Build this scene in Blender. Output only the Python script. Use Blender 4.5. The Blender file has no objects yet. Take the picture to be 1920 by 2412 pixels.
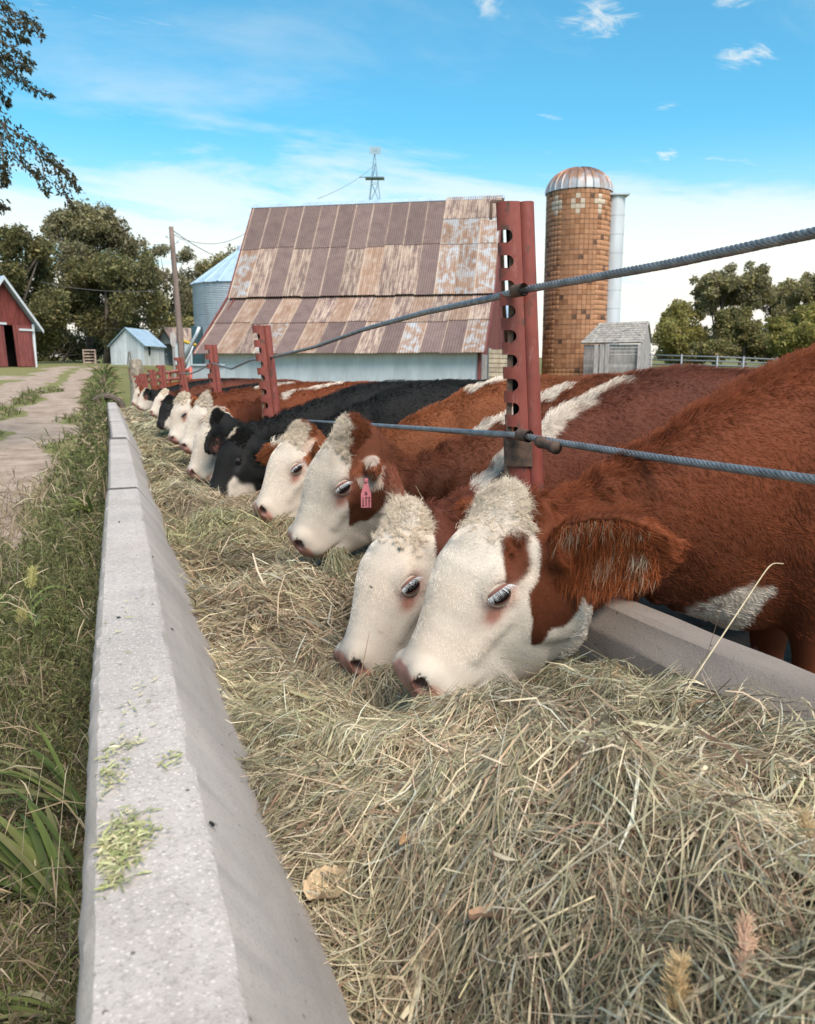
import bpy, math, random
import numpy as np
from mathutils import Vector, Matrix, Euler

random.seed(7)
RNG = np.random.default_rng(7)
SC = bpy.context.scene
COL = SC.collection

# ------------------------------------------------------------------ camera
CAM_Z = 1.15
FPX = 1920.0
PITCH = math.atan((1206 - 870) / FPX)
YAW = math.radians(20.1)
cam_d = bpy.data.cameras.new('camera')
cam = bpy.data.objects.new('camera', cam_d)
COL.objects.link(cam)
cam.location = (0, 0, CAM_Z)
cam.rotation_euler = Euler((math.pi / 2 - PITCH, 0, -YAW), 'XYZ')
cam_d.sensor_fit = 'HORIZONTAL'
cam_d.sensor_width = 36.0
cam_d.lens = 36.0 * FPX / 1920.0
cam_d.clip_start = 0.02
cam_d.clip_end = 9000
cam_d.dof.use_dof = True
cam_d.dof.focus_distance = 2.4
cam_d.dof.aperture_fstop = 9.0
SC.camera = cam

# ------------------------------------------------------------------ world and sun
SUN_EL, SUN_AZ = math.radians(52), math.radians(172)     # azimuth clockwise from +Y
world = bpy.data.worlds.new('World')
SC.world = world
world.use_nodes = True
nt = world.node_tree
nt.nodes.clear()
N, L = nt.nodes, nt.links
out = N.new('ShaderNodeOutputWorld')
bg = N.new('ShaderNodeBackground')
bg.inputs['Strength'].default_value = 0.084
sky = N.new('ShaderNodeTexSky')
sky.sky_type = 'NISHITA'
sky.sun_disc = False
sky.sun_elevation = SUN_EL
sky.sun_rotation = SUN_AZ
sky.air_density = 1.0
sky.dust_density = 0.6
sky.ozone_density = 2.0
tint = N.new('ShaderNodeMix'); tint.data_type = 'RGBA'; tint.blend_type = 'MULTIPLY'
tint.inputs['Factor'].default_value = 1.0
tint.inputs['B'].default_value = (0.54, 1.24, 1.24, 1)
L.new(sky.outputs[0], tint.inputs['A'])
tc = N.new('ShaderNodeTexCoord')
sep = N.new('ShaderNodeSeparateXYZ')
L.new(tc.outputs['Generated'], sep.inputs[0])
def wmath(op, a, b=None, clamp=False):
    m = N.new('ShaderNodeMath'); m.operation = op; m.use_clamp = clamp
    for i, v in enumerate((a, b)):
        if v is None: continue
        if isinstance(v, (int, float)): m.inputs[i].default_value = v
        else: L.new(v, m.inputs[i])
    return m.outputs[0]
def wramp(v, lo, hi, a=0.0, b=1.0):
    m = N.new('ShaderNodeMapRange'); m.interpolation_type = 'SMOOTHSTEP'
    m.inputs['From Min'].default_value = lo; m.inputs['From Max'].default_value = hi
    m.inputs['To Min'].default_value = a; m.inputs['To Max'].default_value = b
    L.new(v, m.inputs['Value'])
    return m.outputs[0]
zz = wmath('MAXIMUM', sep.outputs['Z'], 0.0)
inv = wmath('DIVIDE', 1.0, wmath('ADD', zz, 0.10))
cmb = N.new('ShaderNodeCombineXYZ')
L.new(wmath('MULTIPLY', sep.outputs['X'], inv), cmb.inputs['X'])
L.new(wmath('MULTIPLY', sep.outputs['Y'], inv), cmb.inputs['Y'])
mp = N.new('ShaderNodeMapping')
mp.inputs['Rotation'].default_value = (0, 0, math.radians(28))
mp.inputs['Scale'].default_value = (0.75, 1.5, 1)
mp.inputs['Location'].default_value = (3.1, 0.4, 0)
L.new(cmb.outputs[0], mp.inputs['Vector'])
def wnoise(scale, detail, rough, dist):
    n = N.new('ShaderNodeTexNoise')
    n.inputs['Scale'].default_value = scale; n.inputs['Detail'].default_value = detail
    n.inputs['Roughness'].default_value = rough; n.inputs['Distortion'].default_value = dist
    L.new(mp.outputs[0], n.inputs['Vector'])
    return n.outputs['Fac']
n1 = wnoise(0.9, 9, 0.60, 0.5)
n2 = wnoise(2.3, 8, 0.62, 0.9)
low = wramp(zz, 0.13, 0.29, 1.0, 0.0)                       # thin cloud bank low over the fields
bank = wmath('MULTIPLY', wramp(wmath('ADD', n1, wmath('MULTIPLY', low, 0.30)), 0.52, 0.74), wramp(zz, 0.05, 0.34, 1.0, 0.2))
wisp = wmath('MULTIPLY', wramp(n2, 0.60, 0.74), 0.55)
mask = wmath('MAXIMUM', bank, wisp, clamp=True)
# three small fair-weather clouds higher up
CPx, SPx, CYx, SYx = math.cos(PITCH), math.sin(PITCH), math.cos(YAW), math.sin(YAW)
nfine = wnoise(11.0, 9, 0.68, 1.2)
for cu, cv, cr_ in ((1410, 45, 4.2), (1760, 130, 2.8), (1568, 366, 1.5)):
    a_, b_ = cu - 960.0, 1206.0 - cv
    H_ = FPX * CPx + b_ * SPx; Z_ = b_ * CPx - FPX * SPx
    dvec = Vector((H_ * SYx + a_ * CYx, H_ * CYx - a_ * SYx, Z_)).normalized()
    sb = N.new('ShaderNodeVectorMath'); sb.operation = 'SUBTRACT'; L.new(tc.outputs['Generated'], sb.inputs[0]); sb.inputs[1].default_value = dvec
    sc_ = N.new('ShaderNodeVectorMath'); sc_.operation = 'MULTIPLY'; L.new(sb.outputs[0], sc_.inputs[0]); sc_.inputs[1].default_value = (1, 1, 2.3)
    ln_ = N.new('ShaderNodeVectorMath'); ln_.operation = 'LENGTH'; L.new(sc_.outputs[0], ln_.inputs[0])
    fall = wramp(ln_.outputs['Value'], 0.0, math.radians(cr_), 1.0, 0.0)
    puff = wmath('MULTIPLY', wramp(wmath('ADD', wmath('MULTIPLY', fall, 0.40), wmath('MULTIPLY', nfine, 1.30)), 0.78, 1.18), wramp(fall, 0.0, 0.6, 0.0, 0.55))
    mask = wmath('MAXIMUM', mask, puff, clamp=True)
mist = wramp(zz, 0.0, 0.27, 0.93, 0.0)
mask = wmath('MAXIMUM', mask, mist, clamp=True)
mixc = N.new('ShaderNodeMix'); mixc.data_type = 'RGBA'
mixc.inputs['B'].default_value = (6.9, 6.55, 5.85, 1)
L.new(mask, mixc.inputs['Factor'])
L.new(tint.outputs['Result'], mixc.inputs['A'])
L.new(mixc.outputs['Result'], bg.inputs['Color'])
L.new(bg.outputs[0], out.inputs['Surface'])

sun_d = bpy.data.lights.new('sun', 'SUN')
sun = bpy.data.objects.new('sun', sun_d)
COL.objects.link(sun)
sun_d.energy = 3.1
sun_d.angle = math.radians(34)
sun_d.color = (1.0, 0.88, 0.77)
sdir = Vector((math.sin(SUN_AZ) * math.cos(SUN_EL), math.cos(SUN_AZ) * math.cos(SUN_EL), math.sin(SUN_EL)))
sun.rotation_euler = sdir.to_track_quat('Z', 'Y').to_euler()
sun.location = (0, 0, 30)

SC.view_settings.view_transform = 'Standard'
SC.view_settings.look = 'None'
SC.view_settings.gamma = 1.0
SC.view_settings.use_curve_mapping = False
SC.view_settings.exposure = 1.0
SC.render.engine = 'CYCLES'
SC.cycles.use_denoising = True
SC.cycles.max_bounces = 6
SC.cycles.transparent_max_bounces = 6
SC.cycles_curves.shape = 'RIBBONS'

# ------------------------------------------------------------------ helpers
CP, SP, CY, SY = math.cos(PITCH), math.sin(PITCH), math.cos(YAW), math.sin(YAW)
def P(u, v, d):
    """the point of the place at horizontal distance d that the photograph shows at pixel (u, v)"""
    a = u - 960.0; b = 1206.0 - v
    H = FPX * CP + b * SP; Z = b * CP - FPX * SP
    return np.array([H * SY + a * CY, H * CY - a * SY, Z]) * (d / H) + np.array([0, 0, CAM_Z])
def PY(u, v, Y):
    a = u - 960.0; b = 1206.0 - v
    H = FPX * CP + b * SP; Z = b * CP - FPX * SP
    return np.array([H * SY + a * CY, H * CY - a * SY, Z]) * (Y / (H * CY - a * SY)) + np.array([0, 0, CAM_Z])
def PZ(u, v, z):
    a = u - 960.0; b = 1206.0 - v
    H = FPX * CP + b * SP; Z = b * CP - FPX * SP
    return np.array([H * SY + a * CY, H * CY - a * SY, Z]) * ((z - CAM_Z) / Z) + np.array([0, 0, CAM_Z])
def sstep(x, a, b):
    t = np.clip((x - a) / (b - a), 0, 1)
    return t * t * (3 - 2 * t)
def wav(p, freq, seed, n=7):
    """cheap smooth noise in about -1..1 for an (n,3) array"""
    r = np.random.default_rng(seed)
    o = np.zeros(len(p))
    for i in range(n):
        d = r.normal(size=3); d /= np.linalg.norm(d)
        o += np.sin(p @ d * freq * (0.6 + 0.9 * r.random()) + r.random() * 6.28)
    return o / math.sqrt(n)

def tag(o, label=None, cat=None, group=None, kind=None):
    if label: o['label'] = label
    if cat: o['category'] = cat
    if group: o['group'] = group
    if kind: o['kind'] = kind
    return o
def link(o, parent=None):
    COL.objects.link(o)
    if parent is not None: o.parent = parent
    return o
def empty(name, loc=(0, 0, 0), rz=0.0, parent=None):
    o = bpy.data.objects.new(name, None)
    o.empty_display_size = 0.1
    o.location = loc; o.rotation_euler = (0, 0, rz)
    return link(o, parent)
def thing(name, label, cat, loc=(0, 0, 0), rz=0.0, group=None):
    return tag(empty(name, loc, rz), label, cat, group)
def raw_mesh(name, V, F, mat=None, smooth=False, col=None, uv=None):
    """V (n,3); F (m,k) array of equal-sided faces, or a list of faces"""
    me = bpy.data.meshes.new(name)
    V = np.asarray(V, np.float32)
    if isinstance(F, np.ndarray):
        m, k = F.shape
        me.vertices.add(len(V)); me.vertices.foreach_set('co', V.ravel())
        me.loops.add(m * k); me.loops.foreach_set('vertex_index', F.astype(np.int32).ravel())
        me.polygons.add(m)
        me.polygons.foreach_set('loop_start', np.arange(0, m * k, k, dtype=np.int32))
        me.update(calc_edges=True)
    else:
        me.from_pydata([tuple(map(float, v)) for v in V], [], F)
        me.update()
    if smooth:
        me.polygons.foreach_set('use_smooth', np.ones(len(me.polygons), bool))
    if col is not None:
        a = me.color_attributes.new('col', 'FLOAT_COLOR', 'POINT')
        c = np.ones((len(V), 4), np.float32); c[:, :col.shape[1]] = col
        a.data.foreach_set('color', c.ravel())
    if mat is not None: me.materials.append(mat)
    return me
def obj(name, me, parent=None, loc=None):
    o = bpy.data.objects.new(name, me)
    if loc is not None: o.location = loc
    return link(o, parent)

class MB:
    """collects boxes, tubes and prisms into one mesh"""
    def __init__(s): s.v = []; s.f = []; s.n = 0
    def add(s, V, F):
        V = np.asarray(V, float); s.v.append(V)
        s.f += [tuple(int(i) + s.n for i in f) for f in F]; s.n += len(V); return s
    def box(s, c, h, R=None):
        c = np.asarray(c, float); h = np.asarray(h, float)
        q = np.array([[x, y, z] for x in (-1, 1) for y in (-1, 1) for z in (-1, 1)], float) * h
        if R is not None: q = q @ np.asarray(R).T
        return s.add(q + c, [(0, 1, 3, 2), (4, 6, 7, 5), (0, 4, 5, 1), (2, 3, 7, 6), (0, 2, 6, 4), (1, 5, 7, 3)])
    def bbox(s, c, h, R=None, b=0.01):
        """box with chamfered long edges"""
        c = np.asarray(c, float); hx, hy, hz = h
        b = min(b, hx * .9, hy * .9, hz * .9)
        V = []
        for sx in (-1, 1):
            for sy in (-1, 1):
                for sz in (-1, 1):
                    V += [(sx * hx, sy * (hy - b), sz * (hz - b)), (sx * (hx - b), sy * hy, sz * (hz - b)), (sx * (hx - b), sy * (hy - b), sz * hz)]
        V = np.array(V)
        idx = lambda sx, sy, sz, k: ((sx > 0) * 4 + (sy > 0) * 2 + (sz > 0)) * 3 + k
        F = []
        for s1 in (-1, 1):
            F.append([idx(s1, a, d, 0) for a, d in ((-1, -1), (1, -1), (1, 1), (-1, 1))][::s1])
            F.append([idx(a, s1, d, 1) for a, d in ((-1, -1), (-1, 1), (1, 1), (1, -1))][::s1])
            F.append([idx(a, d, s1, 2) for a, d in ((-1, -1), (1, -1), (1, 1), (-1, 1))][::s1])
            for s2 in (-1, 1):
                g = [idx(s1, s2, -1, 0), idx(s1, s2, -1, 1), idx(s1, s2, 1, 1), idx(s1, s2, 1, 0)]; F.append(g[::-s1 * s2])
                g = [idx(s1, -1, s2, 0), idx(s1, 1, s2, 0), idx(s1, 1, s2, 2), idx(s1, -1, s2, 2)]; F.append(g[::-s1 * s2])
                g = [idx(-1, s1, s2, 1), idx(-1, s1, s2, 2), idx(1, s1, s2, 2), idx(1, s1, s2, 1)]; F.append(g[::-s1 * s2])
                for s3 in (-1, 1):
                    F.append([idx(s1, s2, s3, 0), idx(s1, s2, s3, 1), idx(s1, s2, s3, 2)][::s1 * s2 * s3])
        if R is not None: V = V @ np.asarray(R).T
        return s.add(V + c, [tuple(f) for f in F])
    def tube(s, pts, r, n=8, cap=True):
        pts = np.asarray(pts, float); m = len(pts)
        r = np.broadcast_to(np.asarray(r, float), (m,))
        t = np.gradient(pts, axis=0); t /= np.linalg.norm(t, axis=1)[:, None] + 1e-12
        ref = np.array([0, 0, 1.0]) if abs(t[0, 2]) < .9 else np.array([1.0, 0, 0])
        V = []
        nrm = None
        for i in range(m):
            if nrm is None: a = np.cross(t[i], ref)
            else: a = nrm - t[i] * (nrm @ t[i])
            a /= np.linalg.norm(a) + 1e-12; nrm = a
            b = np.cross(t[i], a)
            th = np.arange(n) * 2 * math.pi / n
            V.append(pts[i] + r[i] * (np.cos(th)[:, None] * a + np.sin(th)[:, None] * b))
        F = [(i * n + j, i * n + (j + 1) % n, (i + 1) * n + (j + 1) % n, (i + 1) * n + j) for i in range(m - 1) for j in range(n)]
        if cap: F += [tuple(range(n))[::-1], tuple((m - 1) * n + j for j in range(n))]
        return s.add(np.concatenate(V), F)
    def prism(s, poly, d):
        """poly: (n,3) loop, extruded by vector d"""
        p = np.asarray(poly, float); n = len(p)
        return s.add(np.concatenate([p, p + np.asarray(d, float)]),
                     [tuple(range(n))[::-1], tuple(range(n, 2 * n))] + [(i, (i + 1) % n, n + (i + 1) % n, n + i) for i in range(n)])
    def lathe(s, prof, n=24, c=(0, 0, 0)):
        c = np.asarray(c, float); th = np.arange(n) * 2 * math.pi / n; V = []
        for r, z in prof:
            V.append(np.stack([r * np.cos(th), r * np.sin(th), np.full(n, z)], 1) + c)
        m = len(prof)
        F = [(i * n + j, i * n + (j + 1) % n, (i + 1) * n + (j + 1) % n, (i + 1) * n + j) for i in range(m - 1) for j in range(n)]
        return s.add(np.concatenate(V), F)
    def build(s, name, mat, parent=None, smooth=False, loc=None):
        me = raw_mesh(name, np.concatenate(s.v), s.f, mat, smooth)
        return obj(name, me, parent, loc)
def rotz(a):
    c, s = math.cos(a), math.sin(a)
    return np.array([[c, -s, 0], [s, c, 0], [0, 0, 1.0]])
def frame_from(d, up=(0, 0, 1)):
    d = np.asarray(d, float); d /= np.linalg.norm(d)
    a = np.cross(up, d); a /= np.linalg.norm(a) + 1e-12
    return np.stack([d, a, np.cross(d, a)], 1)
def smooth_by_angle(me, deg=35):
    me.polygons.foreach_set('use_smooth', np.ones(len(me.polygons), bool))
    try: me.set_sharp_from_angle(angle=math.radians(deg))
    except Exception: pass

# ------------------------------------------------------------------ materials
class M:
    """small node-material builder"""
    def __init__(s, name, rough=0.8, metal=0.0, spec=0.3):
        s.m = bpy.data.materials.new(name); s.m.use_nodes = True
        s.nt = s.m.node_tree; s.n = s.nt.nodes; s.l = s.nt.links
        s.b = s.n['Principled BSDF']
        s.b.inputs['Roughness'].default_value = rough
        s.b.inputs['Metallic'].default_value = metal
        s.b.inputs['Specular IOR Level'].default_value = spec
        s._co = None
    def put(s, sock, v):
        if isinstance(v, (int, float)): sock.default_value = v
        elif isinstance(v, (tuple, list)): sock.default_value = tuple(v) + ((1,) if len(v) == 3 else ())
        else: s.l.new(v, sock)
    def co(s, kind='Object'):
        t = s.n.new('ShaderNodeTexCoord'); return t.outputs[kind]
    def pos(s):
        return s.n.new('ShaderNodeNewGeometry').outputs['Position']
    def mapping(s, v, scale=(1, 1, 1), rot=(0, 0, 0), loc=(0, 0, 0)):
        m = s.n.new('ShaderNodeMapping'); s.l.new(v, m.inputs['Vector'])
        m.inputs['Scale'].default_value = scale; m.inputs['Rotation'].default_value = rot; m.inputs['Location'].default_value = loc
        return m.outputs[0]
    def noise(s, v, scale, detail=4, rough=0.55, dist=0.0, out='Fac'):
        t = s.n.new('ShaderNodeTexNoise'); s.l.new(v, t.inputs['Vector'])
        t.inputs['Scale'].default_value = scale; t.inputs['Detail'].default_value = detail
        t.inputs['Roughness'].default_value = rough; t.inputs['Distortion'].default_value = dist
        return t.outputs[out]
    def voro(s, v, scale, feat='F1', out='Distance'):
        t = s.n.new('ShaderNodeTexVoronoi'); t.feature = feat; s.l.new(v, t.inputs['Vector'])
        t.inputs['Scale'].default_value = scale
        return t.outputs[out]
    def ramp(s, v, lo, hi, a=0.0, b=1.0):
        m = s.n.new('ShaderNodeMapRange'); m.interpolation_type = 'SMOOTHSTEP'
        for k, x in (('From Min', lo), ('From Max', hi), ('To Min', a), ('To Max', b)): m.inputs[k].default_value = x
        s.l.new(v, m.inputs['Value']); return m.outputs[0]
    def math(s, op, a, b=0.0, clamp=False):
        m = s.n.new('ShaderNodeMath'); m.operation = op; m.use_clamp = clamp
        s.put(m.inputs[0], a); s.put(m.inputs[1], b); return m.outputs[0]
    def mix(s, f, a, b, mode='MIX'):
        m = s.n.new('ShaderNodeMix'); m.data_type = 'RGBA'; m.blend_type = mode
        s.put(m.inputs['Factor'], f); s.put(m.inputs['A'], a); s.put(m.inputs['B'], b)
        return m.outputs['Result']
    def attr(s, name='col', out='Color'):
        a = s.n.new('ShaderNodeAttribute'); a.attribute_name = name; return a.outputs[out]
    def rand(s):
        return s.n.new('ShaderNodeObjectInfo').outputs['Random']
    def color(s, v): s.put(s.b.inputs['Base Color'], v); return s
    def rough(s, v): s.put(s.b.inputs['Roughness'], v); return s
    def bump(s, h, dist=0.01, strength=0.6):
        b = s.n.new('ShaderNodeBump'); b.inputs['Distance'].default_value = dist; b.inputs['Strength'].default_value = strength
        s.l.new(h, b.inputs['Height']); s.l.new(b.outputs[0], s.b.inputs['Normal']); return s
def plain(name, c, rough=0.7, metal=0.0, var=0.15, scale=8.0, bump=0.0):
    m = M(name, rough, metal)
    v = m.co('Object')
    n = m.noise(v, scale, 5, 0.6)
    d = tuple(x * (1 - var) for x in c); l = tuple(min(1, x * (1 + var)) for x in c)
    m.color(m.mix(m.ramp(n, .3, .7), d, l))
    if bump: m.bump(m.noise(v, scale * 5, 4), bump)
    return m.m
def attr_mat(name, rough=0.8, spec=0.25, trans=0.0):
    m = M(name, rough, spec=spec)
    c = m.attr('col')
    m.color(c)
    if trans:
        t = m.n.new('ShaderNodeBsdfTranslucent'); m.l.new(c, t.inputs['Color'])
        x = m.n.new('ShaderNodeMixShader'); x.inputs[0].default_value = trans
        m.l.new(m.b.outputs[0], x.inputs[1]); m.l.new(t.outputs[0], x.inputs[2])
        o = [k for k in m.n if k.type == 'OUTPUT_MATERIAL'][0]; m.l.new(x.outputs[0], o.inputs['Surface'])
    return m.m

def red_paint(name):
    m = M(name, .55, spec=.4)
    v = m.co('Object')
    n1 = m.noise(m.mapping(v, (1, 1, .35)), 26, 6, .65); n2 = m.noise(v, 7, 4, .6); n3 = m.noise(m.mapping(v, (3, 3, .6)), 18, 5, .7)
    c = m.mix(m.ramp(n2, .3, .7), (.175, .037, .027), (.235, .058, .042))
    c = m.mix(m.ramp(n3, .55, .72), c, (.27, .10, .08))                # chalky fading
    c = m.mix(m.ramp(n1, .56, .64), c, (.085, .045, .035))             # chips to rust
    st = m.noise(m.mapping(v, (2.2, 2.2, .5)), 5, 6, .7)
    c = m.mix(m.ramp(st, .52, .74, 0, .75), c, (.115, .050, .036))
    m.color(c).rough(m.ramp(n1, .5, .7, .5, .85)).bump(n1, .003, .5)
    return m.m
MAT_RED = red_paint('chipped red paint')
m_ = M('rusty steel', .75, .3)
v_ = m_.co('Object'); n_1 = m_.noise(v_, 30, 6, .7)
m_.color(m_.mix(m_.ramp(n_1, .35, .7), (.075, .052, .042), (.19, .115, .08))).bump(n_1, .002, .6)
MAT_RUST = m_.m
m_ = M('galvanised wire', .42, .55)
n_1 = m_.noise(m_.co('Object'), 25, 4, .6)
m_.color(m_.mix(m_.ramp(n_1, .3, .7), (.17, .17, .175), (.30, .30, .305)))
MAT_CABLE = m_.m


# ------------------------------------------------------------------ ground
def ground_z(x, y):
    x = np.asarray(x, float); y = np.asarray(y, float)
    r = np.hypot(x, y); az = np.arctan2(x, np.maximum(y, 1e-6)); az = np.where(y < 0, np.pi, az)
    left = np.interp(r, [0, 13, 30, 50, 85, 160, 600, 3000, 9000], [0, 0.0, .42, 1.2, 1.75, 3.3, 9.5, 43, 60])
    yard = np.interp(r, [0, 13, 45, 60, 100, 160, 600, 3000, 9000], [0, 0.0, .12, .5, 1.6, 3.0, 9.0, 43, 60])
    t = sstep(az, 0.055, 0.10)
    return left * (1 - t) + yard * t
def make_ground():
    rs = np.concatenate([np.linspace(0, 12, 25), np.geomspace(12.6, 7000, 110)])
    na = 288
    th = np.arange(na) * 2 * math.pi / na
    X = rs[:, None] * np.sin(th); Y = rs[:, None] * np.cos(th)
    Z = ground_z(X, Y)
    V = np.stack([X, Y, Z], -1).reshape(-1, 3)
    i = np.arange(len(rs) - 1)[:, None] * na; j = np.arange(na)[None]; k = (j + 1) % na
    F = np.stack([i + j, i + k, i + na + k, i + na + j], -1).reshape(-1, 4)[:, ::-1]
    m = M('pasture soil and grass', 0.95)
    p = m.pos()
    n1 = m.noise(p, .35, 6, .6); n2 = m.noise(p, 6.0, 6, .65); n3 = m.noise(p, .02, 4, .5)
    g = m.mix(m.ramp(n1, .35, .65), (.105, .112, .032), (.19, .165, .062))
    g = m.mix(m.ramp(n2, .4, .7), g, (.115, .12, .04))
    g = m.mix(m.ramp(n3, .45, .6), g, (.17, .16, .06))
    m.color(g).bump(n2, .05, .8)
    me = raw_mesh('ground', V, F, m.m, True)
    tag(obj('ground', me), kind='structure')
make_ground()

def make_track():
    # worn two-wheel farm lane left of the bunk, laid on the pasture
    xs = np.arange(-13, -0.3, 0.16); ys = np.concatenate([np.arange(-3, 22, 0.2), np.arange(22, 60, .5)])
    Xg, Yg = np.meshgrid(xs, ys)
    bend = 0.0006 * np.maximum(Yg - 18, 0) ** 2
    Xw = Xg + bend
    V = np.stack([Xw, Yg, ground_z(Xw, Yg) + 0.008], -1).reshape(-1, 3)
    nx = len(xs); ny = len(ys)
    i = np.arange(ny - 1)[:, None] * nx; j = np.arange(nx - 1)[None]
    F = np.stack([i + j, i + j + 1, i + nx + j + 1, i + nx + j], -1).reshape(-1, 4)
    x = Xg.ravel(); y = Yg.ravel()
    q = np.stack([x, y * .55, 0 * x], 1)
    w = wav(q, 2.6, 3) * .22 + wav(q, 7, 4) * .10
    t1 = 1 - sstep(np.abs(x + 1.22 + w * .7), .42, .78)
    t2 = 1 - sstep(np.abs(x + 2.95 + w), .42, .95)
    t3 = (1 - sstep(np.abs(y - 36 + (x + 1) * .9 + w * 3), 1.2, 2.6)) * (x < -2)      # spur towards the red shed
    d = np.clip(np.maximum(np.maximum(t1, t2), t3 * .8) + w * .5, 0, 1)
    # lanes cross each other near the far bend
    col = np.stack([d, d, d], 1)
    m = M('lane dirt and grass', 0.95)
    p = m.pos()
    n1 = m.noise(p, 2.2, 8, .72); n2 = m.noise(p, 11, 7, .75); n3 = m.noise(p, 60, 3, .6)
    dirt = m.mix(m.ramp(n1, .3, .7), (.22, .155, .11), (.42, .315, .245))
    dirt = m.mix(m.ramp(n2, .5, .75), dirt, (.47, .38, .305))
    gr = m.mix(m.ramp(n2, .3, .7), (.115, .12, .035), (.24, .21, .085))
    f = m.math('ADD', m.attr('col', 'Fac'), m.math('MULTIPLY', m.math('SUBTRACT', n2, .5), .7))
    m.color(m.mix(m.ramp(f, .50, .72), gr, dirt)).bump(n2, .03, .7)
    me = raw_mesh('farm_lane', V, F, m.m, True, col)
    tag(obj('farm_lane', me), kind='structure')
    return d.reshape(Xg.shape), xs, ys
LANE = make_track()
def lane_dirt(x, y):
    d, xs, ys = LANE
    i = np.clip(np.searchsorted(ys, y), 0, len(ys) - 1); j = np.clip(np.searchsorted(xs, x - 0.0006 * np.maximum(y - 18, 0) ** 2), 0, len(xs) - 1)
    return d[i, j]

# mud of the cattle yard behind the bunk
def make_yard():
    xs = np.linspace(1.25, 16, 40); ys = np.linspace(-4, 26, 60)
    Xg, Yg = np.meshgrid(xs, ys)
    V = np.stack([Xg, Yg, ground_z(Xg, Yg) + .012 + .01 * np.sin(Xg * 5) * np.cos(Yg * 4.3)], -1).reshape(-1, 3)
    i = np.arange(59)[:, None] * 40; j = np.arange(39)[None]
    F = np.stack([i + j, i + j + 1, i + 40 + j + 1, i + 40 + j], -1).reshape(-1, 4)
    tag(obj('cattle_yard', raw_mesh('cattle_yard', V, F, plain('yard mud', (.10, .075, .055), .9, 0, .35, 3, .03), True)), kind='structure')
make_yard()

# ------------------------------------------------------------------ concrete feed bunk
def concrete(name, base, pebbly):
    m = M(name, 0.9, spec=.25)
    v = m.pos()
    n1 = m.noise(v, 3.0, 6, .6); n2 = m.noise(v, 130, 5, .75); vo = m.voro(v, 330)
    st = m.noise(m.mapping(v, (30, 1.2, 6)), 1.0, 5, .6)
    c = m.mix(m.ramp(n1, .3, .7), tuple(x * .86 for x in base), tuple(min(1, x * 1.1) for x in base))
    c = m.mix(m.math('MULTIPLY', m.ramp(st, .5, .8), .35), c, tuple(x * .62 for x in base))
    c = m.mix(m.math('MULTIPLY', m.ramp(n2, .52, .72), pebbly), c, tuple(x * .5 for x in base))
    c = m.mix(m.math('MULTIPLY', m.ramp(vo, .18, .05), pebbly * .8), c, tuple(min(1, x * 1.45) for x in base))
    vo2 = m.voro(v, 22)
    c = m.mix(m.math('MULTIPLY', m.ramp(vo2, .09, .05), .8), c, (.05, .045, .04))       # air holes and specks
    if pebbly > .6:                                      # pale grit and a scuffed pale line near the inner edge
        vp = m.voro(v, 105); c = m.mix(m.math('MULTIPLY', m.ramp(vp, .30, .18), .75), c, tuple(min(1, x * 1.5) for x in base))
        c = m.mix(m.math('MULTIPLY', m.ramp(m.noise(v, 70, 5, .75), .48, .66), .55), c, tuple(x * .58 for x in base))
        sx = m.n.new('ShaderNodeSeparateXYZ'); m.l.new(v, sx.inputs[0])
        ln = m.ramp(m.math('ABSOLUTE', m.math('ADD', m.math('SUBTRACT', sx.outputs[0], .066), m.math('MULTIPLY', m.math('SUBTRACT', m.noise(v, 6, 3), .5), .03))), .014, .003)
        c = m.mix(m.math('MULTIPLY', m.math('MULTIPLY', ln, m.ramp(m.noise(v, 60, 5, .7), .45, .7)), .28), c, (.66, .62, .58))
    c = m.mix(m.math('MULTIPLY', m.ramp(m.noise(v, 1.6, 6, .7, .5), .5, .72), .30), c, tuple(x * y for x, y in zip(base, (.66, .60, .54))))
    m.color(c)
    h = m.math('ADD', m.math('MULTIPLY', n2, 1.0), m.math('MULTIPLY', vo, -.5))
    m.bump(h, .0016 if pebbly > .5 else .0008, .9)
    return m.m
MAT_WALLTOP = concrete('worn pebbly concrete', (.44, .385, .35), .95)
MAT_WALLFACE = concrete('smooth grey concrete', (.38, .33, .295), .6)
MAT_CURB = concrete('brown stained concrete', (.25, .205, .175), .6)

def loft_y(profile, ys, xoff, zoff, seed, jit=.0007):
    """profile of (x,z) points swept along Y; slightly uneven edges"""
    r = np.random.default_rng(seed)
    pr = np.asarray(profile, float); n = len(pr); m = len(ys)
    V = np.zeros((m, n, 3))
    for i, y in enumerate(ys):
        j = r.normal(size=(n, 2)) * jit
        V[i, :, 0] = pr[:, 0] + xoff(y) + j[:, 0]; V[i, :, 1] = y; V[i, :, 2] = pr[:, 1] + zoff(y) + j[:, 1]
    F = [(i * n + k, i * n + (k + 1) % n, (i + 1) * n + (k + 1) % n, (i + 1) * n + k) for i in range(m - 1) for k in range(n)]
    F += [tuple(range(n))[::-1], tuple((m - 1) * n + k for k in range(n))]
    return V.reshape(-1, 3), F
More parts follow.
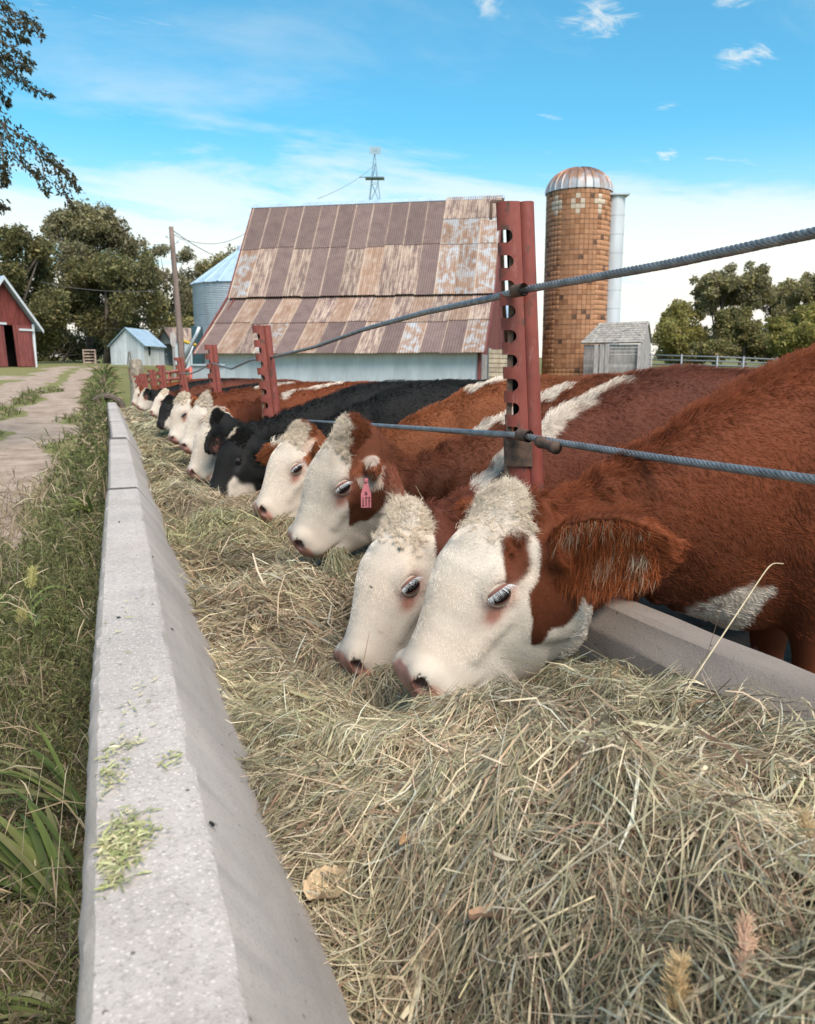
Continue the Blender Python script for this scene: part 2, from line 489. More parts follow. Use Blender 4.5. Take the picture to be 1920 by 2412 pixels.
# outer wall of the bunk: worn flat crest, inner face sloping into the feed
def wall_x(y): return np.interp(y, [-2, .9, 1.7, 4.6, 8, 11.5, 18], [-.03, .0, 0.0, .035, .055, .05, .04])
segs = [(-.9, 4.50), (4.59, 7.95), (8.25, 11.2), (11.30, 14.5), (14.62, 18.0)]
w_lab = ['nearest grey concrete bunk wall segment, long, strewn with chopped grass on its crest',
         'second concrete bunk wall segment, starting at the first dark joint',
         'third concrete bunk wall segment, set slightly lower past the dark stepped end',
         'fourth concrete bunk wall segment, short in view beside the far cows',
         'last concrete bunk wall segment, ending at the half buried tyre']
for i, (y0, y1) in enumerate(segs):
    dx, dz = [(0, 0), (.006, -.012), (.034, -.040), (.03, -.045), (.03, -.05)][i]
    prof = [(-.058, .52), (-.048, .529), (.088, .530), (.097, .525), (.165, .43), (.255, .30), (.30, .16), (.30, -.05), (-.075, -.05), (-.066, .50)]
    ys = np.linspace(y0, y1, max(4, int((y1 - y0) / (.03 if i == 0 else .12))))
    V, F = loft_y(prof, ys, lambda y: wall_x(y) + dx, lambda y: dz, 40 + i, .0011 if i == 0 else .0007)
    me = raw_mesh('bunk_wall_segment', V, F)
    me.materials.append(MAT_WALLFACE); me.materials.append(MAT_WALLTOP)
    for p_ in me.polygons:
        if len(p_.vertices) == 4 and p_.normal.z > .8: p_.material_index = 1
    smooth_by_angle(me, 30)
    o = tag(obj('bunk_wall_segment', me), w_lab[i], 'wall segment', 'precast segments of the bunk wall')
    if i < 4:
        mb = MB(); x0 = float(wall_x(y1)); pf = np.array([(a + dx * .5 - .002, b + dz - .003) for a, b in prof])
        mb.prism([(x0 + a, y1 + .001, b) for a, b in pf], (0, segs[i + 1][0] - y1 - .002, 0))
        mb.build('joint_filler', plain('dark joint filler', (.10, .085, .075), .95, bump=.004), o)
# low curb on the cattle side, its near segment skewed a little
curb_profile = [(1.145, .30), (1.150, .470), (1.158, .482), (1.185, .505), (1.198, .530), (1.215, .537), (1.285, .535), (1.296, .525), (1.30, -.05), (1.145, -.05)]
csegs = [(-1.2, 2.55), (2.58, 6.4), (6.43, 10.4), (10.43, 14.3), (14.33, 18.2)]
c_lab = ['brown stained concrete curb under the neck of the nearest cow',
         'concrete curb section below the tagged cow and its neighbour',
         'concrete curb section below the black faced cow',
         'concrete curb section below the far white faced cows',
         'last concrete curb section at the far gate']
def curb_x(y): return np.interp(y, [-1.2, 1.0, 2.6, 18], [.19, .055, -.02, -.02])
for i, (y0, y1) in enumerate(csegs):
    ys = np.linspace(y0, y1, max(4, int((y1 - y0) / .15)))
    V, F = loft_y(curb_profile, ys, curb_x, lambda y: 0.0, 60 + i, .0012)
    me = raw_mesh('bunk_curb_segment', V, F, MAT_CURB); smooth_by_angle(me, 30)
    tag(obj('bunk_curb_segment', me), c_lab[i], 'curb', 'curb segments on the cattle side')
# bunk floor slab under the feed
mb = MB(); mb.box((.70, 8.4, .10), (.42, 9.6, .04)); fl = mb.build('bunk_floor', MAT_CURB)
tag(fl, kind='structure')

# ------------------------------------------------------------------ buildings
def rust_sheet(name, kind):
    m = M(name, .75, .15)
    v = m.co('Object'); rnd = m.rand()
    off = m.n.new('ShaderNodeVectorMath'); off.operation = 'MULTIPLY_ADD'
    cb = m.n.new('ShaderNodeCombineXYZ'); m.l.new(rnd, cb.inputs[0]); m.l.new(rnd, cb.inputs[1])
    m.l.new(cb.outputs[0], off.inputs[0]); off.inputs[1].default_value = (37, 53, 0); m.l.new(v, off.inputs[2])
    v = off.outputs[0]
    st = m.noise(m.mapping(v, (5.5, .55, .55)), 1.0, 7, .72); blot = m.noise(v, 1.4, 6, .66, .6); fine = m.noise(v, 9, 4, .7)
    maroon = m.mix(m.ramp(blot, .3, .7), (.140, .095, .088), (.185, .128, .115))
    rust = m.mix(m.ramp(st, .3, .7), (.21, .125, .09), (.32, .205, .14))
    tan = m.mix(m.ramp(st, .35, .65), (.25, .16, .12), (.40, .31, .25))
    galv = m.mix(m.ramp(fine, .3, .7), (.29, .305, .325), (.40, .42, .44))
    if kind == 'maroon':
        c = m.mix(m.ramp(st, .62, .80, 0, .7), maroon, rust)
    elif kind == 'rust':
        c = m.mix(m.ramp(m.math('ADD', st, m.math('MULTIPLY', blot, .4)), .58, .78), maroon, tan)
    elif kind == 'tan':
        c = m.mix(m.ramp(blot, .35, .68), rust, tan)
    else:
        c = m.mix(m.ramp(m.math('ADD', blot, m.math('MULTIPLY', st, .6)), .72, .92, 0, .85), rust, galv)
    ox = m.n.new('ShaderNodeSeparateXYZ'); m.l.new(m.co('Object'), ox.inputs[0])
    seam = m.math('MULTIPLY', m.ramp(m.math('ADD', ox.outputs[0], m.math('MULTIPLY', m.math('SUBTRACT', fine, .5), .12)), .10, .03), m.ramp(st, .35, .55, .25, .9))
    c = m.mix(seam, c, (.42, .32, .25))                     # rusted lap along each sheet's edge
    hs = m.n.new('ShaderNodeHueSaturation'); m.l.new(c, hs.inputs['Color']); m.l.new(m.math('ADD', m.math('MULTIPLY', rnd, .30), .86), hs.inputs['Value'])
    m.color(hs.outputs[0])
    return m.m
MS = {k: rust_sheet('roof sheet ' + k, k) for k in ('maroon', 'rust', 'tan', 'galv')}
def metal(name, c, var=.12, rough=.45):
    m = M(name, rough, .25)
    v = m.co('Object'); n = m.noise(m.mapping(v, (1, 1, .3)), 1.6, 5, .65); f = m.noise(v, 14, 4, .6)
    a = m.mix(m.ramp(n, .3, .7), tuple(x * (1 - var) for x in c), tuple(x * (1 + var) for x in c))
    m.color(m.mix(m.ramp(f, .55, .8, 0, .25), a, tuple(x * .6 for x in c)))
    return m.m
def wood(name, c, var=.3, sc=(6, 6, 1)):
    m = M(name, .9)
    v = m.co('Object'); rnd = m.rand(); n = m.noise(m.mapping(v, sc), 1.5, 7, .7, .4); f = m.noise(v, 2.2, 4, .6)
    a = m.mix(m.ramp(n, .3, .72), tuple(x * (1 - var) for x in c), tuple(x * (1 + var) for x in c))
    hs = m.n.new('ShaderNodeHueSaturation'); m.l.new(a, hs.inputs['Color']); m.l.new(m.math('ADD', m.math('MULTIPLY', rnd, .35), .82), hs.inputs['Value'])
    m.color(m.mix(m.ramp(f, .5, .75, 0, .35), hs.outputs[0], tuple(x * .55 for x in c)))
    return m.m
MAT_GALV = metal('galvanised steel', (.44, .49, .54)); MAT_PALE = metal('pale blue metal roof', (.40, .52, .62))
MAT_SIDING = metal('pale grey wall sheeting', (.47, .51, .545)); MAT_BARNRED = wood('old barn red boards', (.165, .040, .034))
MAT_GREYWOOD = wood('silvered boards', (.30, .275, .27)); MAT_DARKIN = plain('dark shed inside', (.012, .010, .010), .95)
MAT_WHITE = wood('peeling white paint', (.60, .62, .63), .12); MAT_TRIM = metal('white trim', (.62, .66, .69), .08)
MAT_REDWOOD2 = wood('faded dark red boards', (.17, .055, .05))

_sheet_cache = {}
def corr_sheet(w, h, waves, amp):
    """corrugated sheet in its own plane: x across, y up the slope, z out"""
    key = (round(w, 3), round(h, 3), waves)
    if key in _sheet_cache: return _sheet_cache[key]
    n = waves * 4 + 1
    x = np.linspace(0, w, n); z = amp * np.cos(np.linspace(0, waves * 2 * math.pi, n))
    V = np.concatenate([np.stack([x, 0 * x, z], 1), np.stack([x, 0 * x + h, z], 1)])
    F = [(i, i + 1, n + i + 1, n + i) for i in range(n - 1)]
    me = raw_mesh('roof_sheet', V, F, MS['maroon'], True)
    _sheet_cache[key] = me
    return me
def sheet(parent, origin, ex, ey, w, h, kind, waves=9, lift=0.0, amp=.018, name='roof_sheet'):
    me = corr_sheet(w, h, waves, amp).copy() if False else corr_sheet(w, h, waves, amp)
    o = bpy.data.objects.new(name, me)
    ex = np.asarray(ex) / np.linalg.norm(ex); ey = np.asarray(ey) / np.linalg.norm(ey); ez = np.cross(ex, ey)
    M4 = Matrix(((ex[0], ey[0], ez[0], 0), (ex[1], ey[1], ez[1], 0), (ex[2], ey[2], ez[2], 0), (0, 0, 0, 1)))
    p = np.asarray(origin, float) + ez * lift
    link(o, parent)
    o.matrix_local = Matrix.Translation(p) @ M4
    o.material_slots[0].link = 'OBJECT'; o.material_slots[0].material = MS[kind] if isinstance(kind, str) else kind
    return o

def barn():
    bx, by, th, w1, w2, z0, z1, z2 = 9.73, 55.46, -.5437, 4.524, 9.62, 11.56, 5.67, 2.07
    Lb = 16.0
    d = np.array([math.cos(th), math.sin(th), 0]); n = np.array([d[1], -d[0], 0])
    gz = .05
    root = thing('barn', 'big gambrel barn with patchwork rusty sheet roof and pale grey sheeted wall', 'barn', (bx, by, gz), 0)
    O = np.array([0, 0, -gz])
    at_ = lambda e, w, z: O + d * e + n * w + np.array([0, 0, z])
    r = np.random.default_rng(12)
    # upper slope
    ey = (at_(0, 0, z0) - at_(0, w1, z1)); S1 = np.linalg.norm(ey); ey /= S1
    nc = 14; cw = Lb / nc
    # break line of the two rows wobbles from sheet to sheet
    top_kinds = ['maroon'] * 11 + ['rust', 'galv', 'galv']
    low_kinds = ['galv', 'rust', 'maroon', 'rust', 'maroon', 'maroon', 'rust', 'tan', 'rust', 'rust', 'maroon', 'galv', 'galv', 'galv']
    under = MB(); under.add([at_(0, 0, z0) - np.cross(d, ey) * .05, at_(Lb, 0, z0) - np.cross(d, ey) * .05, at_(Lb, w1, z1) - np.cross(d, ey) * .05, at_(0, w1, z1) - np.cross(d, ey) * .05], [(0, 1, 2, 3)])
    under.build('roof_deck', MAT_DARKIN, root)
    for c in range(nc):
        lo_h = S1 * (.49 + .012 * r.normal()); base = at_(c * cw, w1, z1) - ey * (.28 + .07 * r.random())
        sheet(root, base, d, ey, cw * 1.03, lo_h + .30, low_kinds[c], 9, .02 + .012 * (c % 2))
        if c >= 11:
            mid = S1 * .76
            sheet(root, at_(c * cw, w1, z1) + ey * (lo_h - .08), d, ey, cw * 1.03, mid - lo_h + .1, 'galv', 9, .05 + .012 * (c % 2))
            sheet(root, at_(c * cw, w1, z1) + ey * (mid - .06), d, ey, cw * 1.03, S1 - mid + .05, 'rust', 9, .08 + .012 * (c % 2))
        else:
            sheet(root, at_(c * cw, w1, z1) + ey * (lo_h - .08), d, ey, cw * 1.03, S1 - lo_h + .06, top_kinds[c], 9, .05 + .012 * (c % 2))
    # lower slope
    ey2 = (at_(0, w1 - .22, z1 - .24) - at_(0, w2, z2)); S2 = np.linalg.norm(ey2); ey2 /= S2
    nn = np.cross(d, ey2) * .05
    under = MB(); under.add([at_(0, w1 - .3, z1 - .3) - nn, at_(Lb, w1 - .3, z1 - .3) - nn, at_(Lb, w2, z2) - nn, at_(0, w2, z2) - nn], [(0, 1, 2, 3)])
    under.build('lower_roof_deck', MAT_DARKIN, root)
    up_k = ['maroon', 'tan', 'maroon', 'tan', 'maroon', 'rust', 'tan', 'rust', 'tan', 'rust', 'tan', 'rust', 'tan', 'rust']
    dn_k = ['maroon', 'tan', 'rust', 'galv', 'maroon', 'tan', 'maroon', 'maroon', 'rust', 'maroon', 'galv', 'maroon', 'maroon', 'galv']
    for c in range(nc):
        h0 = S2 * (.50 + .02 * r.normal())
        sheet(root, at_(c * cw, w2, z2) - ey2 * (.12 + .06 * r.random()), d, ey2, cw * 1.03, h0 + .14, dn_k[c], 8, .02 + .014 * (c % 2), .026)
        sheet(root, at_(c * cw, w2, z2) + ey2 * (h0 - .08), d, ey2, cw * 1.03, S2 - h0 + .1, up_k[c], 8, .06 + .014 * (c % 2), .026)
    # ridge cap, eave shadow board
    mb = MB(); mb.prism([at_(-.15, .22, z0 - .14), at_(-.15, 0, z0 + .11), at_(-.15, -.22, z0 - .14)], d * (Lb + .3)); mb.build('ridge_cap', MAT_PALE, root)
    mb = MB(); mb.prism([at_(-.05, w1 + .1, z1 - .20), at_(-.05, w1 + .1, z1 - .10), at_(-.05, w1 - .25, z1 - .10), at_(-.05, w1 - .25, z1 - .2)], d * (Lb + .1)); mb.build('break_board', MAT_REDWOOD2, root)
    # far slopes, plain
    mb = MB(); mb.prism([at_(0, 0, z0 - .05), at_(0, -w1, z1), at_(0, -w1, z1 - .1), at_(0, 0, z0 - .17)], d * Lb); mb.prism([at_(0, -w1, z1 - .05), at_(0, -w2, z2), at_(0, -w2, z2 - .1), at_(0, -w1, z1 - .16)], d * Lb)
    mb.build('far_roof', MS['maroon'], root)
    # gable ends: boards
    prof = lambda w: np.interp(abs(w), [0, w1, w2 - .5], [z0 - .2, z1 - .2, z2 + .1])
    for e, sgn in ((Lb - .30, 1), (.35, -1)):
        nb = 46; ww = np.linspace(-w2 + .5, w2 - .5, nb + 1)
        for a, b in zip(ww[:-1], ww[1:]):
            q = [at_(e, a + .01, 0), at_(e, b - .01, 0), at_(e, b - .01, prof(b)), at_(e, a + .01, prof(a))]
            mb = MB(); mb.prism(q, d * .06 * sgn); mb.build('board', MAT_REDWOOD2, root)
    for wq in (w2 - 1.6, w2 - 3.2):
        mb = MB(); mb.prism([at_(Lb - .22, wq - .55, .1), at_(Lb - .22, wq + .55, .1), at_(Lb - .22, wq + .55, 1.95), at_(Lb - .22, wq - .55, 1.95)], d * .05)
        dr = mb.build('door', MAT_GREYWOOD, root)
    # rake trims
    for e in (Lb + .02, -.12):
        mb = MB(); mb.prism([at_(e, 0, z0 + .02), at_(e, w1, z1 + .02), at_(e, w1, z1 - .16), at_(e, 0, z0 - .16)], d * .09); mb.build('rake_board', MAT_REDWOOD2, root)
        mb = MB(); mb.prism([at_(e, w1, z1 - .05), at_(e, w2, z2), at_(e, w2, z2 - .16), at_(e, w1, z1 - .21)], d * .09); mb.build('rake_board', MAT_REDWOOD2, root)
    # pale sheeted long wall: panels with ribs
    npan = 17; pw = (Lb - .7) / npan
    for c in range(npan):
        e0 = .35 + c * pw
        mb = MB(); mb.box(at_(e0 + pw / 2, w2 - .5 + .012 * (c % 2), (z2 + .0) / 2), (pw / 2 - .004, .015, z2 / 2 + .02), np.stack([d, n, (0, 0, 1)], 1))
        for k in range(5):
            mb.box(at_(e0 + pw * (k + .5) / 5, w2 - .48 + .012 * (c % 2), z2 / 2), (.018, .012, z2 / 2), np.stack([d, n, (0, 0, 1)], 1))
        mb.build('wall_panel', MAT_SIDING, root)
    mb = MB(); mb.box(at_(Lb - .27, w2 - .45, z2 / 2), (.09, .09, z2 / 2 + .05), np.stack([d, n, (0, 0, 1)], 1)); mb.build('corner_board', MAT_REDWOOD2, root)
    # grey feed trough panel standing in front of the left end
    p = P(485, 905, 33.0); rr = thing('sheet_panel', 'plain grey metal panel standing before the barn\'s left corner', 'panel', (p[0], p[1], 0))
    mb = MB(); a = P(448, 858, 33); b = P(530, 858, 33)
    q = [a - p, b - p, np.array([b[0] - p[0], b[1] - p[1], -.2 - 0]), np.array([a[0] - p[0], a[1] - p[1], -.2])]
    q[0][2] = a[2]; q[1][2] = b[2]
    mb.prism(q, (.02, .06, 0)); mb.build('panel', metal('dull grey sheet', (.36, .385, .41)), rr)
    mb = MB(); mb.box(((a + b) / 2 - p) * np.array([1, 1, 0]) + np.array([-.02, -.06, a[2] - .02]), (np.linalg.norm(b - a) / 2, .03, .03), rotz(-YAW)); mb.build('top_rail', MAT_GALV, rr)
barn()

def silo():
    d0 = 54.0
    c = P(1350, 870, d0 + 2.15); R_ = 150 / 2 / 1920 * d0
    base = np.array([c[0], c[1], .30]); zt = P(1354, 441, d0)[2]
    root = thing('silo', 'round orange tile silo with rusty metal dome and side chute', 'silo', tuple(base))
    H = zt - base[2]
    ncol = 44; nrow = int(round(H / .315)); th = H / nrow
    m = M('silo tile', .65); v = m.pos(); a = m.attr('col'); n = m.noise(v, 5, 5, .65); n2 = m.noise(v, .35, 4, .6)
    hs = m.n.new('ShaderNodeHueSaturation'); m.l.new(m.mix(m.ramp(n, .3, .7, 0, .4), (.37, .185, .098), (.28, .135, .075)), hs.inputs['Color'])
    m.l.new(m.math('ADD', m.math('MULTIPLY', m.rand(), .26), .87), hs.inputs['Value'])
    m.color(m.mix(m.ramp(n2, .5, .75, 0, .3), hs.outputs[0], (.20, .10, .06)))
    mt = m.m
    md = plain('dark weathered silo tile', (.125, .068, .045), .7, 0, .3, 3)
    mw = plain('white glazed silo tile', (.50, .41, .32), .5, 0, .12, 5)
    m2 = M('weathered silo tile', .7); m2.color(m2.mix(m2.ramp(m2.noise(m2.pos(), .9, 5, .6), .3, .7), (.22, .10, .052), (.30, .135, .065))); md2 = m2.m
    # recessed mortar core
    mb = MB(); mb.lathe([(R_ - .045, -.4), (R_ - .045, H + .02)], 64); mb.build('mortar_core', plain('dark mortar', (.075, .05, .04), .95), root, True)
    da = 2 * math.pi / ncol
    def tile_mesh(nm):
        g = .014; o_ = R_; b = .012
        def ring(rad, ins):
            q = []
            for aa, zz in ((-da / 2 + g / R_ / 2 + ins / R_, g / 2 + ins), (da / 2 - g / R_ / 2 - ins / R_, g / 2 + ins), (da / 2 - g / R_ / 2 - ins / R_, th - g / 2 - ins), (-da / 2 + g / R_ / 2 + ins / R_, th - g / 2 - ins)):
                q.append((rad * math.cos(aa), rad * math.sin(aa), zz))
            return q
        V = ring(R_ - .05, 0) + ring(R_ - b, 0) + ring(R_, b)
        F = [(8, 9, 10, 11)] + [(4 + i, 4 + (i + 1) % 4, 8 + (i + 1) % 4, 8 + i) for i in range(4)] + [(i, (i + 1) % 4, 4 + (i + 1) % 4, 4 + i) for i in range(4)]
        return V, F
    V, F = tile_mesh('tile'); V = np.array(V)
    me = raw_mesh('tile', V, F, mt)
    view = math.atan2(-c[1], -c[0])
    r = np.random.default_rng(4)
    cells = []
    for i in range(ncol):
        an = i * da; rel = (an - view + math.pi) % (2 * math.pi) - math.pi
        for j in range(nrow): cells.append((abs(rel), i, j, rel))
    # white pattern in the top courses, dark patches
    def kind(i, j, rel):
        top = nrow - 1 - j
        k = int(round(rel / da))
        if top in (1, 2, 3, 4):
            pat = {1: (-5, 0, 5), 2: (-6, -5, -4, -1, 1, 4, 5, 6), 3: (-6, -5, -4, -1, 0, 1, 5, -10, 10), 4: (-5, 0, 5, -10, 10)}
            if k in pat[top]: return mw
        h = math.sin(i * 12.9898 + j * 78.233) * 43758.5453; h -= math.floor(h)
        patch = math.sin(i * .9 + j * .23) + math.sin(i * .37 - j * .61 + 2)
        if h < .025 + .05 * (patch > 1.0): return md
        if h < .09 + .20 * (patch > .7): return md2
        return mt
    cells.sort()
    vis = [q for q in cells if q[0] < math.pi / 2 * 1.06]
    # the 300 most frontal tiles above the cattle's backs become single parts
    zc = lambda j: base[2] + j * th
    cand = [q for q in vis if zc(q[2]) > 1.2]
    single = set((q[1], q[2]) for q in cand[:300])
    rest = {id(mt): [], id(md): [], id(mw): [], id(md2): []}
    mats = {id(k): k for k in (mt, md, mw, md2)}
    for (ar, i, j, rel) in cells:
        mk = kind(i, j, rel); rv = rotz(i * da)
        out_ = .010 * r.random() - .004
        if (i, j) in single:
            o = bpy.data.objects.new('tile', me); link(o, root)
            o.location = (out_ * math.cos(i * da), out_ * math.sin(i * da), j * th); o.rotation_euler = (0, 0, i * da)
            if mk is not mt:
                o.material_slots[0].link = 'OBJECT'; o.material_slots[0].material = mk
        else:
            rest[id(mk)].append(V @ rv.T + np.array([out_ * math.cos(i * da), out_ * math.sin(i * da), j * th]))
    AV, AF, AM = [], [], []
    off_ = 0; bigme = bpy.data.meshes.new('tile_courses')
    order = [mt, md, mw, md2]
    for mi, mk in enumerate(order):
        for q in rest[id(mk)]:
            AV.append(q); AF += [tuple(x + off_ for x in f) for f in F]; AM += [mi] * len(F); off_ += len(q)
    bigme = raw_mesh('tile_courses', np.concatenate(AV), np.array(AF))
    for mk in order: bigme.materials.append(mk)
    bigme.polygons.foreach_set('material_index', np.array(AM, np.int32))
    o = obj('tile_courses', bigme, root); o['kind'] = 'stuff'
    # hoops
    for k in range(0, nrow, 3):
        mb = MB(); an = np.linspace(0, 2 * math.pi, 49)
        mb.tube(np.stack([(R_ + .012) * np.cos(an), (R_ + .012) * np.sin(an), np.full(49, k * th)], 1), .010, 5, False); mb.build('steel_hoop', MAT_RUST, root)
    # dome of ribbed gores
    m = M('rust run metal dome', .5, .25); v = m.co('Object'); sp = m.n.new('ShaderNodeSeparateXYZ'); m.l.new(v, sp.inputs[0])
    st = m.noise(m.mapping(v, (2.2, 2.2, .35)), 1.6, 6, .7)
    f = m.math('ADD', m.math('MULTIPLY', m.math('SUBTRACT', sp.outputs['Z'], H + .75), .55), m.math('MULTIPLY', m.math('SUBTRACT', st, .5), 2.6))
    m.color(m.mix(m.ramp(f, -.45, .25), m.mix(m.ramp(st, .3, .7), (.33, .34, .36), (.43, .445, .47)), m.mix(m.ramp(st, .4, .6), (.17, .08, .055), (.30, .16, .10))))
    md_ = m.m
    ng = 26; hd = P(1354, 378, d0)[2] - zt
    for g in range(ng):
        a0, a1 = g * 2 * math.pi / ng, (g + 1) * 2 * math.pi / ng
        V = []
        for q in range(9):
            t = q / 8 * math.pi / 2
            rad = (R_ + .05) * math.cos(t) ** .92 if t < 1.56 else .02; zz = H + .02 + hd * math.sin(t)
            for s_, o_ in ((0, .05), (.12, 0), (.88, 0), (1, .05)):
                an = a0 + (a1 - a0) * s_
                V.append(((rad + o_ * (math.cos(t) + .2)) * math.cos(an), (rad + o_ * (math.cos(t) + .2)) * math.sin(an), zz + o_ * math.sin(t)))
        F = [(q * 4 + k, q * 4 + k + 1, q * 4 + k + 5, q * 4 + k + 4) for q in range(8) for k in range(3)]
        o = obj('dome_gore', raw_mesh('dome_gore', V, F, md_), root); smooth_by_angle(o.data, 25)
    # chute up the side
    rt = np.array([CY, -SY, 0]); fw = np.array([SY, CY, 0])
    ctr = rt * (R_ + .20) + fw * (-.55)
    zc1 = P(1440, 452, d0)[2] - base[2]; nseg = 8; zs = np.linspace(P(1420, 800, d0)[2] - base[2] - .3, zc1, nseg + 1)
    mch = metal('chalky chute sheet', (.50, .52, .55), .1, .6)
    for k in range(nseg):
        mb = MB(); n = 12; V = []
        for zz, ex in ((zs[k], 1.0), (zs[k + 1] + .06, .97)):
            for q in range(n):
                an = 2 * math.pi * q / n; V.append(ctr + rt * (.60 * ex * math.cos(an)) + fw * (.5 * ex * math.sin(an)) + np.array([0, 0, zz]))
        mb.add(V, [(q, (q + 1) % n, n + (q + 1) % n, n + q) for q in range(n)] + [tuple(range(n, 2 * n))])
        o = mb.build('chute_segment', mch, root); smooth_by_angle(o.data, 50)
    mb = MB(); mb.box(ctr + np.array([0, 0, zc1 + .10]), (.74, .6, .05), np.stack([rt, fw, (0, 0, 1)], 1)); mb.build('chute_cap', MAT_GALV, root)
    # board and shingle feed room at its foot
    dd = 50.5
    rb = P(1455, 870, dd); rm = thing('feed_room', 'small silvered board shed with worn shingle roof at the silo\'s foot', 'shed', (rb[0], rb[1], .3))
    q = lambda u, v, d_: P(u, v, d_) - np.array([rb[0], rb[1], .3])
    eL, eR = q(1368, 808, dd - .2), q(1514, 806, dd - 1.2)         # eave line
    rL, rR = q(1412, 762, dd + 1.7), q(1530, 757, dd + .9)          # ridge line
    gR = q(1537, 806, dd + 2.4)                                     # far eave at the gable
    dn = np.array([0, 0, 1.0])
    # shingles
    ex = (eR - eL); W_ = np.linalg.norm(ex); ex /= W_
    rows, cols = 9, 22
    msh = wood('weathered shingle', (.30, .275, .25), .3, (3, 3, 3)); rr_ = np.random.default_rng(8)
    hs_ = [None] * 4
    for i in range(rows):
        for j in range(cols):
            def pt(a, b): return (eL * (1 - a) + eR * a) * (1 - b) + (rL * (1 - a) + rR * a) * b
            a0, a1 = (j + .02 + .5 * (i % 2) / 1) / (cols + .5), (j + .97 + .5 * (i % 2)) / (cols + .5); b0, b1 = i / rows - .02, (i + 1.25) / rows
            nn_ = np.cross(pt(1, 0) - pt(0, 0), pt(0, 1) - pt(0, 0)); nn_ /= np.linalg.norm(nn_)
            if rr_.random() < .03: continue
            pts = [pt(a0, b0) + nn_ * .05, pt(a1, b0) + nn_ * (.05 + .02 * rr_.random()), pt(a1, min(b1, 1.01)) + nn_ * .02, pt(a0, min(b1, 1.01)) + nn_ * .02]
            mb = MB(); mb.prism(pts, -nn_ * .02); mb.build('shingle', msh, rm)
    mb = MB(); nn_ = np.cross(eR - eL, rL - eL); nn_ /= np.linalg.norm(nn_)
    mb.prism([eL, eR, rR, rL], -nn_ * .06); mb.prism([rL, rR, gR, gR - (eR - eL) * .9], (0, 0, -.06)); mb.build('roof_deck', MAT_GREYWOOD, rm)
    zb = 0.0
    nb = 12; ztop = eL[2] - .08
    ins = (rL - eL) * .06; ins[2] = 0
    for k in range(nb):
        z_0 = zb + (ztop - zb) * k / nb; z_1 = zb + (ztop - zb) * (k + 1) / nb - .012
        a = eL + ins + ex * .15; b = eR + ins - ex * .1
        mb = MB(); mb.prism([(a[0], a[1], z_0), (b[0], b[1], z_0), (b[0], b[1], z_1), (a[0], a[1], z_1)], (fw * (.03 + .012 * (k % 2)))); mb.build('board', MAT_GREYWOOD, rm)
    a = eR + ins - ex * .1; b = gR - ex * .05
    for k in range(14):
        t0, t1 = k / 14, (k + .95) / 14
        p0 = a * (1 - t0) + b * t0; p1 = a * (1 - t1) + b * t1
        hgt = lambda t: (ztop + (rR[2] - ztop - .1) * (1 - abs(t - .45) / .5))
        mb = MB(); mb.prism([(p0[0], p0[1], zb), (p1[0], p1[1], zb), (p1[0], p1[1], max(ztop - .1, hgt(t1))), (p0[0], p0[1], max(ztop - .1, hgt(t0)))], rt * -.04); mb.build('gable_board', MAT_GREYWOOD, rm)
    for u in (1398, 1412, 1424, 1500):
        c0 = q(u, 812, dd - .9); mb = MB(); mb.box((c0[0], c0[1] - .3, ztop / 2), (.12, .04, ztop / 2 - .03), np.stack([rt, fw, dn], 1)); mb.build('batten', MAT_GREYWOOD, rm)
silo()

def red_lean():
    """red shed with pale roof glimpsed between barn and silo"""
    d = 62.0
    a = P(1150, 765, d); b = P(1215, 765, d); base = np.array([a[0], a[1], .4])
    root = thing('red_outbuilding', 'dull red shed with pale metal roof glimpsed between barn and main post', 'shed', tuple(base))
    mb = MB(); zt = a[2] - .4
    for k in range(14):
        p0 = a + (b - a) * k / 14 - base; p1 = a + (b - a) * (k + .96) / 14 - base
        mb = MB(); mb.prism([(p0[0], p0[1], -.3), (p1[0], p1[1], -.3), (p1[0], p1[1], zt), (p0[0], p0[1], zt)], (SY * .1, CY * .1, 0)); mb.build('board', MAT_BARNRED, root)
    t0, t1 = P(1150, 706, d + 4) - base, P(1215, 706, d + 4) - base
    mb = MB(); e0 = a - base + np.array([-.2 * SY, -.2 * CY, 0]); e1 = b - base + np.array([-.2 * SY, -.2 * CY, 0]); e0[2] = e1[2] = zt - .05
    mb.prism([e0, e1, t1, t0], (0, 0, -.12)); mb.build('roof', MAT_PALE, root)
    mb = MB(); mb.prism([a - base + np.array([0, 0, 0]), t0, t0 * np.array([1, 1, 0]), (a - base) * np.array([1, 1, 0])], (CY * .1, -SY * .1, 0)); mb.build('side_wall', MAT_BARNRED, root)
    # board pen between them
    d = 40; pr = thing('board_pen', 'weathered yellow grey board pen right of the barn corner', 'pen', tuple(P(1160, 900, d) * np.array([1, 1, 0])))
    o_ = P(1160, 900, d) * np.array([1, 1, 0])
    for k in range(9):
        z = .15 + k * .22
        p0, p1 = P(1152, 850, d) * np.array([1, 1, 0]) - o_, P(1200, 850, d) * np.array([1, 1, 0]) - o_
        mb = MB(); mb.prism([p0 + (0, 0, z), p1 + (0, 0, z - .02), p1 + (0, 0, z + .17), p0 + (0, 0, z + .18)], (SY * .05, CY * .05, 0)); mb.build('board', wood('pen board', (.36, .30, .22)) if k == 0 else bpy.data.materials['pen board'], pr)
    for u in (1153, 1199):
        p0 = P(u, 850, d) * np.array([1, 1, 0]) - o_; mb = MB(); mb.box(p0 + (SY * .1, CY * .1, 1.05), (.07, .07, 1.1)); mb.build('upright', MAT_GREYWOOD, pr)
red_lean()

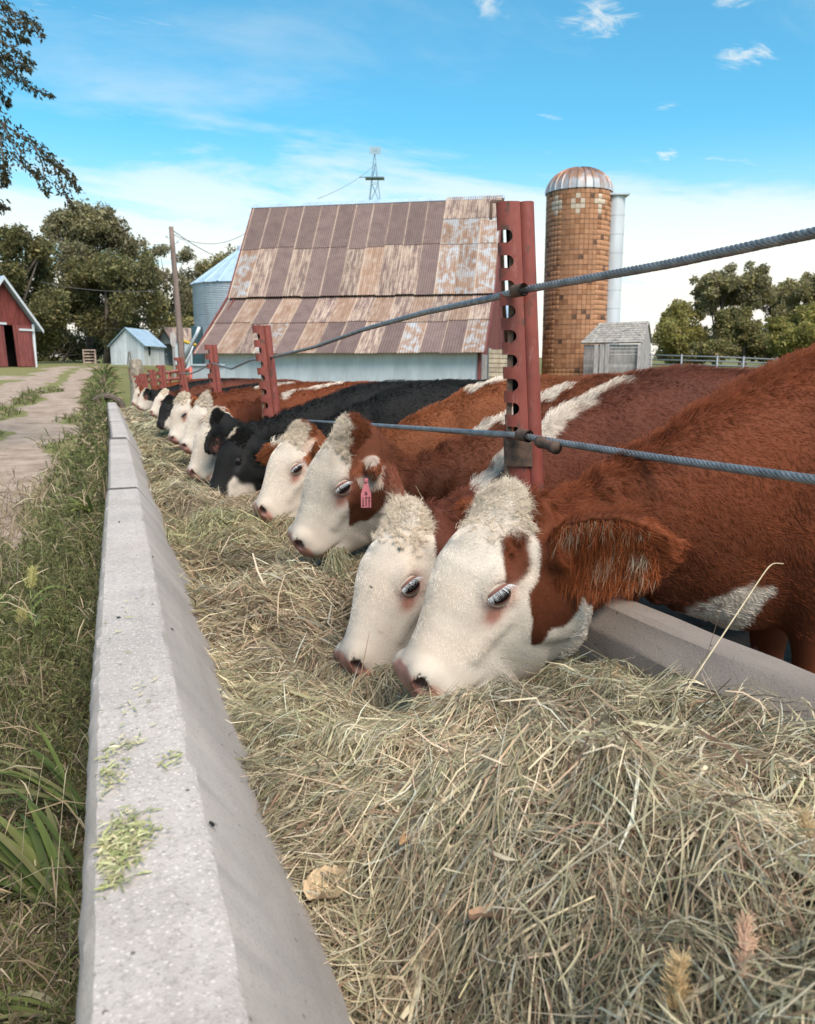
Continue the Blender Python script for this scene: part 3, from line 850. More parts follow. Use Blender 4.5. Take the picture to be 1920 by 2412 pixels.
def bin_():
    d = 66.0
    c = P(578, 870, d); base = np.array([c[0], c[1], .6]); R_ = (578 - 467) / 1920 * d
    root = thing('grain_bin', 'round corrugated steel grain bin half hidden behind the barn\'s left side', 'grain bin', tuple(base))
    ze = P(467, 673, d)[2] - base[2]; za = P(578, 588, d)[2] - base[2]
    nring = int(ze / .30); prof = []
    rings = 9
    for k in range(rings):
        z0, z1 = ze * k / rings, ze * (k + 1) / rings
        n = 6; zz = np.linspace(z0, z1 - .01, n * 4 + 1)
        pf = [(R_ + .035 * math.cos(i * math.pi / 2), z) for i, z in enumerate(zz)]
        mb = MB(); mb.lathe(pf, 48); mb.build('wall_ring', MAT_GALV, root, True)
    ns = 20
    for s in range(ns):
        a0, a1 = 2 * math.pi * s / ns, 2 * math.pi * (s + 1) / ns
        V = []
        for t in (0, 1):
            rr = (R_ + .15) * (1 - t) + .25 * t; z = ze - .05 + (za - ze) * t
            for f_, l in ((0, .08), (.08, 0), (.92, 0), (1, .08)):
                an = a0 + (a1 - a0) * f_; V.append((rr * math.cos(an), rr * math.sin(an), z + l))
        obj('roof_sheet', raw_mesh('roof_panel', V, [(k, k + 1, k + 5, k + 4) for k in range(3)], MAT_PALE), root)
    mb = MB(); mb.lathe([(.0, za + .35), (.32, za + .25), (.34, za - .1)], 16); mb.build('cap', MAT_GALV, root)
    # auger pipe and dark cabinet
    a = P(425, 862, 50); rr = thing('grain_auger', 'pale metal auger tube leaning up beside the grain bin', 'auger', tuple(a))
    mb = MB(); mb.tube([np.zeros(3), P(462, 790, 50) - a, P(470, 770, 50) - a], .11, 10); mb.build('tube', MAT_GALV, rr, True)
    mb = MB(); mb.tube([P(436, 868, 50) - a, P(455, 815, 50) - a], .05, 8); mb.build('leg', MAT_GALV, rr, True)
    mb = MB(); mb.tube([P(430, 803, 52) - a, P(462, 813, 52) - a], .10, 8); mb.build('spout', plain('yellow paint', (.55, .36, .05), .5), rr, True)
    p = P(468, 870, 56); rr = thing('metal_cabinet', 'dark blue green cabinet against the grain bin', 'cabinet', (p[0], p[1], .5))
    zt = P(468, 769, 56)[2] - .5
    mb = MB(); mb.bbox((0, 0, zt * .5), (.32, .3, zt * .5), rotz(-YAW), .02); mb.build('case', plain('dark teal paint', (.035, .085, .10), .5), rr)
    mb = MB(); mb.box((-.12, -.35, zt * .6), (.2, .02, zt * .3), rotz(-YAW)); mb.build('door', plain('dark teal door', (.03, .07, .085), .5), rr)
bin_()

def gable_shed(name, label, cat, corner, ex, ey, wdt, dep, hw, hr, wall, roof, trim=None, over=.25, boards=12, door=None):
    """box shed with a gable on the (corner, ex) side; ey points back"""
    root = thing(name, label, cat, tuple(corner))
    ex = np.asarray(ex, float); ey = np.asarray(ey, float); up = np.array([0, 0, 1.0])
    A = lambda a, b, z: ex * a + ey * b + up * z
    gz = lambda a: hw + (hr - hw) * (1 - abs(a - wdt / 2) / (wdt / 2))
    for side in (0, dep):
        for k in range(boards):
            a0, a1 = wdt * k / boards, wdt * (k + 1) / boards - .012
            if door and side == 0 and door[0] < (a0 + a1) / 2 < door[1]:
                z0 = door[2]
            else: z0 = -.3
            poly = [A(a0, side, z0), A(a1, side, z0), A(a1, side, gz(a1))]
            if a0 < wdt / 2 < a1: poly.append(A(wdt / 2, side, hr))
            poly.append(A(a0, side, gz(a0)))
            mb = MB(); mb.prism(poly, ey * (.05 if side == 0 else -.05)); mb.build('board', wall, root)
    for a in (0, wdt):
        nb = max(4, int(dep / .6))
        for k in range(nb):
            b0, b1 = dep * k / nb + .06, dep * (k + 1) / nb - .012 + .02
            mb = MB(); mb.prism([A(a, b0, -.3), A(a, b1, -.3), A(a, b1, hw), A(a, b0, hw)], ex * (.05 if a == 0 else -.05)); mb.build('side_board', wall, root)
    sl = (hr - hw) / (wdt / 2)
    ns = max(4, int(dep / .9))
    for sgn in (-1, 1):
        for k in range(ns):
            b0 = -over + (dep + 2 * over) * k / ns; b1 = -over + (dep + 2 * over) * (k + 1) / ns
            e = wdt / 2 + sgn * (wdt / 2 + over)
            z_e = hr + .06 - sl * (wdt / 2 + over)
            mb = MB(); mb.prism([A(wdt / 2, b0, hr + .06), A(wdt / 2, b1 - .01, hr + .06), A(e, b1 - .01, z_e), A(e, b0, z_e)], up * (.05 + .012 * (k % 2)))
            mb.build('roof_sheet', roof, root)
    if trim is not None:
        for sgn in (-1, 1):
            e = wdt / 2 + sgn * (wdt / 2 + over); z_e = hr + .05 - sl * (wdt / 2 + over)
            mb = MB(); mb.prism([A(wdt / 2, -over - .03, hr + .14), A(e, -over - .03, z_e + .10), A(e, -over - .03, z_e - .10), A(wdt / 2, -over - .03, hr - .08)], ey * .06); mb.build('barge_board', trim, root)
        for a in (-.02, wdt + .02):
            mb = MB(); mb.box(A(a, -.03, hw / 2 - .1), (.07, .07, hw / 2 + .05)); mb.build('corner_trim', trim, root)
    return root, A

# red shed at the left edge, big doors ajar
d_ = 50.0
cR = P(84, 866, d_); cL = P(-58, 873, d_ - 3.5)
cL[2] = cR[2] = float(ground_z(cR[0], cR[1])) + .02
w_ = np.linalg.norm(cR - cL); ex_ = (cR - cL) / w_; ey_ = np.array([-ex_[1], ex_[0], 0.0])
zr = P(24, 655, d_ - 1.7)[2] - cR[2]; zw = P(80, 762, d_)[2] - cR[2]; zd = P(40, 766, d_)[2] - cR[2] - .05
root, A = gable_shed('red_shed', 'red board shed with pale blue roof and white trim, doors ajar', 'shed', cL, ex_, ey_, w_, 7.0, zw, zr, MAT_BARNRED, MAT_PALE, MAT_TRIM, .42, 16, (.2 * w_, .93 * w_, zd))
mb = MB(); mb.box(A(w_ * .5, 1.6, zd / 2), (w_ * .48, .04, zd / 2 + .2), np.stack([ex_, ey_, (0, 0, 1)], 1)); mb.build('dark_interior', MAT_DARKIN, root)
def shed_door(a0, a1, b, n, tilt=0.0, mark=None):
    dr = empty('door', tuple(A(0, 0, 0)), 0, root)
    for k in range(n):
        x0 = a0 + (a1 - a0) * k / n; x1 = a0 + (a1 - a0) * (k + .97) / n
        mb = MB(); mb.prism([A(x0 + tilt, b, .02), A(x1 + tilt, b, .02), A(x1, b, zd), A(x0, b, zd)], ey_ * -.05); mb.build('plank', wood('door plank', (.185, .055, .05), .3) if 'door plank' not in bpy.data.materials else bpy.data.materials['door plank'], dr)
    if mark:
        mb = MB(); mb.box(A(*mark), (.5, .03, .06), np.stack([ex_, ey_, (0, 0, 1)], 1)); mb.build('hinge_strap', MAT_TRIM, dr)
shed_door(w_ * .685, w_ * .945, -.10, 5, .12, (w_ * .86, -.17, zd - .25))
shed_door(w_ * .645, w_ * .685, -.04, 1, .14)
shed_door(w_ * .30, w_ * .48, -.10, 4, .10, (w_ * .40, -.17, zd + .05))

# white shed and the open fronted shed behind it
d_ = 66.0
a = P(262, 856, d_); b = P(342, 856, d_ - 2.0); c = P(388, 856, d_ + 2.2)
gz_ = float(ground_z(a[0], a[1])); a[2] = b[2] = c[2] = gz_
ex_ = b - a; w_ = np.linalg.norm(ex_); ex_ /= w_; ey_ = c - b; dp_ = np.linalg.norm(ey_); ey_ /= dp_
hw_ = P(342, 813, d_ - 2)[2] - gz_; hr_ = P(305, 776, d_)[2] - gz_
root, A = gable_shed('white_shed', 'small white board shed with pale blue roof in front of the trees', 'shed', a, ex_, ey_, w_, dp_, hw_, hr_, MAT_WHITE, MAT_PALE, None, .22, 10)
mb = MB()
for x0, x1 in ((.55, .50), (.58, .63)): mb.tube([A(w_ * x0, -.08, 1.0), A(w_ * x1, -.1, 0)], .03, 6)
mb.build('door_prop', MAT_RUST, root)
mb = MB(); mb.box(A(w_ + .05, dp_ * .22, 1.1), (.04, .14, .35), np.stack([ex_, ey_, (0, 0, 1)], 1)); mb.build('window', MAT_DARKIN, root)
d_ = 78.0
a = P(396, 858, d_); b = P(427, 858, d_ - 1.5); gz_ = float(ground_z(a[0], a[1])); a[2] = b[2] = gz_
ex_ = b - a; w_ = np.linalg.norm(ex_) ; ex_ /= w_; ey_ = np.array([-ex_[1], ex_[0], 0]); w_ *= 1.15
hw_ = P(396, 800, d_)[2] - gz_; hr_ = P(407, 773, d_)[2] - gz_
o_ = P(378, 858, d_ + .5); o_[2] = gz_
root, A = gable_shed('open_shed', 'open fronted shed with streaked rusty roof behind the white shed', 'shed', o_, ex_, ey_, 2.15, 5, hw_, hr_, MAT_SIDING, MS['rust'], None, .2, 8, (.0, 2.15, hw_ - .4))
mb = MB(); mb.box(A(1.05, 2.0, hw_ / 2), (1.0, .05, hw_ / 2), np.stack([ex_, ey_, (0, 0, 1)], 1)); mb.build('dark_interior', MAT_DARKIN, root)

# windmill tower behind the barn
def windmill():
    d = 95.0
    c = P(886, 870, d); gz = float(ground_z(c[0], c[1])); base = np.array([c[0], c[1], gz])
    root = thing('windmill', 'slender steel windmill tower rising behind the barn roof', 'windmill', tuple(base))
    mt = metal('blue grey steel', (.20, .30, .36), .1)
    zt = P(886, 366, d)[2] - gz; hb = 28 / 1920 * d * 1.0
    zplat = P(886, 420, d)[2] - gz; rt = np.array([CY, -SY, 0]); fw = np.array([SY, CY, 0])
    s_at = lambda z: .06 + (.5 * 24 / 1920 * d - .06) * (zt - z) / (zt - (P(886, 473, d)[2] - gz))
    legs = []
    for sx in (-1, 1):
        for sy in (-1, 1):
            top = rt * sx * .06 + fw * sy * .06 + np.array([0, 0, zt]); bot = rt * sx * s_at(0) + fw * sy * s_at(0)
            mb = MB(); mb.tube([bot, top], .055, 5); mb.build('leg', mt, root); legs.append((sx, sy))
    zz = np.linspace(0, zt * .97, 11)
    for k in range(10):
        for ax in (0, 1):
            for side in (-1, 1):
                def pt(s, z): return (rt * s * s_at(z) + fw * side * s_at(z) if ax == 0 else rt * side * s_at(z) + fw * s * s_at(z)) + np.array([0, 0, z])
                mb = MB(); mb.tube([pt(-1, zz[k]), pt(1, zz[k + 1])], .022, 4); mb.tube([pt(1, zz[k]), pt(-1, zz[k + 1])], .022, 4); mb.tube([pt(-1, zz[k]), pt(1, zz[k])], .022, 4)
                mb.build('brace', mt, root)
    mb = MB(); mb.box((0, 0, zplat), (1.05, .7, .05), np.stack([rt, fw, (0, 0, 1)], 1)); mb.box(rt * -.95 + np.array([0, 0, zplat + .12]), (.75, .05, .05), np.stack([rt, fw, (0, 0, 1)], 1)); mb.build('platform', mt, root)
    # wheel seen almost edge on as a broad slatted drum
    hub = np.array([0, 0, zt + .45])
    mb = MB(); mb.tube([np.array([0, 0, zt - .2]), hub], .07, 6); mb.tube([hub - rt * .3, hub + rt * .3], .09, 8); mb.build('head', mt, root)
    pale = metal('pale blades', (.34, .44, .50), .08)
    for k in range(6):
        zz_ = zt + .1 + k * .135
        mb = MB(); mb.box(rt * .05 + np.array([0, 0, zz_ + .05]) - fw * .15, (.62, .02, .055), np.stack([rt, fw, (0, 0, 1)], 1)); mb.build('vane_slat', pale, root)
windmill()

# utility pole and its wires
def pole():
    d = 47.0
    b = P(432, 880, d); t = P(403, 534, d); gz = float(ground_z(b[0], b[1])); b[2] = gz
    root = thing('utility_pole', 'leaning wooden utility pole between the trees and the barn', 'pole', tuple(b))
    mt = wood('creosoted pole', (.17, .125, .11), .3, (8, 8, .5))
    tt = t - b
    mb = MB(); ts = np.linspace(0, 1, 8); mb.tube([tt * x for x in ts], np.linspace(.20, .125, 8), 12); mb.build('shaft', mt, root, True)
    for k, (f, s) in enumerate(((.955, 1), (.93, -1), (.90, 1))):
        mb = MB(); p = tt * f; mb.tube([p, p + np.array([.28 * s, 0, .02])], .03, 6); mb.lathe([(.05, 0), (.06, .05), (.03, .1)], 8, p + np.array([.28 * s, 0, .02])); mb.build('insulator', MAT_GALV, root)
    def wire(label, q, r_=.018, sag=.4):
        q = np.asarray(q); n = 24; s = np.linspace(0, 1, n)
        c = q[0] * (1 - s)[:, None] + q[1] * s[:, None]; c[:, 2] -= sag * 4 * s * (1 - s)
        mb = MB(); mb.tube(c - c[0], r_, 5); o = mb.build('wire', plain('dark wire ' + label[:9], (.10, .10, .10), .6), None, False, tuple(c[0])); tag(o, label, 'wire', 'overhead wires')
    T = b + tt
    wire('overhead wire running level from the pole to the barn gable', [b + tt * .955, P(592, 540, 55)], .016, .7)
    wire('overhead wire slanting down from the pole towards the grain bin', [b + tt * .985, P(505, 602, 56)], .022, .1)
    wire('thin wire from the windmill slanting down to the barn ridge', [P(877, 394, 95), P(748, 468, 66)], .018, .3)
    wire('thin drop wire low in front of the dark trees at left', [P(95, 664, 60), P(372, 684, 60)], .02, .3)
    mb = MB(); an = np.linspace(-.3, 4.2, 14); c = tt * .90
    mb.tube([c + np.array([.5 + .45 * math.cos(a), 0, -.35 + .55 * math.sin(a)]) for a in an], .014, 4); mb.build('slack_loop', MAT_GALV, root)
    # lamp arm reaching left
    mb = MB(); mb.tube([tt * .88, tt * .88 + np.array([-.45, 0, .12]), tt * .88 + np.array([-1.0, 0, .05])], .035, 6); mb.build('arm', MAT_GALV, root)
    # short sign post in front of the open shed
    p = P(411, 868, 45); gz2 = float(ground_z(p[0], p[1])); rr = thing('marker_post', 'thin post with oval plate in front of the open shed', 'post', (p[0], p[1], gz2))
    h = P(411, 784, 45)[2] - gz2
    mb = MB(); mb.tube([(0, 0, 0), (0, 0, h - .3)], .07, 8); mb.build('stem', MAT_GREYWOOD, rr)
    mb = MB(); mb.prism([(.16 * math.cos(a), -.08, h - .35 + .42 * math.sin(a)) for a in np.linspace(0, 2 * math.pi, 16, False)], (0, .04, 0)); mb.build('plate', MAT_GREYWOOD, rr)
pole()

# steel rail fence beyond the cattle on the right
def rails():
    d = 42.0
    p0 = P(1535, 850, d); root = thing('rail_fence', 'low grey steel rail fence beyond the cattle before the right hand trees', 'fence', (p0[0], p0[1], 0))
    o = np.array([p0[0], p0[1], 0])
    for v0, v1 in ((836, 848), (847, 857), (858, 866)):
        mb = MB(); mb.tube([P(1530, v0, d) - o, P(1700, (v0 + v1) / 2 - 1, d - 1) - o, P(1860, v1, d - 2) - o, P(2050, v1 + 8, d - 4) - o], .035, 8); mb.build('rail', MAT_OLDRAIL, root, True)
    for k, u in enumerate((1535, 1606, 1690, 1752, 1830)):
        dd = d - (u - 1530) / 330 * 2
        t = P(u, 834 + (u - 1530) * .036, dd); mb = MB(); q = t - o
        mb.tube([(q[0], q[1], .2), (q[0], q[1], t[2] + .05)], .05, 8); mb.build('upright', MAT_OLDRAIL if k else MAT_GREYWOOD, root, True)
MAT_OLDRAIL = metal('dull old rail', (.20, .21, .22))
rails()
# rusty crate-like feeder under the trees
p = P(212, 857, 72); gz_ = float(ground_z(p[0], p[1])); rr = thing('rusty_feeder', 'small rusty box frame standing in the dark under the left trees', 'feeder', (p[0], p[1], gz_))
for k in range(5):
    mb = MB(); mb.box((0, 0, .12 + k * .26), (.45, .42, .05)); mb.build('slat', MS['rust'], rr)
for sx in (-1, 1):
    for sy in (-1, 1):
        mb = MB(); mb.box((sx * .48, sy * .45, .6), (.05, .05, .62)); mb.build('leg', MS['rust'], rr)

# ------------------------------------------------------------------ hay in the bunk
def hay_z(x, y):
    x = np.asarray(x, float); y = np.asarray(y, float)
    q = np.stack([x.ravel(), y.ravel(), 0 * x.ravel()], 1)
    z = np.interp(y, [0, 1.5, 2.1, 2.7, 3.1, 3.6, 4.4, 5.2, 18], [.335, .335, .325, .325, .34, .345, .35, .335, .335])
    near = 1 - sstep(y, 1.35, 2.2)
    z = z + near * .105 * sstep(x, .27, .80) + (1 - sstep(y, .95, 1.55)) * .085 * sstep(x, .7, 1.15)
    z = z + (1 - near) * .075 * sstep(x, .7, 1.12) * (1 - sstep(y, 16, 18))
    g = lambda cx, cy, sx, sy: np.exp(-((x - cx) / sx) ** 2 - ((y - cy) / sy) ** 2)
    z = z + .055 * g(.58, 1.02, .18, .28) - .10 * g(.33, .95, .12, .30) - .05 * g(.92, .80, .12, .16) + .012 * g(.88, 1.50, .16, .10) - .05 * g(.62, 1.28, .12, .10)
    z = z + .075 * g(.62, 2.92, .22, .16) - .07 * g(.72, 2.45, .2, .22) + .095 * g(.42, 3.95, .20, .34) - .05 * g(.42, 3.3, .25, .2) + .07 * g(.35, 5.1, .18, .4)
    z = z - .085 * g(.58, 1.76, .24, .20) - .045 * g(.5, 2.08, .2, .18)
    n = (wav(q * np.array([1, .8, 1]), 17, 91) * .022 + wav(q, 38, 92) * .015).reshape(x.shape)
    n = n + .042 * np.maximum(wav(q * np.array([1, .6, 1]), 6, 93), -.8).reshape(x.shape)
    n = n - .040 * np.maximum(wav(q, 30, 95) - .75, 0).reshape(x.shape)
    n = n - .03 * np.exp(-((x - .31) / .07) ** 2)
    edge = sstep(x, .20, .32)
    return z + n * (.35 + .65 * edge) - .02 * (1 - edge)
def hay_edge(y): return wall_x(y) + .200
MAT_HAY = attr_mat('dry hay', .75, .2, .25)
def ribbons(cent, wvec, col):
    """cent (n,k,3), wvec (n,k,3): flat ribbons"""
    n, k, _ = cent.shape
    V = np.stack([cent - wvec, cent + wvec], 2).reshape(n, k * 2, 3)
    i = np.arange(k - 1) * 2
    f = np.stack([i, i + 1, i + 3, i + 2], 1)
    F = (np.arange(n)[:, None, None] * (2 * k) + f[None]).reshape(-1, 4)
    C = np.repeat(col, 2 * k, 0)
    return V.reshape(-1, 3), F, C
HAY_PAL = np.array([(.55, .49, .32), (.45, .42, .27), (.37, .36, .22), (.30, .30, .17), (.44, .35, .23), (.25, .17, .11), (.47, .49, .38), (.62, .56, .40), (.16, .11, .07)])
def hay_strands(r, n, y0, y1, ln, wd, up, K=5, pal_p=None, xr=(.19, 1.16), lift=.02):
    y = y0 + (y1 - y0) * r.random(n)
    x = wall_x(y) + xr[0] + (xr[1] - xr[0]) * r.random(n)
    q = np.stack([x, y, 0 * x], 1)
    base = wav(q, 7, 101) * 1.6 + wav(q, 21, 102) * .7
    yaw = base + r.normal(size=n) * .75 + .35
    L_ = ln * np.exp(r.normal(size=n) * .45)
    curv = r.normal(size=n) * 2.2
    t = np.linspace(-.5, .5, K)[None]
    ang = yaw[:, None] + curv[:, None] * t * np.minimum(L_, .3)[:, None] * 4
    dx = np.cos(ang) * L_[:, None] / (K - 1); dy = np.sin(ang) * L_[:, None] / (K - 1)
    xx = x[:, None] + np.cumsum(dx, 1) - dx.sum(1, keepdims=True) / 2
    yy = y[:, None] + np.cumsum(dy, 1) - dy.sum(1, keepdims=True) / 2
    xx = np.clip(xx, (hay_edge(yy) - .015), 1.165 + curb_x(yy) * .8)
    tilt = r.normal(size=n) * up
    bow = np.abs(r.normal(size=n)) * .10
    zz = hay_z(xx, yy) + lift * (r.random(n)[:, None] * 1.3 - .55) + L_[:, None] * (tilt[:, None] * t + bow[:, None] * (.15 - t * t))
    cent = np.stack([xx, yy, zz], -1)
    tan = np.gradient(cent, axis=1)
    tan /= np.linalg.norm(tan, axis=2, keepdims=True) + 1e-9
    tw = r.normal(size=(n, 3)); tw[:, 2] += .3
    side = np.cross(tan, tw[:, None]); side /= np.linalg.norm(side, axis=2, keepdims=True) + 1e-9
    w = wd * np.exp(r.normal(size=n) * .45)
    taper = np.interp(np.linspace(0, 1, K), [0, .15, .75, 1], [.7, 1, .9, .25])
    wv = side * (w[:, None] * taper[None])[..., None] * .5
    p = np.array(pal_p if pal_p is not None else [.17, .17, .15, .12, .12, .09, .08, .06, .04]); p = p / p.sum()
    ci = r.choice(len(HAY_PAL), n, p=p)
    green = np.clip(wav(q, 4.5, 111), -1, 1)[:, None]
    col = HAY_PAL[ci] * np.clip(1 + .26 * r.normal(size=(n, 1)), .4, 1.7) * (1 + green * np.array([[-.05, .0, -.04]]))
    return cent, wv, np.clip(col * np.array([1.0, .96, .97]) * (1 + .22 * np.clip(wav(q, 11, 113), -1.5, 1.2))[:, None], .02, .85)
def make_hay():
    r = np.random.default_rng(77)
    # compact mass underneath
    xs = np.linspace(.17, 1.16, 56); ys = np.concatenate([np.arange(-.6, 4, .03), np.arange(4, 18.1, .09)])
    Xg, Yg = np.meshgrid(xs, ys)
    Xw = Xg + wall_x(Yg) * (1 - sstep(Xg, .2, .9)) + curb_x(Yg) * sstep(Xg, .8, 1.15)
    V = np.stack([Xw, Yg, hay_z(Xw, Yg) - .016], -1).reshape(-1, 3)
    nx = len(xs); i = np.arange(len(ys) - 1)[:, None] * nx; j = np.arange(nx - 1)[None]
    F = np.stack([i + j, i + j + 1, i + nx + j + 1, i + nx + j], -1).reshape(-1, 4)
    m = M('packed hay', .95)
    p = m.pos()
    n1 = m.noise(m.mapping(p, (1, 1, .3), (0, 0, .7)), 90, 5, .7, 1.5); n2 = m.noise(p, 14, 4, .6)
    c = m.mix(m.ramp(n1, .35, .7), (.045, .032, .020), (.20, .165, .10))  # dark browns paint in the shade deep between the strands
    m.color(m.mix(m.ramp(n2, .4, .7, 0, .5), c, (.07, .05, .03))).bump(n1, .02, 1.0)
    root = tag(empty('hay', (.6, .5, .1)), 'loose dry hay filling the long concrete bunk', 'hay', kind='stuff')
    off = np.array([.6, .5, .1])
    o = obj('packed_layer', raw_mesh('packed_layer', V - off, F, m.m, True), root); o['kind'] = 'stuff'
    sets = []
    sets.append(hay_strands(r, 46000, .30, 2.35, .088, .0014, .28, lift=.045))                       # fine stems close by
    sets.append(hay_strands(r, 5200, .30, 2.35, .10, .0032, .22, lift=.028, pal_p=[.12, .2, .2, .16, .12, .08, .1, .02, 0]))  # leaf blades
    sets.append(hay_strands(r, 1500, .30, 2.35, .21, .0022, .30, K=6, lift=.03))          # long stalks standing proud
    sets.append(hay_strands(r, 36000, 2.2, 5.6, .095, .0022, .26, lift=.045))
    sets.append(hay_strands(r, 1700, 2.2, 5.6, .20, .0034, .32, lift=.04))
    sets.append(hay_strands(r, 15000, 5.5, 10.5, .14, .0055, .22, K=4, lift=.04))
    sets.append(hay_strands(r, 9000, 10.3, 18, .18, .0085, .22, K=4, lift=.05))
    # greener heap half way along, and sheaves under the muzzles
    for (cx, cy, n, sp) in ((.42, 3.95, 2600, .15), (.36, 5.1, 1500, .15), (.62, 2.9, 1600, .14), (.70, 1.10, 700, .12), (.95, 1.2, 600, .10)):
        c, w, cl = hay_strands(r, n, cy - .2, cy + .2, .11, .0026, .42, lift=.05)
        sh = np.array([cx, cy]) + r.normal(size=(n, 2)) * sp - c[:, 2, :2]
        zold = hay_z(c[..., 0], c[..., 1])
        c[..., 0] += sh[:, None, 0]; c[..., 1] += sh[:, None, 1]
        c[..., 0] = np.clip(c[..., 0], hay_edge(c[..., 1]), 1.16)
        c[..., 2] += hay_z(c[..., 0], c[..., 1]) - zold
        if 3.5 < cy < 4.5: cl = cl * np.array([.80, .86, .70])
        sets.append((c, w, cl))
    for q_ in (3, 4, 5): sets[q_] = (sets[q_][0], sets[q_][1], sets[q_][2] * np.array([.88, .83, .80]))
    names = ['stem_layer', 'blade_layer', 'long_stalk_layer', 'middle_layer', 'middle_stalks', 'far_layer', 'farthest_layer'] + ['loose_sheaf'] * 5
    for nm, (c, w, cl) in zip(names, sets):
        V, F, C = ribbons(c, w, cl)
        o = obj(nm, raw_mesh(nm, V - off, F, MAT_HAY, False, C), root); o['kind'] = 'stuff'
make_hay()

def blade(name, pts, width, col, parent=None, mat=None, fold=.0, K=None):
    """one leaf blade along pts, folded along its midrib"""
    pts = np.asarray(pts, float); k = len(pts)
    t = np.gradient(pts, axis=0); t /= np.linalg.norm(t, axis=1)[:, None]
    s = np.cross(t, (0, 0, 1.0)); s /= np.linalg.norm(s, axis=1)[:, None] + 1e-9
    nrm = np.cross(s, t)
    w = width * np.interp(np.linspace(0, 1, k), [0, .12, .5, .8, 1], [.45, .9, 1, .7, .04])
    V = np.stack([pts - s * w[:, None] * .5 + nrm * w[:, None] * fold, pts, pts + s * w[:, None] * .5 + nrm * w[:, None] * fold], 1).reshape(-1, 3)
    F = np.array([(i * 3 + a, i * 3 + a + 1, i * 3 + a + 4, i * 3 + a + 3) for i in range(k - 1) for a in (0, 1)])
    c = np.tile(np.asarray(col, float), (len(V), 1)) * (1 + .1 * np.random.default_rng(int(abs(pts[0, 0]) * 1e5) % 9999).normal(size=(len(V), 1)))
    return raw_mesh(name, V, F, mat or MAT_HAY, True, np.clip(c, .01, .9))
def husk(label, p, ang, ln, wd, col, seed, roll=.0, tilt=.15):
    """a dry curled corn husk or leaf lying in the hay"""
    r = np.random.default_rng(seed)
    nu, nv = 12, 7
    V = []
    for i in range(nu):
        t = i / (nu - 1)
        w = wd * (math.sin(math.pi * min(.97, .12 + .86 * t)) ** .7) * (1 + .12 * r.normal())
        for j in range(nv):
            s = (j / (nv - 1) - .5)
            V.append(((t - .5) * ln, s * w, .35 * wd * (s * 2) ** 2 + .06 * ln * math.sin(t * 5 + seed) + .05 * wd * r.normal()))
    V = np.array(V)
    R = rotz(ang) @ np.array(Euler((roll, tilt, 0)).to_matrix())
    V = V @ R.T
    F = np.array([(i * nv + j, i * nv + j + 1, (i + 1) * nv + j + 1, (i + 1) * nv + j) for i in range(nu - 1) for j in range(nv - 1)])
    c = np.asarray(col) * (1 + .14 * r.normal(size=(len(V), 1)))
    tag(obj('corn_husk', raw_mesh('corn_husk', V, F, MAT_HAY, True, np.clip(c, .01, .9)), None, p), label, 'corn husk', 'dry corn husks in the hay')
def on_hay(u, v, up=.01):
    z = .4
    for _ in range(12):
        p = PZ(u, v, z); z = .5 * z + .5 * float(hay_z(p[0], p[1]))
    return (p[0], p[1], z + up)
husk('torn pale corn husk in the hay close to the near bunk wall', on_hay(770, 2115, .015), .5, .085, .060, (.62, .45, .28), 3, .3)
husk('curled pale corn husk lying across the hay near the second cow', on_hay(615, 1490), 1.2, .13, .045, (.60, .48, .30), 5, -.3)
husk('orange tan corn husk standing beside the nearest cow\'s chin', on_hay(1208, 1610, .03), .9, .10, .035, (.50, .27, .09), 7, .9, -.9)
husk('small upright brown husk at the foot of the curb', on_hay(1445, 1612, .02), .3, .055, .025, (.48, .30, .16), 9, .9, -1.1)
husk('pink brown leaf scrap lying low in the front hay', on_hay(1165, 2185, .012), 2.6, .07, .03, (.45, .28, .18), 11, .2)
husk('small yellow husk scrap below the second cow\'s chin', on_hay(510, 1540, .01), .2, .045, .025, (.55, .35, .12), 13, .2)
husk('tan husk folded in the hay left of the nearest muzzle', on_hay(700, 1650, .012), 2.2, .07, .022, (.48, .30, .14), 15, .5)
husk('pale leaf sliver leaning in hay at the right edge', on_hay(1905, 1710, .02), 1.4, .075, .016, (.66, .52, .36), 17, .8, -.6)
husk('thin brown husk curled in the middle of the front mound', on_hay(960, 1990, .012), .8, .06, .018, (.42, .26, .14), 19, .4)

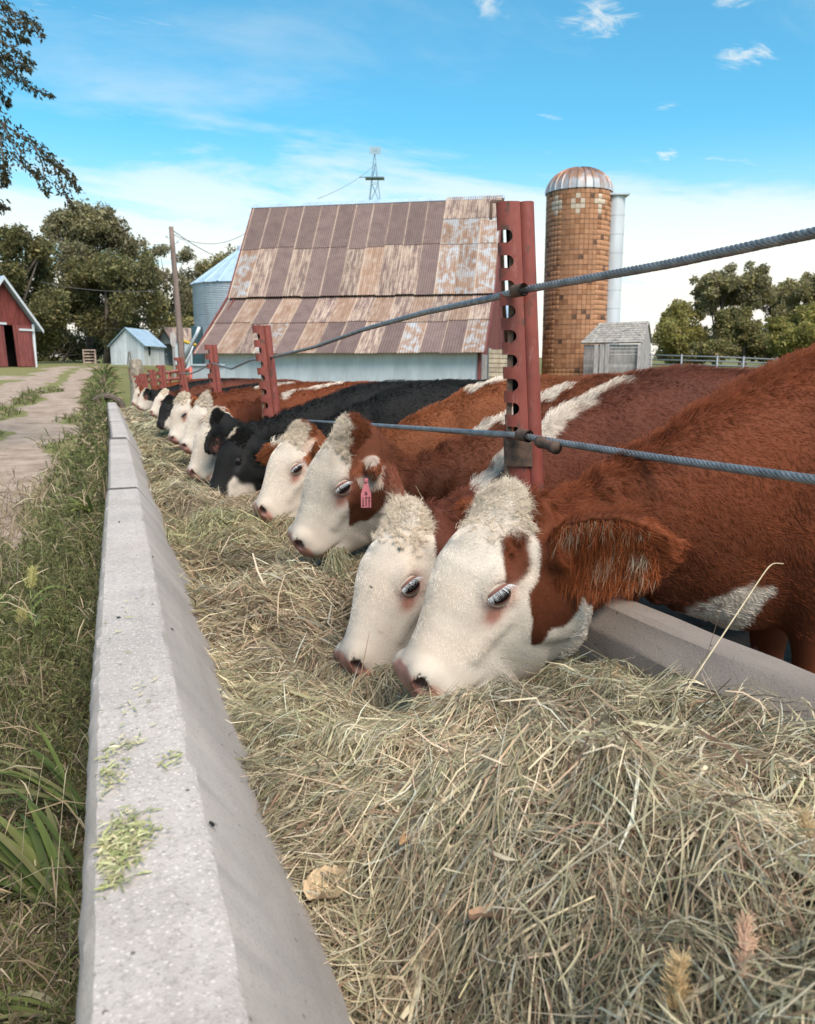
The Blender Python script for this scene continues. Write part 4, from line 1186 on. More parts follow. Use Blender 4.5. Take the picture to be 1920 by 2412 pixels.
# bristly foxtail heads that came in with the hay
def foxtail_head(label, p, d, ln, rad, col, group, parent=None, seed=1, stalk=None):
    r = np.random.default_rng(seed)
    d = np.asarray(d, float); d /= np.linalg.norm(d)
    Rm = frame_from(d, (.2, .3, 1))
    root = thing('foxtail', label, 'grass head', tuple(p), 0, group) if parent is None else empty('seed_head', tuple(p), 0, parent)
    mb = MB(); ts = np.linspace(0, 1, 9)
    bow = lambda t: d * t * ln + Rm[:, 1] * .12 * ln * t * t
    mb.tube([bow(t) for t in ts], rad * np.interp(ts, [0, .1, .6, 1], [.3, .6, .55, .12]), 7)
    mb.build('core', plain('foxtail core', tuple(c * .7 for c in col), .9, 0, .3, 200), root, True)
    n = 420
    t = r.random(n); a = r.random(n) * 6.28
    rr = rad * np.interp(t, [0, .1, .6, 1], [.3, .6, .55, .12])
    out_ = np.cos(a)[:, None] * Rm[:, 1] + np.sin(a)[:, None] * Rm[:, 2]
    p0 = np.array([bow(x) for x in t]) + out_ * rr[:, None]
    dv = out_ * .8 + d * .9 + r.normal(size=(n, 3)) * .2
    L2 = rad * r.uniform(.7, 1.5, n)
    c = p0[:, None] + dv[:, None] * L2[:, None, None] * np.linspace(0, 1, 3)[None, :, None]
    wv = np.cross(dv, r.normal(size=(n, 3))); wv /= np.linalg.norm(wv, axis=1)[:, None]
    V, F, C = ribbons(c, np.repeat(wv[:, None] * .00035, 3, 1), np.tile(np.clip(np.array(col) * 1.25, 0, .9), (n, 1)))
    o = obj('bristles', raw_mesh('bristles', V, F, MAT_HAY, False, C), root); o['kind'] = 'stuff'
    if stalk is not None:
        mb = MB(); mb.tube([np.zeros(3), -d * stalk * .5 + np.array([0, 0, -.002]), -d * stalk + np.array([0, 0, -.01])], .0013, 5)
        mb.build('stalk', plain('dry stalk', (.45, .38, .22), .8), root, True)
    return root
fg = 'foxtail heads lying in the hay'
foxtail_head('upright tan foxtail seed head at the bottom edge of the hay', on_hay(1590, 2400, .01), (.02, .12, 1), .060, .010, (.52, .37, .20), fg, None, 2, .05)
foxtail_head('slanting pinkish foxtail seed head in the lower right hay', on_hay(1745, 2330, .015), (.75, .62, .35), .075, .008, (.50, .32, .22), fg, None, 3, .06)
foxtail_head('foxtail seed head half out of frame at the right side', on_hay(1912, 2050, .03), (.2, .5, .8), .05, .009, (.50, .38, .22), fg, None, 4, .05)
foxtail_head('small tan seed head lying on hay by the front husk', on_hay(1130, 2290, .012), (.8, .5, .15), .05, .005, (.50, .38, .20), fg, None, 6, .05)

# single stalks
def stalk(label, pts, r0, col, name='grass_stalk'):
    pts = np.asarray(pts, float)
    ts = np.linspace(0, len(pts) - 1, 4 * len(pts)); q = np.stack([np.interp(ts, range(len(pts)), pts[:, i]) for i in range(3)], 1)
    for _ in range(2): q[1:-1] = (q[:-2] + 2 * q[1:-1] + q[2:]) / 4
    mb = MB(); mb.tube(q, np.linspace(r0, r0 * .45, len(q)), 6)
    tag(mb.build(name, plain('stalk ' + label[:12], col, .7, 0, .2, 60), None, True), label, 'stalk', 'single stalks in the hay')
stalk('tall bent straw stalk standing in front of the brown curb', [PY(1608, 1640, 1.18), PY(1660, 1560, 1.18), PY(1740, 1440, 1.18), PY(1806, 1340, 1.18), PY(1822, 1326, 1.18), PY(1846, 1328, 1.18)], .0016, (.62, .50, .33))
stalk('broad pale blade lying across the front mound', [on_hay(1390, 1880, .03), on_hay(1480, 1960, .035), on_hay(1540, 2080, .02)], .002, (.42, .42, .30))
stalk('long tan stalk slanting down to the left front hay', [on_hay(1120, 2310, .02), on_hay(1250, 2230, .03), on_hay(1400, 2160, .03)], .0028, (.50, .40, .25))
stalk('short broken straw stub upright at the bottom edge', [on_hay(1500, 2380, .0), on_hay(1508, 2330, .01), on_hay(1512, 2260, .02)], .003, (.60, .52, .34))

# wisp of hay hanging from the raised cow's mouth
def wisp():
    r = np.random.default_rng(5)
    n = 420; K = 6
    mth = C_.H2W(.455, .055, -.185)
    p0 = mth + r.normal(size=(n, 3)) * np.array([.016, .012, .006]) + np.array([.03, 0, .0]) * r.random((n, 1))
    ln = r.uniform(.05, .16, n); t = np.linspace(0, 1, K)[None, :, None]
    dv = np.array([.06, -.12, -1]) + r.normal(size=(n, 3)) * np.array([.26, .2, .1])
    c = p0[:, None] + dv[:, None] * ln[:, None, None] * t + r.normal(size=(n, 1, 3)) * .02 * t ** 2
    wv = np.cross(dv, r.normal(size=(n, 3))); wv /= np.linalg.norm(wv, axis=1)[:, None]
    ci = r.choice(7, n)
    V, F, C = ribbons(c, np.repeat(wv[:, None] * .0010, K, 1), np.clip(HAY_PAL[ci] * .9 * (1 + .15 * r.normal(size=(n, 1))), .02, .8))
    tag(obj('hay_wisp', raw_mesh('hay_wisp', V, F, MAT_HAY, False, C)), 'bunch of hay hanging from the raised cow\'s mouth', 'hay wisp', kind='stuff')
def muzzle_straws():
    r = np.random.default_rng(9); n = 130; K = 6
    c0 = np.array([.60, 1.60, .0]) + np.stack([r.normal(size=n) * .11, r.normal(size=n) * .05, np.zeros(n)], 1)
    c0[:, 2] = hay_z(c0[:, 0], c0[:, 1]) + .01
    ln = r.uniform(.05, .17, n); az = r.random(n) * 6.28; el = r.uniform(.15, 1.0, n)
    d = np.stack([np.cos(az) * np.cos(el), np.sin(az) * np.cos(el) * .5 - .15, np.sin(el) * .8], 1)
    t = np.linspace(0, 1, K)[None, :, None]
    c = c0[:, None] + d[:, None] * ln[:, None, None] * t + np.array([0, 0, -1]) * (ln * .35)[:, None, None] * t ** 2
    wv = np.cross(d, r.normal(size=(n, 3))); wv /= np.linalg.norm(wv, axis=1)[:, None]
    V, F, C = ribbons(c, np.repeat(wv[:, None] * .0008, K, 1), np.clip(HAY_PAL[r.choice(8, n)] * 1.1, .02, .8))
    tag(obj('loose_straws', raw_mesh('loose_straws', V, F, MAT_HAY, False, C)), 'loose straws sticking up before the nearest cow\'s muzzle', 'straws', kind='stuff')
def WISP():
    wisp(); muzzle_straws()

# chopped grass, flies and grit on the near wall
def on_wall(u, v):
    p = PZ(u, v, .5315); return p
def clippings():
    r = np.random.default_rng(15)
    spots = [((285, 1990), (70, 60), 420), ((255, 1830), (45, 45), 90), ((290, 1760), (50, 22), 40), ((260, 2080), (70, 26), 60), ((400, 1790), (40, 25), 26), ((330, 1640), (90, 60), 30), ((300, 1450), (60, 90), 22)]
    cs, ws, cl = [], [], []
    for (cx, cy), (sx, sy), n in spots:
        for i in range(n):
            u = cx + r.normal() * sx * .55; v = cy + r.normal() * sy * .5 - (u - cx) * .45
            p = on_wall(u, v)
            x0 = float(wall_x(p[1]))
            if not (x0 - .045 < p[0] < x0 + .085): continue
            a = .55 + r.normal() * .75; L_ = r.uniform(.006, .026)
            d = np.array([math.cos(a), math.sin(a), 0]) * L_ * .5; z = np.array([0, 0, r.uniform(.001, .007)])
            b = np.array([0, 0, r.uniform(-.001, .003)])
            cs.append([p - d + z, p + z + b, p + d + z]); s = np.array([-math.sin(a), math.cos(a), r.normal() * .5]); s /= np.linalg.norm(s)
            ws.append([s * w_ for w_ in (.0008, r.uniform(.0009, .0022), .0005)])
            c0 = np.array([(.36, .36, .16), (.50, .48, .27), (.28, .30, .13), (.55, .47, .29)][r.integers(4)])
            cl.append(c0 * (1 + .15 * r.normal()))
    V, F, C = ribbons(np.array(cs), np.array(ws), np.clip(np.array(cl), .02, .8))
    tag(obj('grass_clippings', raw_mesh('grass_clippings', V, F, MAT_HAY, False, C)), 'chopped green grass scattered on the crest of the near wall', 'grass clippings', kind='stuff')
clippings()
MAT_FLY = plain('fly black', (.012, .011, .011), .45)
def fly(p, ang, nrm=(0, 0, 1), s=1.0, lab=''):
    root = thing('fly', lab, 'fly', tuple(p), 0, 'flies on the near wall')
    R = frame_from((math.cos(ang), math.sin(ang), 0)) if nrm == (0, 0, 1) else frame_from(np.cross(nrm, (math.sin(ang), math.cos(ang), .2)), nrm)
    mb = MB(); ts = np.linspace(0, 1, 6)
    mb.tube([R @ np.array([(t - .5) * .008 * s, 0, .002]) for t in ts], np.array([.0006, .0016, .0018, .0016, .0019, .0008]) * s, 6)
    mb.build('body', MAT_FLY, root, True)
    for sd in (-1, 1):
        mb = MB(); mb.prism([R @ np.array(q) * s for q in ((.001, 0, .0036), (-.006, sd * .001, .0036), (-.006, sd * .0035, .0036), (-.001, sd * .002, .0036))], (0, 0, .0002))
        mb.build('wing', plain('fly wing', (.12, .11, .10), .3), root)
def on_slope(u, v):
    """point on the sloping inner face of the near wall"""
    a = np.array([.097, .525]); b = np.array([.255, .30])
    best = None
    for t in np.linspace(0, 1, 80):
        q = a + (b - a) * t; p = PZ(u, v, q[1])
        e = abs(p[0] - wall_x(p[1]) - q[0])
        if best is None or e < best[0]: best = (e, p)
    return best[1]
for (u, v), a, lb in zip(((325, 1240), (336, 1272), (344, 1298), (358, 1313), (403, 1484), (322, 1228)), (1.2, 1.0, 1.3, 1.2, .9, 1.1),
        ('second from top of the row of flies on the wall\'s sloping face', 'third from top of the row of flies on the wall\'s sloping face', 'fourth from top of the row of flies on the sloping face',
         'lowest of the row of flies on the wall\'s sloping face', 'lone fly halfway along the wall\'s sloping face', 'topmost of the row of flies on the wall\'s sloping face')):
    fly(on_slope(u, v) + np.array([.001, 0, .001]), a, (.75, 0, .6), 1.0, lb)
fly(on_wall(280, 1456), .2, (0, 0, 1), 1.2, 'fly on the flat wall crest above the chopped grass')
fly(on_wall(281, 1230), 1.0, (0, 0, 1), 1.2, 'fly on the flat wall crest, farther from the chopped grass')
fly(on_slope(495, 1945) + np.array([.001, 0, .001]), .4, (.75, 0, .6), 1.3, 'nearest fly on the sloping face, level with the chopped grass')

# ------------------------------------------------------------------ cattle
def smin(a, b, k):
    h = np.clip(.5 + .5 * (b - a) / k, 0, 1)
    return b * (1 - h) + a * h - k * h * (1 - h)
def smax(a, b, k): return -smin(-a, -b, k)
def sd_ell(p, c, r, R=None):
    q = p - np.asarray(c, np.float32)
    if R is not None: q = q @ np.asarray(R, np.float32)
    r = np.asarray(r, np.float32)
    k0 = np.linalg.norm(q / r, axis=-1); k1 = np.linalg.norm(q / (r * r), axis=-1)
    return k0 * (k0 - 1) / (k1 + 1e-9)
def sd_cone(p, a, b, r0, r1):
    a = np.asarray(a, np.float32); b = np.asarray(b, np.float32); ab = b - a
    t = np.clip(((p - a) @ ab) / (ab @ ab), 0, 1)
    return np.linalg.norm(p - a - t[..., None] * ab, axis=-1) - (r0 + (r1 - r0) * t)

def surface_nets(F, xs, ys, zs):
    """smooth quads where the sampled field F changes sign"""
    S = F < 0
    nx, ny, nz = F.shape
    cs = (nx - 1, ny - 1, nz - 1)
    acc = np.zeros(cs + (3,), np.float32); cnt = np.zeros(cs, np.float32)
    ax = (xs, ys, zs)
    def sl(o): return tuple(slice(o[d], o[d] + cs[d]) for d in range(3))
    inside = np.zeros(cs, np.int8)
    for o in np.ndindex(2, 2, 2): inside += S[sl(o)]
    act = (inside > 0) & (inside < 8)
    ids = np.argwhere(act)
    acc = np.zeros((len(ids), 3), np.float32); cnt = np.zeros(len(ids), np.float32)
    I, J, K = ids.T
    for d in range(3):
        for o1 in (0, 1):
            for o2 in (0, 1):
                o = [0, 0, 0]; oth = [e for e in range(3) if e != d]; o[oth[0]] = o1; o[oth[1]] = o2
                a = (I + o[0], J + o[1], K + o[2])
                e = [0, 0, 0]; e[d] = 1
                b = (a[0] + e[0], a[1] + e[1], a[2] + e[2])
                fa = F[a]; fb = F[b]
                m = (fa < 0) != (fb < 0)
                t = np.where(m, fa / np.where(m, fa - fb, 1), 0)
                for q in range(3):
                    va = ax[q][a[q]]; vb = ax[q][b[q]]
                    acc[:, q] += np.where(m, va + (vb - va) * t, 0)
                cnt += m
    V = acc / cnt[:, None]
    idx = -np.ones(cs, np.int32); idx[I, J, K] = np.arange(len(ids))
    Fs = []
    for d in range(3):
        oth = [(1, 2), (2, 0), (0, 1)][d]
        A = np.take(S, range(0, F.shape[d] - 1), d); B = np.take(S, range(1, F.shape[d]), d)
        e = np.argwhere(A != B)
        if not len(e): continue
        ok = np.ones(len(e), bool)
        for o in oth: ok &= (e[:, o] > 0) & (e[:, o] < F.shape[o] - 1)
        e = e[ok]
        fl = A[tuple(e.T)]
        q = []
        for s1, s2 in ((0, 0), (1, 0), (1, 1), (0, 1)):
            c = e.copy(); c[:, oth[0]] -= s1; c[:, oth[1]] -= s2
            q.append(idx[tuple(c.T)])
        q = np.stack(q, 1)
        q[~fl] = q[~fl][:, ::-1]
        Fs.append(q)
    return V, np.concatenate(Fs)

def axis(lo, hi, f0, f1, fine, coarse):
    a = np.arange(f0, f1 + fine, fine)
    def ext(start, stop, sgn):
        o = []; s = fine; x = start
        while (stop - x) * sgn > 0:
            s = min(coarse, s * 1.15); x += sgn * s; o.append(x)
        return o
    return np.array(ext(a[0], lo, -1)[::-1] + list(a) + ext(a[-1], hi, 1), np.float32)

# head profile along u (m from poll to muzzle) for a head 0.52 m long
HU = np.array([-.055, -.03, 0, .04, .09, .15, .21, .27, .33, .39, .44, .48, .505, .525, .54])
HT = np.array([-.075, -.024, .002, .024, .043, .056, .059, .046, .023, .003, -.006, -.008, -.020, -.044, -.090])
HB = np.array([-.110, -.200, -.275, -.350, -.400, -.418, -.412, -.390, -.356, -.318, -.284, -.252, -.216, -.175, -.125])
HW = np.array([.030, .076, .100, .112, .117, .117, .113, .098, .082, .075, .076, .082, .080, .066, .022])

def val_hash(P_, f, seed): return wav(P_, f, seed)

class Cow: pass
def make_cow(name, label, muzzle, poll, body_y, withers, pattern, fine=.0075, fur=1.0, seed=1, ears=None, roll=0.0,
             coat=(.205, .056, .020), group='cattle lined up at the feed bunk', tagmark=False, length=2.42, girth=1.0, hairk=1.0, lash='white', dip=0.0):
    r = np.random.default_rng(seed)
    mz = np.asarray(muzzle, float); pl = np.asarray(poll, float)
    hl = np.linalg.norm(mz - pl); sc = hl / .53
    eu = (mz - pl) / hl
    ev = np.array([0, -1.0, 0]); ev -= eu * (ev @ eu); ev /= np.linalg.norm(ev)
    ew = np.cross(ev, eu)
    if ew @ np.array([-1, 0, .6]) < 0: ew = -ew
    cr, sr = math.cos(roll), math.sin(roll)
    ev, ew = ev * cr + ew * sr, ew * cr - ev * sr
    R = np.stack([eu, ev, ew], 1)                      # head to world
    def H2W(u, v, w): return pl + R @ (np.array([u, v, w]) * sc)
    px, py, pz = pl
    k = withers / 1.27
    # body lines along X
    dw = withers - pz
    tx = px + np.array([-.06, 0, .12, .32, .62, .95, 1.22, 1.6, 2.1, 2.32, 2.42, 2.47]) * (length / 2.42)
    tz = np.array([pz - .10, pz - .035, pz - .01, pz + .14 * dw, pz + .50 * dw, pz + .84 * dw, withers, withers - .035, withers, withers - .05, withers - .15, withers - .30])
    tz = tz - dip * np.array([0, .1, .6, 1, .75, .3, 0, 0, 0, 0, 0, 0])
    bx = np.array([px - .06, px + .06, max(px + .16, 1.10), 1.30, 1.45, 1.60, 1.85, 2.15, 2.6, px + 2.15, px + 2.35, px + 2.47])
    bz = np.array([pz - .20, pz - .33, max(.545, pz - .36), .565, .50 * k, .43 * k, .38 * k, .43 * k, .41 * k, .52 * k, .70 * k, withers - .32])
    o_ = np.argsort(bx); bx = bx[o_]; bz = bz[o_]
    wx = px + np.array([-.06, .05, .2, .4, .65, .95, 1.3, 1.7, 2.1, 2.35, 2.47]) * (length / 2.42)
    ww = np.array([.045, .085, .098, .115, .165, .245, .315, .35, .30, .20, .05]) * girth * k
    yx = [px - .1, px + .12, px + .75, px + 1.2]; yy = [py, py + .12 * (body_y - py), py + .9 * (body_y - py), body_y]
    xr = (min(px, mz[0]) - .16, px + length + .12)
    earspec = ears or [(.62, -.72, -.28, .9), (.45, .78, .10, .9)]
    eb = [H2W(.070, .100, -.125), H2W(.070, -.100, -.115)]
    lo = np.minimum(np.minimum(mz, pl), np.min(eb, axis=0)) - .17; hi = np.maximum(np.maximum(mz, pl), np.max(eb, axis=0)) + np.array([.24, .2, .12])
    lo[1] -= .06
    xs = axis(xr[0], xr[1], lo[0] + .03, hi[0], fine, fine * 4)
    ys = axis(min(py, body_y) - .5 * k, max(py, body_y) + .5 * k, py - .26, py + .26, fine, fine * 4)
    zs = axis(-.03, withers + .12, mz[2] - .14, pz + .13, fine, fine * 4)
    G = np.stack(np.meshgrid(xs, ys, zs, indexing='ij'), -1)
    X, Y, Z = G[..., 0], G[..., 1], G[..., 2]
    # neck and trunk, one loft of vertical cross sections
    top = np.interp(xs, tx, tz); bot = np.interp(xs, bx, bz); hw = np.interp(xs, wx, ww); yc = np.interp(xs, yx, yy)
    sm = lambda a, n: np.convolve(np.pad(a, n, 'edge'), np.ones(2 * n + 1) / (2 * n + 1), 'valid')
    top, bot, hw = sm(top, 5), sm(bot, 4), sm(hw, 5)
    zc = (.42 * bot + .58 * top); hh_t = top - zc; hh_b = zc - bot
    zr = (Z - zc[:, None, None]); zn = np.where(zr > 0, zr / np.maximum(hh_t, .02)[:, None, None], zr / np.maximum(hh_b, .02)[:, None, None])
    neck = 1 - sstep(xs, px + .35, px + 1.15)
    hwz = hw[:, None, None] * (1 - (.30 * neck[:, None, None] + .05) * np.clip(zn, -1, 1) ** 2 * (zn < 0) - .18 * np.clip(zn, 0, 1) ** 1.5)
    vn = (Y - yc[:, None, None]) / np.maximum(hwz, .02)
    n_ = 2.25
    rr = (np.abs(vn) ** n_ + np.abs(zn) ** n_) ** (1 / n_)
    Fb = ((rr - 1) * np.minimum(hwz, ((hh_t + hh_b) * .5)[:, None, None])).astype(np.float32)
    endc = np.maximum(xs[0] * 0 + (px - .05) - xs, xs - (px + length + .01))
    Fb = np.maximum(Fb, endc[:, None, None]).astype(np.float32)
    # shoulders, hips, legs
    P3 = G
    for s in (-1, 1):
        Fb = smin(Fb, sd_ell(P3, (px + 1.02, body_y + s * .17 * k, .80 * k), (.17, .09, .33 * k)), .09)
        Fb = smin(Fb, sd_ell(P3, (px + 2.08, body_y + s * .19 * k, .92 * k), (.24, .11, .30 * k)), .10)
        fx = px + 1.02 + .05 * s
        Fb = smin(Fb, sd_cone(P3, (fx, body_y + s * .15 * k, .55 * k), (fx + .02, body_y + s * .14 * k, .30 * k), .085 * k, .055 * k), .05)
        Fb = smin(Fb, sd_cone(P3, (fx + .02, body_y + s * .14 * k, .30 * k), (fx + .03, body_y + s * .14 * k, .02), .052 * k, .048 * k), .02)
        hx = px + 2.16 - .06 * s
        Fb = smin(Fb, sd_cone(P3, (hx - .04, body_y + s * .17 * k, .75 * k), (hx + .12, body_y + s * .16 * k, .42 * k), .12 * k, .06 * k), .05)
        Fb = smin(Fb, sd_cone(P3, (hx + .12, body_y + s * .16 * k, .42 * k), (hx + .08, body_y + s * .16 * k, .02), .055 * k, .05 * k), .02)
    # head block
    hb = [np.where((a > l) & (a < h))[0] for a, l, h in zip((xs, ys, zs), lo - .01, hi + .06)]
    s3 = tuple(slice(q[0], q[-1] + 1) for q in hb)
    Q = ((G[s3] - pl.astype(np.float32)) @ R.astype(np.float32)) / np.float32(sc)
    u, v, w = Q[..., 0], Q[..., 1], Q[..., 2]
    ht = np.interp(u, HU, HT); hbm = np.interp(u, HU, HB); hwd = np.interp(u, HU, HW)
    c = ht * .55 + hbm * .45; ut = np.maximum(ht - c, .004); ub = np.maximum(c - hbm, .004)
    wr = w - c; wn = np.where(wr > 0, wr / ut, wr / ub)
    hz = np.maximum(hwd * (1 - .48 * np.clip(-wn, 0, 1) ** 1.5 - .06 * np.clip(wn, 0, 1) ** 2), .004)
    n2 = 2.45
    hr = (np.abs(v / hz) ** n2 + np.abs(wn) ** n2) ** (1 / n2)
    Fh = (hr - 1) * np.minimum(hz, (ut + ub) * .5)
    Fh = np.maximum(Fh, np.maximum(-.06 - u, u - .545))
    av = np.abs(v); Qa = np.stack([u, av, w], -1)
    Fh = smin(Fh, sd_ell(Qa, (.195, .090, -.052), (.056, .036, .034), frame_from((1, 0, -.25))), .022)       # brow and orbit
    Fh = smin(Fh, sd_ell(Qa, (.225, .094, -.110), (.045, .026, .022)), .02)        # lower rim of the orbit
    Fh = smin(Fh, sd_cone(Qa, (.25, .090, -.125), (.37, .066, -.135), .026, .018), .02)   # facial crest
    Fh = smax(Fh, -sd_ell(Qa, (.100, .135, -.055), (.050, .020, .035)), .03)       # temple
    Fh = smin(Fh, sd_ell(Qa, (.150, .084, -.215), (.090, .038, .125)), .035)       # cheek muscle
    Fh = smin(Fh, sd_ell(Q, (.012, 0, .000), (.060, .082, .036)), .03)             # poll and topknot
    Fh = smin(Fh, sd_ell(Qa, (.480, .052, -.058), (.042, .036, .046)), .016)       # nostril wing
    Fh = smin(Fh, sd_ell(Q, (.445, 0, -.222), (.060, .054, .040)), .02)            # lower lip and chin
    Fh = smax(Fh, -sd_ell(Qa, (.262, .122, -.105), (.045, .014, .032)), .02)       # hollow before the eye
    Fh = smax(Fh, -sd_ell(Qa, (.214, .128, -.074), (.044, .026, .029), frame_from((1, 0, .35))), .008)      # eye opening
    Fh = smax(Fh, -sd_ell(Qa, (.500, .064, -.052), (.032, .019, .018), frame_from((1, .15, -.9))), .008)   # nostril
    Fh = smax(Fh, -sd_ell(Qa, (.475, .080, -.178), (.080, .034, .0075), frame_from((1, 0, .35))), .008)  # mouth line
    Fh = smax(Fh, -sd_ell(Q, (.530, 0, -.14), (.04, .004, .05)), .008)            # philtrum
    Fh = Fh + .004 * np.sin(u * 55 + v * 30) * np.exp(-((w + .26) / .07) ** 2) * (u < .36) * (u > .1)
    Fh = (Fh * sc).astype(np.float32)
    blk = smin(Fb[s3], Fh, .055)
    # ears
    EAR = []
    for i, (ex, ey, ez, el) in enumerate(earspec):
        base = eb[i]; L_ = .215 * el * sc
        d = np.array([ex, ey, ez], float)
        if ex > 50:                                    # tip given as a pixel and a row distance
            d = PY(ex, ey, ez) - base; L_ = np.linalg.norm(d)
        d /= np.linalg.norm(d)
        upv = np.array([-.25, -.15, .95]) if i == 0 else np.array([-.3, 0, .95])
        sidev = upv - d * (upv @ d); sidev /= np.linalg.norm(sidev)
        nrm = np.cross(d, sidev)
        if nrm @ np.array([-.35, -.8 if i == 0 else .8, -.3]) < 0: nrm = -nrm
        RE = np.stack([d, sidev, nrm], 1)
        q = (G[s3] - base.astype(np.float32)) @ RE.astype(np.float32)
        a_, b_, n_e = q[..., 0] / L_, q[..., 1] / L_, q[..., 2] / L_
        hwE = np.interp(a_, [-.05, .08, .25, .45, .65, .82, .95, 1.03], [.10, .15, .27, .32, .30, .22, .11, .01])
        cup = .50 * np.clip(b_, -.4, .4) ** 2 * sstep(a_, .05, .35) - .05
        Fe = np.maximum((np.abs(b_) / np.maximum(hwE, .01) - 1) * hwE, np.abs(n_e - cup) - .050 - .04 * (1 - sstep(a_, .05, .3)))
        Fe = np.maximum(np.maximum(Fe, -.1 - a_), a_ - 1.04) * L_
        Fe = smin(Fe.astype(np.float32), sd_cone(G[s3], base - d * .03, base + d * .045, .040 * sc, .030 * sc), .025)
        blk = smin(blk, Fe, .022)
        EAR.append((base, d, sidev, nrm, L_))
    Fb[s3] = blk
    Fb += (.004 * np.sin(X * 23 + Z * 17 + seed) * np.sin(Z * 9 + Y * 13) * (X > px + .1)).astype(np.float32)
    fold = np.exp(-((X - px - .42) / .20) ** 2) * np.exp(-((Z - pz + .10) / .22) ** 2)
    Fb += (.010 * fold * np.sin(X * 62 - Z * 14 + 1.5 * np.sin(Z * 11 + seed))).astype(np.float32)
    Fb += (.014 * np.exp(-((X - px - .80 - .25 * (Z - .8)) / .035) ** 2) * np.exp(-((Z - .8 * k) / .28) ** 2)).astype(np.float32)
    V, Fq = surface_nets(Fb, xs, ys, zs)
    # light smoothing
    E = np.concatenate([Fq[:, [0, 1]], Fq[:, [1, 2]], Fq[:, [2, 3]], Fq[:, [3, 0]]])
    deg = np.bincount(E[:, 0], minlength=len(V)) + np.bincount(E[:, 1], minlength=len(V))
    for it in range(2):
        A = np.zeros_like(V)
        for q in range(3):
            A[:, q] = np.bincount(E[:, 0], V[E[:, 1], q], len(V)) + np.bincount(E[:, 1], V[E[:, 0], q], len(V))
        V = V + .5 * (A / deg[:, None] - V)
    # normals
    fn = np.cross(V[Fq[:, 2]] - V[Fq[:, 0]], V[Fq[:, 3]] - V[Fq[:, 1]]); fa = np.linalg.norm(fn, axis=1) * .5
    C = Cow(); C.earwhite = 0 if lash == 'dark' else 1; C.__dict__.update(pl=pl, mz=mz, R=R, sc=sc, EAR=EAR, px=px, py=py, pz=pz, yx=yx, yy=yy, tx=tx, tz=tz, withers=withers, seed=seed, coat=np.array(coat), body_y=body_y, H2W=H2W)
    def colour(Pw):
        Qh = ((Pw - pl) @ R) / sc
        yc_ = np.interp(Pw[:, 0], yx, yy)
        tz_ = np.interp(Pw[:, 0], tx, tz)
        inear = np.zeros(len(Pw)); et = np.zeros(len(Pw)); ei = np.zeros((len(Pw), 2))
        for (base, d, sv, nr, L_) in EAR:
            q = (Pw - base)
            a_ = q @ d / L_
            m_ = (a_ > .12) & (np.linalg.norm(q - np.outer(a_ * L_, d), axis=1) < .085 * sc + .0) & (a_ < 1.15)
            m_ &= ~((Qh[:, 0] > .1) & (np.abs(Qh[:, 1]) < .11))
            inear[m_] = 1; et[m_] = a_[m_]; ei[m_, 0] = (q @ nr)[m_] / L_; ei[m_, 1] = (q @ sv)[m_] / L_
        return pattern(C, Pw, Qh, Pw[:, 1] - yc_, tz_ - Pw[:, 2], inear, et, ei)
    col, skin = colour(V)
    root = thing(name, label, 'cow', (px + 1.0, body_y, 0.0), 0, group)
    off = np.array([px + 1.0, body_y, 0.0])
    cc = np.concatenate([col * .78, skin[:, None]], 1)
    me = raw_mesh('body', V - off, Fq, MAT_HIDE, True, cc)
    body = obj('body', me, root)
    C.root, C.body, C.off = root, body, off
    # ---- eyes
    for s in (1, -1):
        ec = H2W(.214, s * .0975, -.074); rad = (.0325 if lash == 'white' else .027) * sc
        n_out = R @ np.array([0, s * 1.0, .10]); n_out /= np.linalg.norm(n_out)
        fwd = R @ np.array([.55, 0, .0]) + np.array([-.45, 0, 0]); fwd -= n_out * (fwd @ n_out); fwd /= np.linalg.norm(fwd)
        upe = np.cross(n_out, fwd)
        if upe @ (R @ np.array([-.4, 0, .9])) < 0: upe = -upe
        nphi, nth = 14, 9
        def cap(rad_, th0, th1, ph):           # lid strip: latitude about the fwd axis
            VV = []; n1_, n2_ = 8, 14
            for a in np.linspace(th0, th1, n1_):
                for b in np.linspace(-ph, ph, n2_):
                    dv = (n_out * math.cos(a) + upe * math.sin(a)) * math.cos(b) + fwd * math.sin(b)
                    VV.append(ec + dv * rad_ * (1 + .10 * math.cos(b)) - off)
            FF = [(i * n2_ + j, i * n2_ + j + 1, (i + 1) * n2_ + j + 1, (i + 1) * n2_ + j) for i in range(n1_ - 1) for j in range(n2_ - 1)]
            return np.array(VV), FF
        mb = MB()
        th = np.linspace(0, math.pi, 11)
        VV = []; n2_ = 16
        for a in th:
            for b in range(n2_):
                ang = b * 2 * math.pi / n2_
                VV.append(ec - off + rad * (n_out * math.cos(a) + math.sin(a) * (fwd * math.cos(ang) + upe * math.sin(ang))))
        FF = [(i * n2_ + j, (i + 1) * n2_ + j, (i + 1) * n2_ + (j + 1) % n2_, i * n2_ + (j + 1) % n2_) for i in range(10) for j in range(n2_)]
        e = obj('eye', raw_mesh('eye', np.array(VV), FF, MAT_EYE, True), body)
        VV, FF = cap(rad * 1.02, math.radians(22), math.radians(105), 1.5)
        rim_c = np.array([.16, .065, .05]) if lash == 'white' else np.array([.02, .018, .018]); fur_c = WHITE * .9 if lash == 'white' else np.array([.025, .023, .023])
        lt = np.repeat(np.linspace(0, 1, 8), 14)[:, None]; lcol = rim_c * (1 - sstep(lt, .12, .30)) + fur_c * sstep(lt, .12, .30)
        obj('upper_eyelid', raw_mesh('eyelid', VV, FF, MAT_HIDE, True, np.concatenate([lcol, np.zeros((len(lcol), 1))], 1)), body)
        VV, FF = cap(rad * 1.02, math.radians(-27), math.radians(-105), 1.5)
